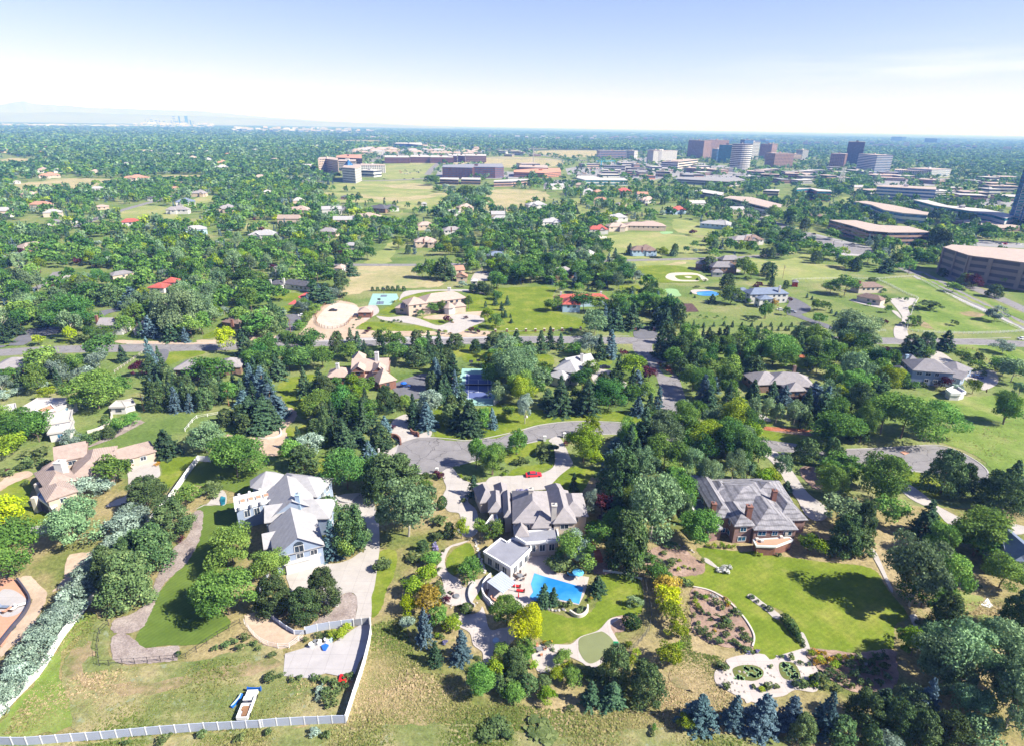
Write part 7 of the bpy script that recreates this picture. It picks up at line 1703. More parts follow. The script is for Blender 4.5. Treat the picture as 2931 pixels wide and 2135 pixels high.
for x, y, a, m_, t in ((115, 575, 80, 'car white', 'white lounger on the lower left patio, nearest to the middle'), (165, 550, 30, 'car white', 'white lounger on the lower left patio by the dark curved wall'), (35, 565, 0, 'blue shingle roof', 'blue lounger at the left side of the lower left patio'), (60, 590, 60, 'terracotta', 'tan lounger beside the blue one on the lower left patio')):
    lounger(t, 'A', x, y, math.radians(a), m_)
def parasol(label, crop, x, y, mat, R_=1.4, closed=False):
    q = P(crop, x, y); root = empty('parasol', (q.x, q.y, .14)); b = MB(); b.cyl((0, 0), .04, 0, 2.5, 6); b.cyl((0, 0), .3, 0, .08, 8); b.build('pole', 'stone trim', root)
    b = MB()
    if closed: b.cyl((0, 0), .16, 1.0, 2.5, 8, r1=.05)
    else:
        for i in range(8):
            a0, a1 = i*math.pi/4, (i+1)*math.pi/4; b.quad((R_*math.cos(a0), R_*math.sin(a0), 1.95), (R_*math.cos(a1), R_*math.sin(a1), 1.95), (0, 0, 2.5))
            b.quad((R_*math.cos(a0), R_*math.sin(a0), 1.80), (R_*math.cos(a1), R_*math.sin(a1), 1.80), (R_*math.cos(a1), R_*math.sin(a1), 1.95), (R_*math.cos(a0), R_*math.sin(a0), 1.95))
    b.build('canopy', mat, root); tag(root, label, 'parasol')
parasol('open sky blue parasol at the far right side of the pool', 'p', 1860, 470, 'umbrella blue'); parasol('closed red parasol on the terrace left of the pool shadow', 'p', 820, 850, 'cushion red', closed=True); parasol('blue parasol in the shaded yard of the brick lodge', 'J', 1255, 1030, 'tarp blue', 1.3)
def patio_set(label, crop, x, y, tm='metal grey', n=6, R_=.65, z=.14, seat='wicker', sh=''):
    q = P(crop, x, y); root = empty('patio_table', (q.x, q.y, z)); b = MB(); b.cyl((0, 0), R_, .7, .75, 14); b.build('table_top', tm, root); b = MB(); b.cyl((0, 0), .06, 0, .7, 6); b.cyl((0, 0), .3, 0, .04, 10); b.build('table_leg', 'metal grey', root); tag(root, label, 'table')
    for i in range(n):
        a = i*6.283/n+.3; c = (q.x+math.cos(a)*(R_+.55), q.y+math.sin(a)*(R_+.55)); r = empty('patio_chair', (c[0], c[1], z), a+math.pi/2); X = Vector((1, 0, 0)); Y = Vector((0, 1, 0))
        s = MB(); s.box(Vector((-.25, -.25, 0)), X, Y, .5, .5, .42, .5); s.build('seat', seat, r); s = MB(); s.box(Vector((-.25, -.32, 0)), X, Y, .5, .06, .45, .95); s.build('backrest', seat, r)
        s = MB()
        for sx in (-.23, .19):
            for sy in (-.23, .19): s.box(Vector((sx, sy, 0)), X, Y, .04, .04, 0, .42)
        s.build('leg_frame', 'metal grey', r)
        side = ['right', 'far right', 'far left', 'left', 'near left', 'near right'][int(((i+.3)/n*6)) % 6]
        tag(r, 'small %s chair at the %s side of the %s' % ('orange' if seat == 'orange steel' else 'dark', side, sh), 'chair', 'patio chairs')
patio_set('round grey table above the red loungers, pool terrace', 'p', 850, 450, n=5, sh='round pool terrace table'); patio_set('small table with orange chairs below the lime tree, sandy garden', 'C', 395, 905, n=4, z=0, seat='orange steel', sh='table below the lime tree')
patio_set('table on the brick terrace, left one', 'o', 1390, 990, n=4, z=3.0, sh='left brick terrace table'); patio_set('table on the brick terrace, right one', 'o', 1560, 985, n=3, z=3.0, sh='right brick terrace table')
# retractable canopy on the terrace
g = pts('d', '655,690 850,545 1045,700 870,850', 0); c = sum(g, Vector())/4; root = empty('terrace_canopy', (c.x, c.y, .13)); gl = [Vector(((q-c).x, (q-c).y, 0)) for q in pts('d', '655,690 850,545 1045,700 870,850', 2.6)]
gl = [q-sum(gl, Vector())/4+(gl[0]*0) for q in gl]; b = MB(); b.prism(gl, 2.5, 2.6, bottom=True); b.build('glass_roof', 'vinyl panel', root)
for q in gl: b = MB(); b.cyl(q*.96, .09, 0, 2.5, 6); b.build('post', 'white paint', root)
e1, e2 = gl[1]-gl[0], gl[3]-gl[0]
for i in range(1, 8): b = MB(); b.tube([gl[0]+e1*i/8+Z*2.62, gl[0]+e1*i/8+e2+Z*2.62], .05, 4); b.build('glazing_bar', 'white paint', root)
tag(root, 'flat translucent canopy with white bars on the terrace left of the pool', 'canopy')
parasol_ = None
# gate posts, mailboxes, boulders
def pillar(label, crop, x, y, h, w, mat='white paint', name='gate_pillar', cat='pillar', grp=None):
    q = P(crop, x, y); root = empty(name, (q.x, q.y, 0)); b = MB(); X = Vector((1, 0, 0)); Y = Vector((0, 1, 0)); b.box(Vector((-w/2, -w/2, 0)), X, Y, w, w, 0, h); b.build('shaft', mat, root)
    b = MB(); b.box(Vector((-w*.6, -w*.6, 0)), X, Y, w*1.2, w*1.2, h+.001, h+.15); b.build('cap', 'stone trim' if mat != 'white paint' else 'office white', root); tag(root, label, cat, grp)
pillar('white gate pillar left of the upper driveway entrance of the pool mansion', 'G', 438, 348, 1.7, .9); pillar('white gate pillar right of the upper driveway entrance of the pool mansion', 'G', 594, 322, 1.7, .9)
pillar('white gate pillar at the lower driveway mouth on the cul de sac', 'F', 1518, 600, 1.6, .8); pillar('white pillar on the grass left of the lower driveway mouth', 'F', 1356, 665, 1.8, .8); pillar('white post beside the blue spruces at the brick gate', 'F', 1060, 450, 1.8, .5)
pillar('white pillar on the lawn under the brick gate spruces', 'F', 1062, 500, 1.6, .4); pillar('brick gate pillar left of the tree lined drive entrance', 'K', 1150, 585, 2.0, 1.2, 'brick'); pillar('brick gate pillar right of the tree lined drive entrance', 'K', 1298, 585, 2.0, 1.2, 'brick'); pillar('brick pillar beside the right gate pillar', 'K', 1440, 580, 1.6, 1.2, 'brick')
pillar('grey mailbox post at the far kerb of the right cul de sac', 'H', 1212, 575, 1.3, .5, 'metal grey', 'mailbox', 'mailbox'); pillar('brick pillar at the head of the dark blue shaded drive', 'H', 295, 480, 1.6, .8, 'brick')
def rock(label, crop, x, y, w, mat='rock', grp='boulders in the gardens'):
    q = P(crop, x, y); d = proj(q)[2]; W = w/CROPS[crop][2]*d/FPX; bm = bmesh.new(); bmesh.ops.create_icosphere(bm, subdivisions=2, radius=W/2)
    for v in bm.verts: v.co *= rg.uniform(.78, 1.15); v.co.z *= .6
    me = bpy.data.meshes.new('boulder'); bm.to_mesh(me); bm.free(); me.materials.append(MATS[mat]); o = bpy.data.objects.new('boulder', me); COL.objects.link(o); o.location = (q.x, q.y, W*.12); o.rotation_euler = (0, 0, rg.uniform(0, 6)); tag(o, label, 'boulder', grp)
rk = []
for crop, s, nm in (('e', '215,720,20 245,725,22 265,745,18 160,735,18 135,740,22 110,730,20 95,765,22 125,775,20 175,790,22 205,795,20 235,810,18 190,840,18 215,850,20 165,845,20 250,850,20 385,700,18 400,730,20 420,745,20 440,755,18 470,640,16 455,620,16 610,720,20 630,735,16 590,700,14 485,790,14 520,780,14 545,790,12 350,690,14 330,680,12 300,672,12 270,670,12 240,668,12 215,672,12 190,680,12 690,700,16 680,690,12 560,640,12', 'lily ponds'),
    ('p', '1300,990,60 1350,1000,55 1410,1010,60 1470,1025,60 1530,1020,60 1600,1000,65 1640,1020,40 1920,1000,50', 'pool planting'), ('G', '1440,1190,20 1500,1170,24 1540,1180,22 1590,1210,24 1610,1225,20', 'bark slope'),
    ('d', '100,370,20 130,400,18 380,780,26 200,880,40 185,910,30 370,620,24 440,820,30 480,880,40 530,850,30 350,1120,34 390,1110,34 410,1140,30 560,970,26 580,1250,30 660,1390,24 690,1380,18', 'stone garden'), ('F', '1250,275,14 1690,545,16 1660,530,14', 'cul de sac'), ('H', '125,350,16 190,362,16 262,372,16 335,378,16', 'right lane kerb')):
    for t in s.split():
        x, y, w = map(float, t.split(',')); rk.append((crop, x, y, w, nm))
cn_ = {}
for crop, x, y, w, nm in rk:
    cn_[nm] = cn_.get(nm, 0)+1
    rock('%s boulder of the %s, %s in its row' % (rg.choice(['rough grey', 'pale weathered']), nm, (['first']+ORD[1:])[cn_[nm]-1]), crop, x, y, w*1.05, 'rock' if nm != 'pool planting' else rg.choice(['rock', 'dark rock']))
# lily pads
b = MB()
for crop, s in (('e', '300,700 325,710 345,725 340,745 310,750 285,740 270,710 250,695 215,750 235,765 200,760'), ('e', '500,670 520,680 545,695 560,715 575,735 580,755 555,755 530,735 510,710 495,685')):
    for t in s.split():
        x, y = map(float, t.split(','))
        for k in range(14):
            q = P(crop, x+rg.uniform(-12, 12), y+rg.uniform(-9, 9)); r_ = rg.uniform(.12, .3); b.cyl(q, r_, .19, .205, 7)
tag(b.build('water_lilies', 'putting turf'), 'green lily pads floating on the two ponds', 'water plants', None, 'stuff')
# sand bag sheet, white tarp, path things
slab_thing('white_sheet', 'white folded sheet on the meadow right of the tall cottonwood', 'sheet', 'D', '1915,485 1960,550 1930,562 1862,538', .12, 'white paint')
slab_thing('stone_step', 'pale square stone step at the end of the big lawn', 'paving slab', 'D', '1300,630 1340,610 1370,660 1320,680', .25, 'stone trim')
slab_thing('soil_heap', 'small heap of brown bark on the right cul de sac', 'heap', 'H', '1225,440 1260,432 1295,445 1260,458', .25, 'terracotta')
slab_thing('blue_water_basin', 'round blue basin by the grey pavement of the blue grey house garden', 'basin', 'E', '1745,790 1780,800 1775,850 1745,860 1735,820', .4, 'teal glass')
for i, (x, y) in enumerate([(260, 770), (780, 1355)]):
    q = P('d', x, y) if i == 0 else P('d', x, y); b = MB(); b.cyl((0, 0), .75, 0, .45, 14, r1=.7); b.cyl((0, 0), .62, .452, .5, 14); o = b.build('garden_basin', 'metal grey' if not i else 'pale blue wall'); o.location = (q.x, q.y, 0); tag(o, ['dark round basin on the sandy circle of the stone garden', 'pale blue round basin in the shaded lower stone garden'][i], 'basin')
q = P('K', 295, 1265); b = MB(); b.cyl((0, 0), .5, 0, .6, 9, r1=.4); b.cyl((0, 0), .3, .6, 1.0, 8, r1=.1); o = b.build('garden_ornament', 'office white'); o.location = (q.x, q.y, 0); tag(o, 'white garden ornament on the verge below the birch', 'ornament')
# stepping stones left of the pool wing
for i in range(16):
    x, y = 500+i*9+rg.uniform(-14, 14), 20+i*29
    q = P('d', x, y); b = MB(); n = 7; b.prism([Vector((.42*rg.uniform(.7, 1.1)*math.cos(a*6.283/n), .42*rg.uniform(.7, 1.1)*math.sin(a*6.283/n), 0)) for a in range(n)], .0, .22); o = b.build('stepping_stone', 'stone trim'); o.location = (q.x, q.y, 0)
    tag(o, 'pale stepping stone beside the pool wing, %s from the top of the path' % (['first']+ORD[1:])[i], 'stepping stone', 'stepping stones beside the pool wing')
# ---------------------------------------------------------------- extra landmarks for wording
for n_, c_, x_, y_ in [('silver hedge', 'A', 430, 680), ('curving lawn with the mowing stripes', 'A', 1400, 650), ('concrete pad', 'B', 650, 950), ('round drive island', 'B', 820, 560), ('oval flower garden', 'C', 1800, 650), ('golf green', 'C', 850, 880),
 ('left lily pond', 'C', 2040, 1080), ('right lily pond', 'D', 350, 1060), ('big lower right lawn', 'D', 500, 350), ('long clipped hedge', 'D', 350, 700), ('left cul de sac', 'F', 1500, 460), ('right cul de sac', 'H', 1500, 510), ('stone garden', 'd', 300, 850),
 ('bend of the lane', 'K', 1420, 1000), ('sandy play area', 'F', 150, 390), ('shaded entrance drive', 'H', 300, 600), ('curved side path', 'H', 1450, 830), ('bark slope', 'C', 1500, 200), ('green verge above the lane', 'K', 700, 1260), ('left end of the street', 'I', 350, 740),
 ('middle of the street', 'J', 1100, 680), ('street corner at the lane', 'K', 1250, 650), ('right part of the street', 'L', 900, 660), ('horse ring', 'J', 700, 480), ('small red court', 'J', 430, 330), ('mint sport court', 'J', 1090, 340), ('tan field', 'J', 1200, 180),
 ('putting green', 'K', 1440, 290), ('ball field', 'K', 1560, 165), ('tilled soil patch', 'K', 1580, 405), ('green paddock', 'L', 1600, 500), ('avenue bend', 'L', 1700, 300), ('tree lined drive entrance', 'K', 1220, 560), ('dry field at the left', 'M', 500, 700), ('diagonal road', 'M', 830, 930),
 ('long meadow tree row', 'N', 1130, 1150), ('boulevard', 'N', 1100, 655), ('poplar grove', 'N', 1900, 1050), ('straight upper street', 'O', 1200, 1280), ('wide lawns', 'O', 1400, 1150), ('avenue junction', 'P', 800, 1200), ('upper green meadow', 'N', 1200, 780), ('tennis court verge', 'J', 2000, 1390),
 ('bottom meadow', 'C', 900, 1480), ('grassy hill at the right', 'H', 1950, 350), ('small gravel yard', 'J', 1850, 150), ('pink hotel', 'N', 650, 560), ('office parking lots', 'O', 1200, 600), ('dry hill', 'O', 200, 800)]: landmark(n_, c_, x_, y_)
# kind x ytop ybase width
trees('A', """d 120 -60 400 430;p 1060 165 615 350;d 1860 -10 330 400;d 1830 325 730 430;w 20 1250 1420 200;w 80 1120 1330 190;w 180 1010 1220 190;w 250 880 1130 200;w 340 760 1010 200;w 420 660 880 200;w 500 580 790 200;w 580 460 680 200;w 640 370 580 190;
w 720 260 490 210;w 800 180 400 220;w 880 60 290 210;w 980 -40 150 200;w 560 520 720 170;w 690 330 520 170""")
trees('E', """w 1010 920 1160 200;w 1080 860 1080 190;w 1050 830 960 130;c 650 840 1230 540;d 900 500 750 250;w 830 640 790 180;w 670 650 850 190;p 1180 640 920 260;p 1390 840 1160 290;p 1230 1010 1420 330;y 60 820 1030 250;l 30 880 1040 180;d 1520 700 880 230;u 1680 680 790 160;c 1640 240 480 200;d 1890 350 720 430;s 1330 260 490 230;
d 100 1040 1200 200;w 560 580 640 90""")
trees('B', """p 640 270 620 250;p 490 410 725 230;p 250 330 645 240;d 220 140 400 210;p 175 560 640 120;p 1410 30 140 90;u 1350 130 215 100;d 1470 130 260 140;u 1090 180 290 120;l 1430 250 430 170;l 1330 340 500 160;g 1440 420 640 200;y 1310 490 640 140;p 1530 390 500 100;
b 1420 580 870 150;w 1290 640 760 90;s 1505 830 1045 140;b 1710 740 1030 180;d 1870 1050 1310 200;d 1530 580 740 130;k 1750 530 620 90;d 1660 620 700 100;l 1640 650 790 120;d 1765 180 380 190;u 2020 1090 1260 130;p 2110 900 1160 160;d 2120 1180 1330 140;d 1830 680 680 1""")
trees('C', """d 140 485 760 190;y 300 580 890 230;d 300 880 1020 180;d 90 850 960 110;p 200 900 1130 180;p 430 1100 1230 180;u 95 1100 1210 150;d 200 1190 1330 140;p 300 1100 1260 150;l 350 990 1060 90;l 530 1040 1160 120;d 580 910 1040 140;l 620 990 1080 110;d 640 1060 1210 170;l 460 1210 1360 170;u 800 1050 1180 140;
p 980 870 1220 220;s 960 1150 1390 220;s 790 1130 1380 160;p 1210 1020 1360 270;b 1630 1240 1560 220;l 1530 1420 1560 120;b 1900 1250 1540 180;d 690 20 310 260;u 560 150 300 190;s 850 320 480 150;s 425 375 560 100;s 500 400 560 100;k 1115 615 750 120;c 1140 480 590 130;g 1390 310 480 170;y 1390 420 620 240;l 1420 560 760 260;l 1470 700 840 190;l 1400 870 1060 210;
l 1090 830 900 110;l 1150 900 980 110;l 1120 960 1040 90;u 1100 70 220 130;p 1060 -150 330 330;d 1280 150 240 170;d 1320 230 400 170;u 1430 50 100 80;l 1480 840 920 100;u 420 1500 1620 260;u 60 1500 1640 200""")
trees('D', """b 115 1240 1580 230;b 340 1250 1560 170;b 585 1230 1590 220;p 430 1400 1652 190;p 730 1440 1680 220;p 910 1240 1530 240;s 1090 1190 1360 150;p 1160 1300 1600 230;p 1370 1390 1680 240;b 1400 1120 1440 190;c 1290 1210 1420 170;w 1110 1560 1720 180;l 1290 760 990 220;c 1600 710 1240 420;c 1450 700 860 180;c 2000 1000 1620 420;c 1750 1230 1560 280;c 2160 1090 1560 220;
p 2120 460 850 260;s 2150 810 1080 150;c 1800 1450 1720 260;p 1560 1400 1720 240;c 1270 30 640 420;d 1540 170 570 260;d 1370 330 620 300;p 830 -70 170 240;l 500 0 190 260;d 1985 170 450 240;u 2150 200 330 120;d 1780 -60 220 360;d 1550 650 740 130;r 1750 760 940 120;s 540 1070 1190 80;p 980 1500 1700 150""")
trees('E', "s 2140 30 260 130") ; trees('F', """s 170 20 290 200;s 60 0 270 200;b 280 0 170 130;d 590 0 200 200;p 650 90 400 120;p 560 180 290 100;s 790 170 430 150;d 940 20 240 210;o 740 0 200 180;l 840 -40 60 110;s 880 230 370 120;b 1110 150 330 120;p 1080 230 430 160;b 985 350 560 160;w 520 300 490 250;p 480 400 620 230;o 820 450 800 320;p 1180 450 850 360;c 1300 700 1200 400;d 1420 660 760 100;u 1460 740 860 80;
p 650 800 1020 230;p 850 870 1290 260;b 710 980 1310 170;d 840 1100 1300 160;d 1825 340 590 140;d 1950 400 650 160;d 2140 280 480 120;s 1810 620 800 90;r 1545 600 660 60;r 1515 585 640 50;k 1555 780 900 70;u 1540 940 1030 120;p 1610 990 1130 80;l 1710 970 1140 90;d 1860 980 1120 90;d 1960 1010 1160 140;u 1530 1060 1150 90;b 1440 50 250 120;w 1470 -30 150 130;s 1340 -30 230 90;p 1630 60 240 150;s 1790 20 320 160;s 1740 80 300 120;d 1890 120 270 110;b 1950 90 250 70;p 90 60 100 1""")
trees('G', """w 280 -20 230 90;d 30 410 650 170;d 220 280 480 120;u 450 380 490 170;l 740 250 560 220;l 820 165 360 130;l 800 420 580 190;b 990 320 500 150;b 950 420 610 110;b 1040 460 600 80;d 1210 210 430 260;p 1110 220 400 120;r 1190 215 330 90;c 1200 400 760 200;d 1370 340 640 250;d 1450 560 760 160;c 1260 600 1200 360;c 1380 640 1000 180;c 1520 740 1020 110;d 1530 130 330 210;d 1520 280 470 140;
l 1690 210 470 230;d 1850 180 420 230;c 1940 230 480 200;d 2010 330 520 200;l 2040 200 430 170;c 1590 420 650 170;c 1670 480 790 110;c 1740 500 770 130;c 1900 440 720 140;c 2020 490 700 90;l 2150 570 730 120;d 1620 880 1220 260;s 660 590 800 100;w 800 740 950 110;d 860 980 1180 230;d 1080 1000 1360 240;r 880 760 970 170;s 1000 700 1000 150;p 1120 1100 1380 170;d 800 420 500 1;s 1740 60 170 120;s 1865 100 190 80;r 610 345 400 80;d 1120 720 980 200;d 980 900 1130 180;w 690 1090 1370 190""")
trees('H', """d 690 110 440 340;p 480 330 540 180;d 900 50 380 160;s 600 -20 200 200;d 1210 30 390 400;d 1060 0 330 220;d 1500 60 350 300;d 2030 0 240 140;d 740 470 690 260;d 1040 480 900 300;c 960 500 740 140;p 900 830 1200 170;c 760 810 1060 260;p 760 950 1290 250;d 1100 800 1040 220;s 1390 820 1130 240;d 1500 1020 1300 200;p 1530 440 800 250;p 1700 520 790 150;s 2080 500 740 150;
p 1960 600 930 260;d 1770 940 1320 370;p 2140 680 900 160;d 1950 940 1090 200;d 660 560 840 180;s 320 660 760 80;l 180 570 730 190;d 40 490 680 80;c 380 40 240 120;c 70 30 230 100;c 160 20 210 110;c 240 40 230 90;p 470 120 280 90;l 750 60 200 100;p 860 120 370 200;r 1900 -60 -20 10""")
# street belt: crops J, K, L, I
trees('I', """o 600 340 620 260;s 350 460 560 90;s 120 480 640 150;s 40 500 690 130;d 330 560 0 1;p 350 330 500 160;d 210 360 560 190;o 720 210 400 180;p 890 210 400 170;b 1050 240 430 150;s 1180 270 450 130;c 1320 270 560 140;c 1450 270 650 230;c 1580 280 600 200;d 1520 480 670 200;b 1195 460 650 100;s 1130 500 650 70;s 1360 500 680 130;s 1270 480 620 80;d 1000 460 620 100;d 830 550 650 100;o 820 620 850 320;s 980 700 840 90;
d 390 710 950 300;p 500 770 950 180;y 570 560 690 90;l 310 620 710 80;u 650 610 700 90;d 120 880 1020 200;s 190 870 1040 120;w 720 860 960 160;w 500 920 1010 180;w 640 880 1000 120;w 350 980 1060 160;w 150 1030 1120 200;w 40 1060 1150 120;d 800 920 1260 460;d 930 950 1130 200;r 520 1010 1090 120;l 380 1030 1150 120;d 60 1210 1480 180;d 220 1200 1500 360;l 120 1400 1590 260;u 300 1500 1600 150;
s 1200 770 960 130;r 1110 840 960 110;s 1310 820 1030 150;s 1240 880 1020 110;d 1670 780 1010 240;p 1240 990 1230 150;p 1380 1010 1200 110;p 1520 1010 1200 130;p 1630 1020 1220 130;p 1700 1000 1180 110;d 1840 980 1170 150;b 1990 850 1100 150;b 1930 1040 1200 130;b 2150 1000 1260 160;s 2080 860 1000 90;s 1930 580 800 140;y 1790 580 760 150;d 2080 640 800 150;p 1990 440 640 150;p 2120 440 640 160;d 1900 400 560 120;
d 2100 440 560 1;p 1790 1200 1340 140;p 1900 1160 1270 100;s 2060 1130 1400 200;p 1960 1230 1400 170;s 1330 1360 1600 230;c 1650 1320 1500 190;d 1900 1440 1720 400;k 840 1240 1310 60;k 825 1300 1345 40;p 870 1340 1440 90;d 960 1270 1400 130;d 1050 1240 1340 130;p 690 1400 1490 90;p 770 1370 1450 70;w 570 1380 1520 220;w 560 1290 1360 140;d 780 770 860 1;o 1800 100 260 230;o 1950 100 300 300;o 2020 200 400 260;d 1960 240 400 200;p 1440 70 190 110;l 1490 20 150 110;d 1580 30 240 130""")
trees('J', """s 280 810 970 130;o 240 720 920 220;d 60 740 900 160;o 450 720 910 200;d 620 720 900 160;o 530 590 770 220;p 730 600 770 110;s 835 560 690 70;s 900 580 770 110;d 840 680 830 150;s 950 660 790 60;d 1100 580 760 140;p 1000 740 820 70;o 1220 690 850 180;p 1360 710 890 160;p 1355 580 730 100;s 1455 590 780 80;s 1530 600 780 80;p 1490 700 800 80;p 1665 610 740 130;b 1500 810 1070 120;s 1640 780 1090 150;b 1660 890 1100 70;p 1480 900 1080 90;p 1590 920 1090 130;
s 480 870 1110 110;s 600 880 1090 130;b 150 860 1120 140;s 30 640 800 150;p 150 850 1010 110;l 870 930 1110 130;l 890 1010 1180 110;d 960 960 1120 130;d 580 1080 1320 200;o 770 1040 1260 190;s 950 1100 1350 220;p 1110 1020 1240 130;p 1190 1080 1220 100;d 1260 1080 1220 100;s 1340 1140 1360 90;b 1440 1130 1380 120;w 1460 1050 1230 150;d 730 950 1100 90;s 800 1290 1540 150;s 890 1330 1480 110;s 660 1190 1500 120;p 560 1290 1410 110;b 1110 1250 1400 120;s 1080 1320 1540 160;s 980 1450 1660 160;p 1630 1100 1300 110;
s 1680 1180 1400 150;s 1780 1120 1430 170;d 1890 1190 1380 120;b 1950 1190 1360 70;c 2100 760 1100 260;d 2160 730 1000 160;d 1960 850 1040 130;p 1960 600 740 130;p 2010 640 740 110;b 2080 620 720 60;s 2140 590 760 120;p 1820 650 770 90;w 2000 700 790 150;o 580 60 230 270;p 770 110 270 110;s 840 40 160 100;s 560 210 340 130;s 650 220 380 150;d 560 380 470 120;d 470 340 450 130;w 700 240 330 100;u 780 280 330 90;d 430 510 590 110;d 500 440 530 90;d 120 440 660 260;p 230 390 600 190;d 80 100 240 150;o 160 190 370 150;d 60 250 450 150;p 310 70 170 80;
d 1485 370 460 70;d 1550 350 450 70;d 1385 425 480 60;d 1765 305 420 50;r 1595 470 530 70;r 1790 560 610 80;l 1920 410 530 80;d 1980 460 580 110;r 985 555 595 60;s 1975 320 390 40;p 1010 240 275 25;p 1050 240 275 28;p 1090 240 275 25;p 1130 230 275 32;p 1168 235 275 32;p 1210 228 277 35;p 1257 235 278 35;d 1400 60 180 110;p 1570 20 200 150;d 1700 10 90 120;c 1640 70 200 60;d 1470 20 190 100;w 1720 190 250 80;d 1800 20 150 100;p 1870 200 300 90;p 1800 210 290 70;p 1930 230 310 60;d 1990 270 350 90;d 1990 130 280 120;o 2140 60 170 130;d 1470 90 190 60;
s 2025 350 430 30;s 2070 310 380 35;s 2050 420 490 30;s 2100 490 530 22;s 2095 450 485 20;s 1900 350 410 35;s 2030 440 480 22;d 1830 560 610 40""")
trees('K', """w 800 610 800 130;w 720 650 770 110;b 950 570 810 100;s 870 620 820 90;s 410 580 770 100;s 475 550 740 80;s 560 600 740 70;d 660 690 800 120;s 30 590 720 90;p 90 600 730 90;s 210 590 720 80;p 300 680 850 120;p 200 650 780 110;w 60 700 790 140;c 220 740 1060 300;d 60 800 1000 200;c 330 880 1100 240;d 40 850 1040 160;r 1050 730 810 190;s 1010 770 960 90;l 1120 780 980 180;d 1180 790 890 110;r 1255 880 1000 120;b 1160 900 1100 140;d 1090 1010 1180 130;d 1240 1000 1130 130;b 1170 1100 1260 100;s 1260 1080 1260 80;b 1320 1030 1240 70;
o 940 980 1240 220;s 770 950 1270 180;s 560 1000 1270 210;d 690 900 1040 160;p 490 920 1010 90;w 290 1070 1240 80;d 150 1180 1280 80;s 460 1030 1200 120;d 800 830 1000 110;d 640 900 1000 120;s 1340 520 800 120;s 1420 600 830 150;p 1500 620 860 150;d 1560 540 720 120;d 1440 730 900 120;p 1500 790 940 110;s 1720 560 700 90;s 1850 540 750 130;s 1800 560 720 90;d 1790 620 780 130;d 1960 600 760 160;p 2120 620 780 130;d 1640 750 900 110;d 1740 820 1010 200;d 1880 780 980 180;p 2040 800 990 170;b 1680 930 1180 150;b 1770 950 1080 80;s 1720 1000 1200 120;d 1870 970 1160 150;s 2070 970 1150 110;s 1990 1100 1180 90;
s 1600 820 980 110;c 2080 1130 1300 100;s 1740 1170 1280 110;s 1865 1200 1300 70;c 830 430 640 180;s 1000 400 600 150;s 1120 380 590 120;s 940 420 590 90;d 1030 290 470 170;d 870 330 460 120;o 740 290 450 150;d 490 340 450 160;d 540 320 440 60;d 700 210 300 110;o 1240 210 380 130;d 1260 290 470 180;o 1400 320 500 180;s 1320 410 590 130;s 1390 410 600 110;p 1480 380 570 120;p 1120 230 400 60;d 1330 250 340 130;d 330 60 230 180;o 200 60 200 150;o 60 130 260 140;d 560 90 220 150;o 700 110 230 160;d 850 70 210 150;d 940 60 190 140;o 1040 60 230 130;w 1150 110 220 110;d 480 150 230 100;d 60 270 350 60;d 1900 230 390 150;p 1870 130 270 110;
p 1730 0 120 120;s 1755 300 380 60;d 2010 10 150 130;s 145 320 390 35;s 100 360 430 40;s 130 420 480 30;s 175 490 525 25;s 170 455 485 20;s 860 225 265 25;s 780 228 262 20;s 810 235 268 20;d 600 220 260 30;p 580 230 265 30;s 100 430 460 20;d 2165 370 500 90""")
SPR = [(1610, 500, 555), (1650, 530, 560), (1690, 515, 565), (1770, 515, 555), (1850, 510, 550), (1915, 505, 560), (1990, 515, 555), (2065, 520, 560), (2140, 525, 560), (1570, 515, 545), (2110, 545, 580), (2180, 548, 580)]
for x, a_, b_ in SPR: trees('K', 's %d %d %d 26' % (x, a_, b_))
for x in (55, 130, 207, 287, 367, 440): trees('L', 's %d %d %d 26' % (x, 515, 556))
for x in (60, 110, 155, 215, 265, 320, 345): trees('L', 's %d %d %d 24' % (x, 550, 588))
for x, y in ((1580, 462), (1665, 470), (1710, 480), (1795, 475), (1860, 485)): trees('K', 'd %d %d %d 22' % (x, y-12, y+12))
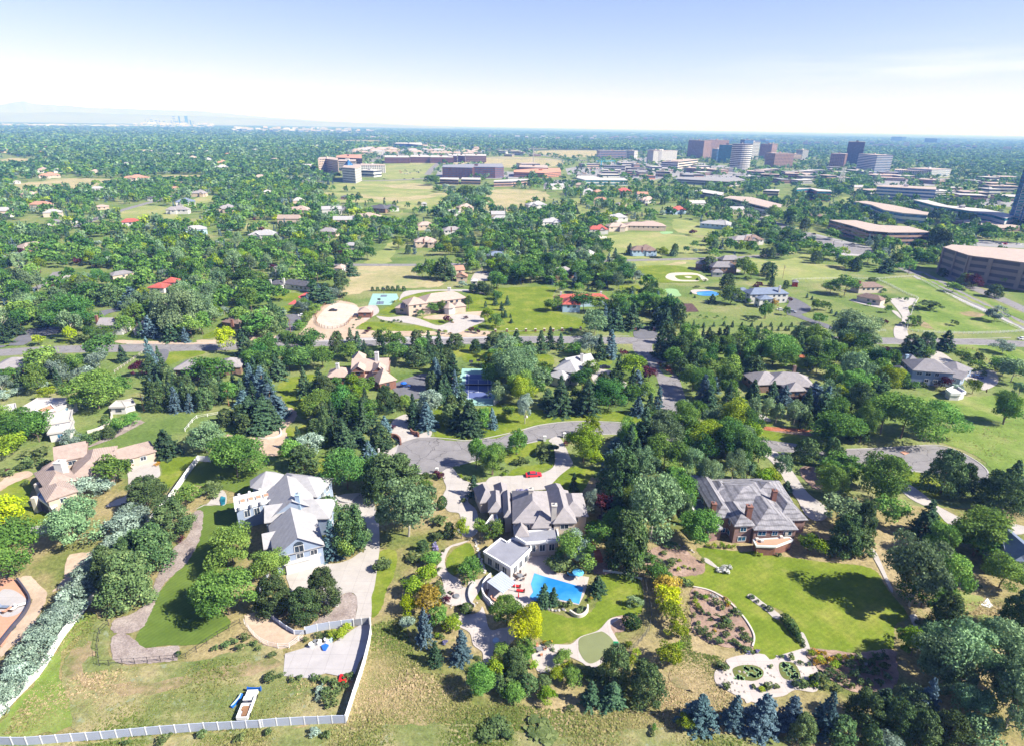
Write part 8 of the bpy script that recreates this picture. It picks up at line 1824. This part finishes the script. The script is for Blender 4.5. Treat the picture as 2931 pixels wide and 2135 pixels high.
trees('L', """c 850 460 730 300;c 930 560 750 180;d 780 500 690 160;s 700 640 760 110;p 1300 610 760 130;s 1350 650 790 160;p 1420 600 760 110;s 1570 590 750 130;r 1095 730 840 140;d 1440 720 800 60;d 210 630 890 280;d 300 760 900 140;p 430 550 700 140;d 520 560 700 120;p 600 640 780 140;s 700 680 820 130;p 40 560 700 120;d 160 580 680 120;d 560 770 940 140;d 680 860 1080 150;d 830 890 1150 230;d 800 730 900 160;d 900 760 930 220;d 1010 820 1010 200;d 1180 890 1050 190;
p 1030 980 1180 170;b 540 980 1180 130;b 630 1010 1210 130;s 490 1050 1230 90;b 300 1010 1180 130;s 210 980 1130 100;s 50 970 1150 120;p 60 780 1000 150;b 40 760 800 1;d 1700 750 850 110;p 1830 760 840 90;d 1810 810 900 90;w 2025 660 775 140;c 2090 790 1010 200;d 2020 800 960 170;c 1990 840 920 100;w 1950 830 900 80;l 1790 970 1090 90;r 1560 960 1060 130;d 1340 985 1060 160;w 1650 1000 1080 80;d 2030 1060 1330 150;c 2150 990 1120 90;w 1960 390 520 150;p 1960 220 330 120;r 1790 150 270 130;p 1740 130 240 120;d 1640 200 290 100;p 1640 90 160 80;p 1550 90 160 90;d 1300 40 130 80;d 2030 100 240 130;
d 780 160 330 200;d 670 210 310 120;k 1010 160 200 60;o 1090 250 290 50;k 1090 310 370 90;u 1410 340 430 160;d 1310 470 560 90;p 1350 470 550 60;r 1085 490 550 55;d 1125 385 450 55;d 980 365 395 30;d 570 340 440 90;d 640 360 430 60;d 580 450 550 100;s 490 290 330 25;s 530 310 345 25;s 680 410 450 30;s 720 430 475 35;d 160 370 500 90;d 325 400 470 50;r 355 320 365 30;g 230 340 410 50;d 30 330 380 80;p 180 40 160 120;s 210 150 240 60;p 320 190 260 50;d 790 20 110 140;p 870 30 120 90;s 1110 20 120 110;d 1210 50 130 110;p 560 -40 60 80;d 30 60 150 90;r 110 200 250 80;d 1270 320 360 30""")
trees('P', """d 1350 1120 1230 250;d 1090 1150 1240 160;p 1530 1040 1250 150;s 1580 1080 1250 70;p 1500 1030 1180 130;d 1200 1230 1330 140;d 960 1220 1330 150;p 870 1260 1370 80;s 1110 1270 1390 110;d 780 1250 1350 130;o 1480 1210 1300 110;d 1570 930 1010 100;d 1640 1020 1080 80;d 1790 1040 1110 80;o 1900 1010 1120 190;d 2070 1060 1150 90;d 2140 1070 1150 80;o 1300 960 1050 180;d 1100 910 1010 90;p 1250 1060 1150 70;s 1170 950 1010 50;d 1400 990 1060 100;
d 230 860 970 120;d 370 860 1010 130;p 470 950 1060 90;d 30 810 880 80;o 740 700 790 130;d 860 850 920 110;d 950 870 930 70;d 320 1030 1110 170;d 210 1060 1150 120;p 270 1150 1250 130;d 400 1040 1120 110;p 160 1190 1270 90;d 700 1190 1290 110;d 620 1200 1290 90""")
trees('N', """o 1470 610 700 120;d 1500 620 690 80;w 1580 680 740 60;w 1640 690 740 60;w 1530 690 730 50;c 1650 760 860 120;d 1750 690 800 110;c 1880 690 820 130;d 1600 780 850 80;d 1900 790 890 120;d 1830 780 870 100;s 1480 880 910 25;s 1205 805 835 18;d 735 590 640 90;d 1460 900 930 20;y 265 920 990 70;c 1450 0 1 1;o 970 1180 1290 110;p 850 760 800 60;p 900 750 800 40;p 700 750 790 30;p 670 760 790 30;p 1380 820 850 30;s 1550 840 900 60;d 1600 850 890 50""")
trees('O', """s 1105 1150 1240 50;s 990 1190 1270 50;s 1440 1185 1255 45;d 1150 1180 1240 60;l 1360 1180 1270 90;w 1750 1170 1230 60;d 1620 1130 1190 60;s 775 940 970 20;s 808 940 970 20;s 840 938 970 20;s 873 940 970 20;s 905 940 970 20;r 1020 915 960 60;r 1065 915 960 60;r 775 975 1020 40;d 1240 930 985 60;d 1290 935 985 50;d 985 845 920 60;d 1040 850 920 50;d 1110 855 930 70;d 1170 860 925 50;o 830 860 920 80;s 680 840 920 50;s 650 880 960 45;r 1600 1040 1090 50;r 1710 1110 1170 70;y 1605 840 890 40;c 190 850 950 60;d 1510 700 760 170""")
# shrubs and garden plants: kind x y diameter
bushes('C', """u 1290 180 70;u 1350 200 60;u 1440 190 80;u 1380 240 60;u 1430 215 70;u 1400 250 55;u 1330 330 80;u 1360 370 70;u 1250 160 70;u 1680 190 45;u 1380 130 50;l 1500 190 35;l 1540 240 35;l 1490 260 40;l 1580 250 30;u 1620 260 28;u 1520 350 70;u 1560 370 60;k 1590 375 45;
l 1770 75 50;l 1830 70 50;l 1880 80 45;l 1720 70 40;l 1920 80 40;l 2110 130 50;t 1845 250 70;t 1880 245 60;t 1820 265 55;t 1860 275 60;u 1630 450 50;u 1660 470 45;l 1700 480 50;l 1630 520 60;l 1650 560 50;g 1620 440 30;u 1790 520 70;u 1840 560 60;u 1720 470 40;l 1880 520 45;u 1930 580 60;u 1960 600 60;u 1680 590 55;u 1730 610 45;u 1830 640 80;u 1870 670 80;u 1890 700 75;u 1840 700 60;u 1900 620 50;u 1640 680 60;u 1660 740 75;u 1700 740 70;u 1750 780 80;u 1810 820 85;u 1870 770 75;u 1990 730 60;u 2020 770 60;u 2040 810 60;u 1990 790 50;u 1960 840 70;u 2000 880 60;u 2040 890 60;u 2070 910 45;u 1910 820 60;u 1780 700 45;u 1740 650 40;u 1610 620 45;u 1620 480 40;n 1860 490 40;n 1880 540 35;t 1790 470 45;t 1760 460 35;n 1780 740 30;r 1760 650 30;
u 640 530 70;u 700 600 60;u 600 540 60;u 720 570 60;l 790 500 35;u 560 530 40;k 890 450 30;g 800 490 40;u 1840 1020 80;u 1860 1180 60;u 1880 1170 50;u 1820 1010 60;l 2140 1200 50;u 2180 1170 50;u 2080 1180 50;u 1090 860 50;u 470 850 60;g 490 830 30;n 440 830 40;u 1160 960 50;u 800 270 50;g 760 280 30;u 500 890 40;u 640 1350 60;u 1290 1550 60;k 480 830 30;d 1300 1500 60""")
bushes('D', """k 55 475 45;k 100 510 35;k 150 545 35;k 195 565 60;k 320 650 90;k 350 680 90;k 375 715 90;k 395 750 85;k 415 780 60;k 440 815 60;k 465 855 35;u 370 950 70;u 290 940 45;u 440 995 45;u 500 1005 45;u 205 1020 40;u 420 1160 80;u 460 1160 80;u 500 1150 60;u 380 1150 50;l 540 1120 80;l 550 1160 70;u 190 1180 60;u 250 1180 60;l 135 1200 50;u 165 1170 40;n 560 910 60;n 620 920 60;n 660 960 60;n 700 960 50;n 560 990 60;n 620 990 50;l 520 920 60;l 590 960 70;l 700 1020 80;l 740 950 60;n 790 950 50;l 840 950 50;u 760 1010 70;u 830 1010 90;u 900 960 90;u 970 980 90;u 1040 950 80;u 1100 930 70;u 940 1050 90;u 860 1080 90;u 760 1110 90;u 680 1080 90;u 620 1120 80;u 1020 1060 90;u 1100 1020 90;u 1120 1100 80;u 980 1150 80;u 900 1140 80;u 1060 1150 80;u 720 1190 80;u 640 1190 60;u 820 1170 70;t 910 950 50;t 950 990 50;u 1360 680 60;u 1400 700 60;u 1450 680 50;l 80 135 35;l 125 140 40;u 265 140 45;v 100 900 40;v 30 910 40;k 1850 390 40""")
bushes('B', """k 1145 560 1;v 1440 640 60;v 1240 660 40;l 700 780 90;l 760 770 110;l 810 730 90;u 660 780 80;u 590 780 70;u 480 810 50;u 640 770 60;u 620 1120 90;u 560 1110 70;u 700 1140 80;w 600 1200 80;u 650 1240 100;u 720 1200 100;u 780 1180 80;w 590 1270 60;u 720 1290 90;u 660 1320 80;u 820 1100 70;u 850 1090 50;u 250 1100 50;u 380 1120 60;u 440 1110 60;u 300 1090 45;u 1610 650 60;l 1520 780 50;l 1610 730 60;u 1560 780 60;v 1580 830 50;v 1900 1040 70;v 1870 1010 60;v 1930 1060 60;u 1830 950 40;u 1850 960 40;u 1550 140 30;u 1570 110 30;u 1530 200 40;v 1510 90 50;v 1500 60 40;r 1600 500 70;u 1740 560 60;u 1700 550 50;u 1740 590 50;k 1620 440 30;r 1640 450 30;u 1540 260 40;u 1900 1500 80;u 2000 1540 90;u 2080 1560 90;u 1980 1500 60;u 180 1540 80;w 560 1540 90;u 650 1560 80""")
bushes('G', """v 240 750 60;v 260 770 50;v 210 770 50;v 290 740 40;u 320 740 40;u 130 600 35;u 200 520 50;u 250 520 70;u 290 510 60;u 100 560 40;u 430 520 30;u 500 480 30;u 430 380 60;g 425 375 30;u 520 730 50;u 930 1120 90;u 840 1060 80;r 880 960 60;u 560 740 45;u 900 330 30;u 940 340 30;k 720 110 1""")
bushes('F', """u 1700 620 30;l 1705 625 35;u 1760 640 50;u 1800 650 40;u 1480 630 30;k 1430 620 70;u 1720 820 50;u 700 430 60;u 650 460 70;u 300 1540 1;u 1980 540 50;u 2060 590 40;l 2050 610 40;u 2130 520 60;u 2180 500 60;u 1350 620 50;u 1400 640 50""")
bushes('A', """k 1405 920 50;u 2130 1110 90;u 1780 850 90;u 1850 820 80;u 1930 790 80;u 2000 840 60;u 2040 880 60;u 1700 880 60;u 2150 930 70;u 1900 870 80;u 300 1590 60;u 1600 1560 90;u 1900 1580 90;u 1300 1600 90;u 1000 1620 70""")
bushes('E', """u 160 560 80;u 80 600 90;u 240 540 90;u 350 520 90;u 230 500 70;r 60 590 50;u 30 600 70;u 200 680 60;u 1330 500 40;r 1430 1130 60;l 1390 640 1;l 1110 150 1;n 1240 530 40""")
bushes('J', """k 1095 510 22;k 1140 515 20;k 1160 520 20;k 1180 505 25;k 1210 505 25;k 1235 515 20;k 1195 610 30;k 1220 605 30;k 1080 505 20;k 860 540 18;k 855 560 18;k 880 500 18;u 910 490 40;k 1395 595 35;r 1840 600 40;r 1535 590 35;l 1580 600 40;n 1620 610 30;k 1890 610 25;u 1170 360 25;n 1185 355 18;u 400 400 50;r 960 600 40;l 1420 600 25;k 1000 1110 1;r 1170 1350 50;u 1180 1210 60;u 1630 510 40;n 1640 520 20;r 1745 485 35""")
bushes('K', """u 1860 340 30;s 1590 290 30;s 1620 320 25;s 1640 180 30;u 1700 190 30;u 1650 240 25;u 1630 240 30;u 1970 180 30;u 2050 180 40;u 2020 170 30;u 1380 860 60;r 1340 850 40;n 1960 1290 30;n 2000 1300 30;n 2060 1310 30;u 560 60 1;r 2100 240 50""")
bushes('L', """r 1180 1000 1;u 1880 930 50;k 1270 1010 80;k 1330 1010 80;k 1400 1010 60;u 1000 720 40;u 20 490 50;u 70 500 50;k 1830 770 30;u 1220 330 30;u 1650 530 60;n 360 1120 30;n 400 1125 30;n 430 1130 30;n 380 1105 25;u 1240 530 50""")

grove('G', '900,420 1100,330 1280,400 1200,620 1150,800 1130,1000 1080,1200 1120,1360 960,1200 930,1000 870,800 840,640 880,560', 6.2, 'ppsscdc', 11, 18)
grove('G', '1100,240 1400,330 1480,420 1560,560 1480,640 1300,480 1100,430', 6.5, 'ddclp', 9, 15)
grove('G', '1480,170 1700,200 2130,350 2120,560 1900,560 1700,540 1500,400 1430,300', 6.5, 'ddclo', 8, 13)
grove('H', '0,440 110,470 200,600 260,700 60,720 0,640', 6, 'dlcu', 4, 8)
grove('H', '330,480 420,440 700,480 860,700 800,820 640,820 520,700 420,600', 7, 'dpu', 5, 10)
grove('H', '600,820 860,840 1000,900 1080,1180 940,1260 760,1240 640,1000', 8, 'ddcp', 8, 13)
grove('H', '480,0 900,0 1000,60 980,340 880,380 700,400 560,300 440,180', 7.5, 'ddspc', 8, 14)
grove('L', '560,640 1000,760 1160,900 1180,1040 1080,1180 980,1250 700,1220 640,1050 560,940 400,860 380,780', 8, 'dddcopl', 8, 13)
grove('L', '0,700 380,740 380,880 120,860 0,900', 9, 'ddsp', 8, 12)
grove('K', '1340,620 1660,720 2200,700 2200,820 1800,900 1640,1000 1560,1000 1520,900 1420,860 1360,800', 8, 'ddospp', 7, 12)
grove('K', '1560,1020 1900,900 2000,1100 1900,1180 1700,1240 1580,1200', 8, 'sbdo', 8, 12)
grove('K', '480,1000 1040,1040 1200,1080 1160,1180 700,1230 460,1220', 7.5, 'sspdo', 8, 13)
grove('K', '0,760 360,860 500,1000 440,1100 300,1160 60,1160', 8.5, 'ddlc', 8, 12)
grove('K', '960,380 1520,420 1530,570 1320,600 900,590 900,450', 8, 'ssdbo', 8, 12)
grove('K', '0,60 260,90 1100,110 1180,200 1040,230 600,215 200,225 0,200', 9, 'dddoc', 8, 13)
grove('J', '480,1100 700,1080 1020,1180 980,1540 700,1520 560,1400', 7.5, 'sspdd', 8, 13)
grove('J', '100,700 640,740 660,900 420,960 260,960 100,900', 8, 'oodds', 7, 11)
grove('J', '0,800 200,900 260,1200 240,1380 0,1340', 7.5, 'bsspp', 8, 12)
grove('J', '1420,880 1700,900 1700,1090 1640,1180 1440,1180', 6.5, 'sspb', 8, 12)
grove('J', '1480,1130 1640,1100 1980,1190 1960,1420 1680,1400 1560,1300', 7.5, 'sspd', 7, 11)
grove('J', '660,600 980,640 1400,720 1560,780 1480,840 1200,800 960,740 700,760', 9, 'ospd', 7, 11)
grove('I', '1180,780 1360,940 1900,980 2100,900 2180,1000 2000,1200 1700,1230 1180,1220 1160,1000', 7.5, 'ppssb', 7, 11)
grove('I', '0,880 260,900 640,850 900,930 900,1020 560,1060 300,1120 60,1160 0,1160', 8, 'wwdds', 6, 10)
grove('I', '1180,260 1700,260 1700,560 1600,640 1200,640 980,620 960,460', 9, 'ccssd', 8, 13)
grove('I', '0,1200 100,1180 280,1300 340,1500 120,1620 0,1600', 8, 'ddl', 8, 12)
grove('D', '1200,800 1500,700 1900,850 2203,900 2203,1652 1000,1652 1100,1500 1220,1240', 9, 'cccpds', 9, 15)
grove('D', '640,1260 1180,1240 1200,1652 640,1652', 8, 'ppps', 7, 11)
grove('D', '600,20 900,0 1040,120 860,200 640,180', 8, 'dp', 8, 11)
grove('D', '1640,0 2000,60 2060,140 1800,200 1620,160', 9, 'dcp', 8, 12)
grove('C', '700,1000 980,900 1280,1040 1330,1160 1200,1380 860,1400 720,1280', 7.5, 'ppss', 7, 11)
grove('C', '0,860 240,900 520,1080 700,1060 700,1180 300,1320 0,1240', 6, 'ddlpp', 3.5, 6)
grove('F', '960,440 1300,480 1340,700 1100,860 960,800', 8, 'ppd', 9, 13)
grove('F', '350,380 900,260 1060,420 940,520 700,440 560,560 380,600', 8, 'dssp', 7, 11)
grove('A', '960,60 1260,0 1380,60 1340,240 1180,330 1000,560 900,640 840,560 900,330', 7, 'ppp', 8, 11)
grove('E', '1240,860 1480,860 1500,1060 1360,1300 1180,1300', 7.5, 'ppp', 8, 11)
grove('C', '1240,140 1420,60 1640,180 1690,280 1560,330 1300,400 1230,300', 2.6, 'u', 3, 5)
grove('C', '1600,430 1740,430 1880,520 2000,660 2060,800 2030,900 1880,860 1640,760 1600,600', 2.3, 'u', 2.6, 4.6)
grove('D', '480,890 700,900 900,920 1160,890 1200,1000 1180,1200 980,1240 640,1180 580,1040', 2.6, 'u', 3, 5)
grove('d', '0,520 130,640 60,820 240,1000 240,1200 100,1300 0,1200', 4.5, 'u', 4, 7)
grove('o', '-30,620 60,280 260,180 360,140 60,100 -200,300 -160,700', 6.5, 'dccp', 9, 15)
grove('G', '2130,940 2203,900 2203,1240 2100,1300', 6, 'dl', 6, 9)
grove('H', '0,620 280,640 460,740 560,720 400,660 0,560', 6, 'dc', 5, 8)
PLANTS[:] = [p for p in PLANTS if p[3] > .35 and p[2] > .3]
build_far()
# ---------------------------------------------------------------- rough grass tufts on the unmown ground
TUFT = mat_leaf('grass tufts', (.17, .24, .06), (.33, .33, .13), (.60, .48, .30), .5)
TQ, TT = [], []
for crop, s_, n_ in (('A', '560,1100 480,1480 -100,1640 0,1660 2300,1500 2300,880 1500,1000 800,1060', 15000), ('B', '0,1110 700,1120 780,1420 0,1460', 3000), ('B', '1000,700 1240,640 1400,1080 1700,1080 1800,1330 2203,1350 2203,1480 830,1480 900,1200', 14000),
                     ('A', '-200,1665 800,1625 2203,1530 2203,1720 -200,1760', 9000), ('B', '0,1530 800,1480 2203,1500 2203,1740 0,1720', 13000), ('C', '0,1300 700,1380 1300,1380 1500,900 1560,500 1600,900 1850,960 1780,1150 2000,1320 1500,1560 2203,1600 2203,1740 0,1740', 20000),
                     ('A', '30,1560 500,760 760,620 700,860 480,980 560,1200 540,1500', 6000), ('H', '1500,330 2080,200 2260,200 2260,600 1950,560' , 2500), ('D', '1500,500 2203,520 2203,860 1850,840 1560,640', 5000)):
    pg = np.array([(q.x, q.y) for q in pts(crop, s_)]); lo, hi = pg.min(0), pg.max(0)
    g = RNG.uniform(lo, hi, (n_*2, 2)); c = np.zeros(len(g), bool)
    for i in range(len(pg)):
        x1, y1 = pg[i]; x2, y2 = pg[(i+1) % len(pg)]
        if y1 != y2: c ^= ((y1 > g[:, 1]) != (y2 > g[:, 1])) & (g[:, 0] < (x2-x1)*(g[:, 1]-y1)/(y2-y1)+x1)
    g = g[c][:int(n_*.55)]; n = len(g); h = RNG.uniform(.06, .2, n)*(1+.5*np.sin(g[:, 0]*.3)*np.sin(g[:, 1]*.23))
    base = np.clip(.42+.3*np.sin(g[:, 0]*.11+np.sin(g[:, 1]*.13)*2)+.2*np.sin(g[:, 1]*.31)+RNG.normal(0, .16, n), 0, 1)
    for k in range(2):
        cc = np.column_stack([g+RNG.normal(0, .12, (n, 2)), h*.5]); nr = RNG.normal(0, 1, (n, 3)); nr[:, 2] = np.abs(nr[:, 2])+1.6
        TQ.append(leaf_quads(cc, nr/np.linalg.norm(nr, axis=1)[:, None], h*.9, 1.1, .3)); TT.append(base)
TQ = np.concatenate(TQ); TQ[:, :, 2] = np.maximum(TQ[:, :, 2], .03)
o = bpy.data.objects.new('rough_grass', quads_mesh('rough_grass', TQ, np.concatenate(TT), [TUFT])); COL.objects.link(o)
tag(o, 'tufts of tall dry and green grass over the unmown ground', 'grass', None, 'stuff')
emit_plants()
# ---------------------------------------------------------------- sky, air, light, camera
W_ = bpy.data.worlds.new('World'); SC.world = W_; W_.use_nodes = True
N = W_.node_tree; bg = N.nodes['Background']
sun_dir = Vector((.957, -.29, 0)).normalized(); EL = math.radians(41)
sky = N.nodes.new('ShaderNodeTexSky'); sky.sky_type = 'NISHITA'; sky.sun_disc = False
sky.sun_elevation = EL; sky.sun_rotation = math.atan2(sun_dir.x, sun_dir.y)
sky.altitude = 1600; sky.air_density = 1.0; sky.dust_density = .2; sky.ozone_density = 4.0
tcx = N.nodes.new('ShaderNodeTexCoord'); mp = N.nodes.new('ShaderNodeMapping'); mp.inputs['Scale'].default_value = (1.6, 1.6, 22)
N.links.new(tcx.outputs['Generated'], mp.inputs[0]); cf = noise(N, 1.7, 6, .6, mp.outputs[0])
sx = N.nodes.new('ShaderNodeSeparateXYZ'); N.links.new(tcx.outputs['Generated'], sx.inputs[0])
band = ramp(N, sx.outputs['Z'], [(.0, (0, 0, 0)), (.03, (1, 1, 1)), (.075, (1, 1, 1)), (.12, (0, 0, 0))]); side = ramp(N, sx.outputs['X'], [(.25, (.12, .12, .12)), (.6, (1, 1, 1))])
cl = mix(N, 1.0, mix(N, 1.0, ramp(N, cf, [(.5, (0, 0, 0)), (.68, (.75, .75, .75))]), band, 'MULTIPLY'), side, 'MULTIPLY')
N.links.new(mix(N, cl, mix(N, 1.0, sky.outputs[0], (1.36, .98, 1.16), 'MULTIPLY'), (7.5, 7.8, 8.2)), bg.inputs[0]); bg.inputs[1].default_value = .062
s = bpy.data.lights.new('sun', 'SUN'); s.energy = 5.0; s.angle = math.radians(.53); s.color = (1, .99, .985)
so = bpy.data.objects.new('sun', s); COL.objects.link(so)
d = Vector((sun_dir.x*math.cos(EL), sun_dir.y*math.cos(EL), math.sin(EL)))
so.rotation_euler = d.to_track_quat('Z', 'Y').to_euler(); so.location = (0, 0, 400)
HZ = True
if HZ:
    b = MB(); b.box(Vector((-58000, -390, 0)), Vector((1, 0, 0)), Vector((0, 1, 0)), 116000, 60000, -1.0, 1000)
    m = bpy.data.materials.new('air haze'); m.use_nodes = True; MATS['air haze'] = m
    nn_ = m.node_tree; nn_.nodes.remove(nn_.nodes['Principled BSDF']); out = [n for n in nn_.nodes if n.type == 'OUTPUT_MATERIAL'][0]
    pv = nn_.nodes.new('ShaderNodeVolumePrincipled'); pv.inputs['Color'].default_value = (.17, .37, 1.0, 1); pv.inputs['Absorption Color'].default_value = (1, 1, 1, 1); pv.inputs['Density'].default_value = 0.00015
    pv.inputs['Anisotropy'].default_value = 0
    nn_.links.new(pv.outputs[0], out.inputs['Volume'])
    o = b.build('haze', m); tag(o, kind='stuff')
cam = bpy.data.cameras.new('camera'); co = bpy.data.objects.new('camera', cam); COL.objects.link(co); SC.camera = co
cam.sensor_fit = 'HORIZONTAL'; cam.sensor_width = 36; cam.lens = 36*FPX/2931; cam.clip_start = 1; cam.clip_end = 200000
Mx = Matrix((( _r.x, _u.x, -_f.x, 0), (_r.y, _u.y, -_f.y, 0), (_r.z, _u.z, -_f.z, HCAM), (0, 0, 0, 1))); co.matrix_world = Mx
SC.view_settings.view_transform = 'Standard'; SC.view_settings.look = 'None'; SC.view_settings.exposure = 1.25; SC.view_settings.gamma = 1
SC.cycles.max_bounces = 5; SC.cycles.diffuse_bounces = 2; SC.cycles.volume_bounces = 0; SC.cycles.transparent_max_bounces = 4
SC.cycles.use_denoising = True; SC.cycles.caustics_reflective = False; SC.cycles.caustics_refractive = False
print('objects', len(bpy.data.objects), 'plants', len(PLANTS))
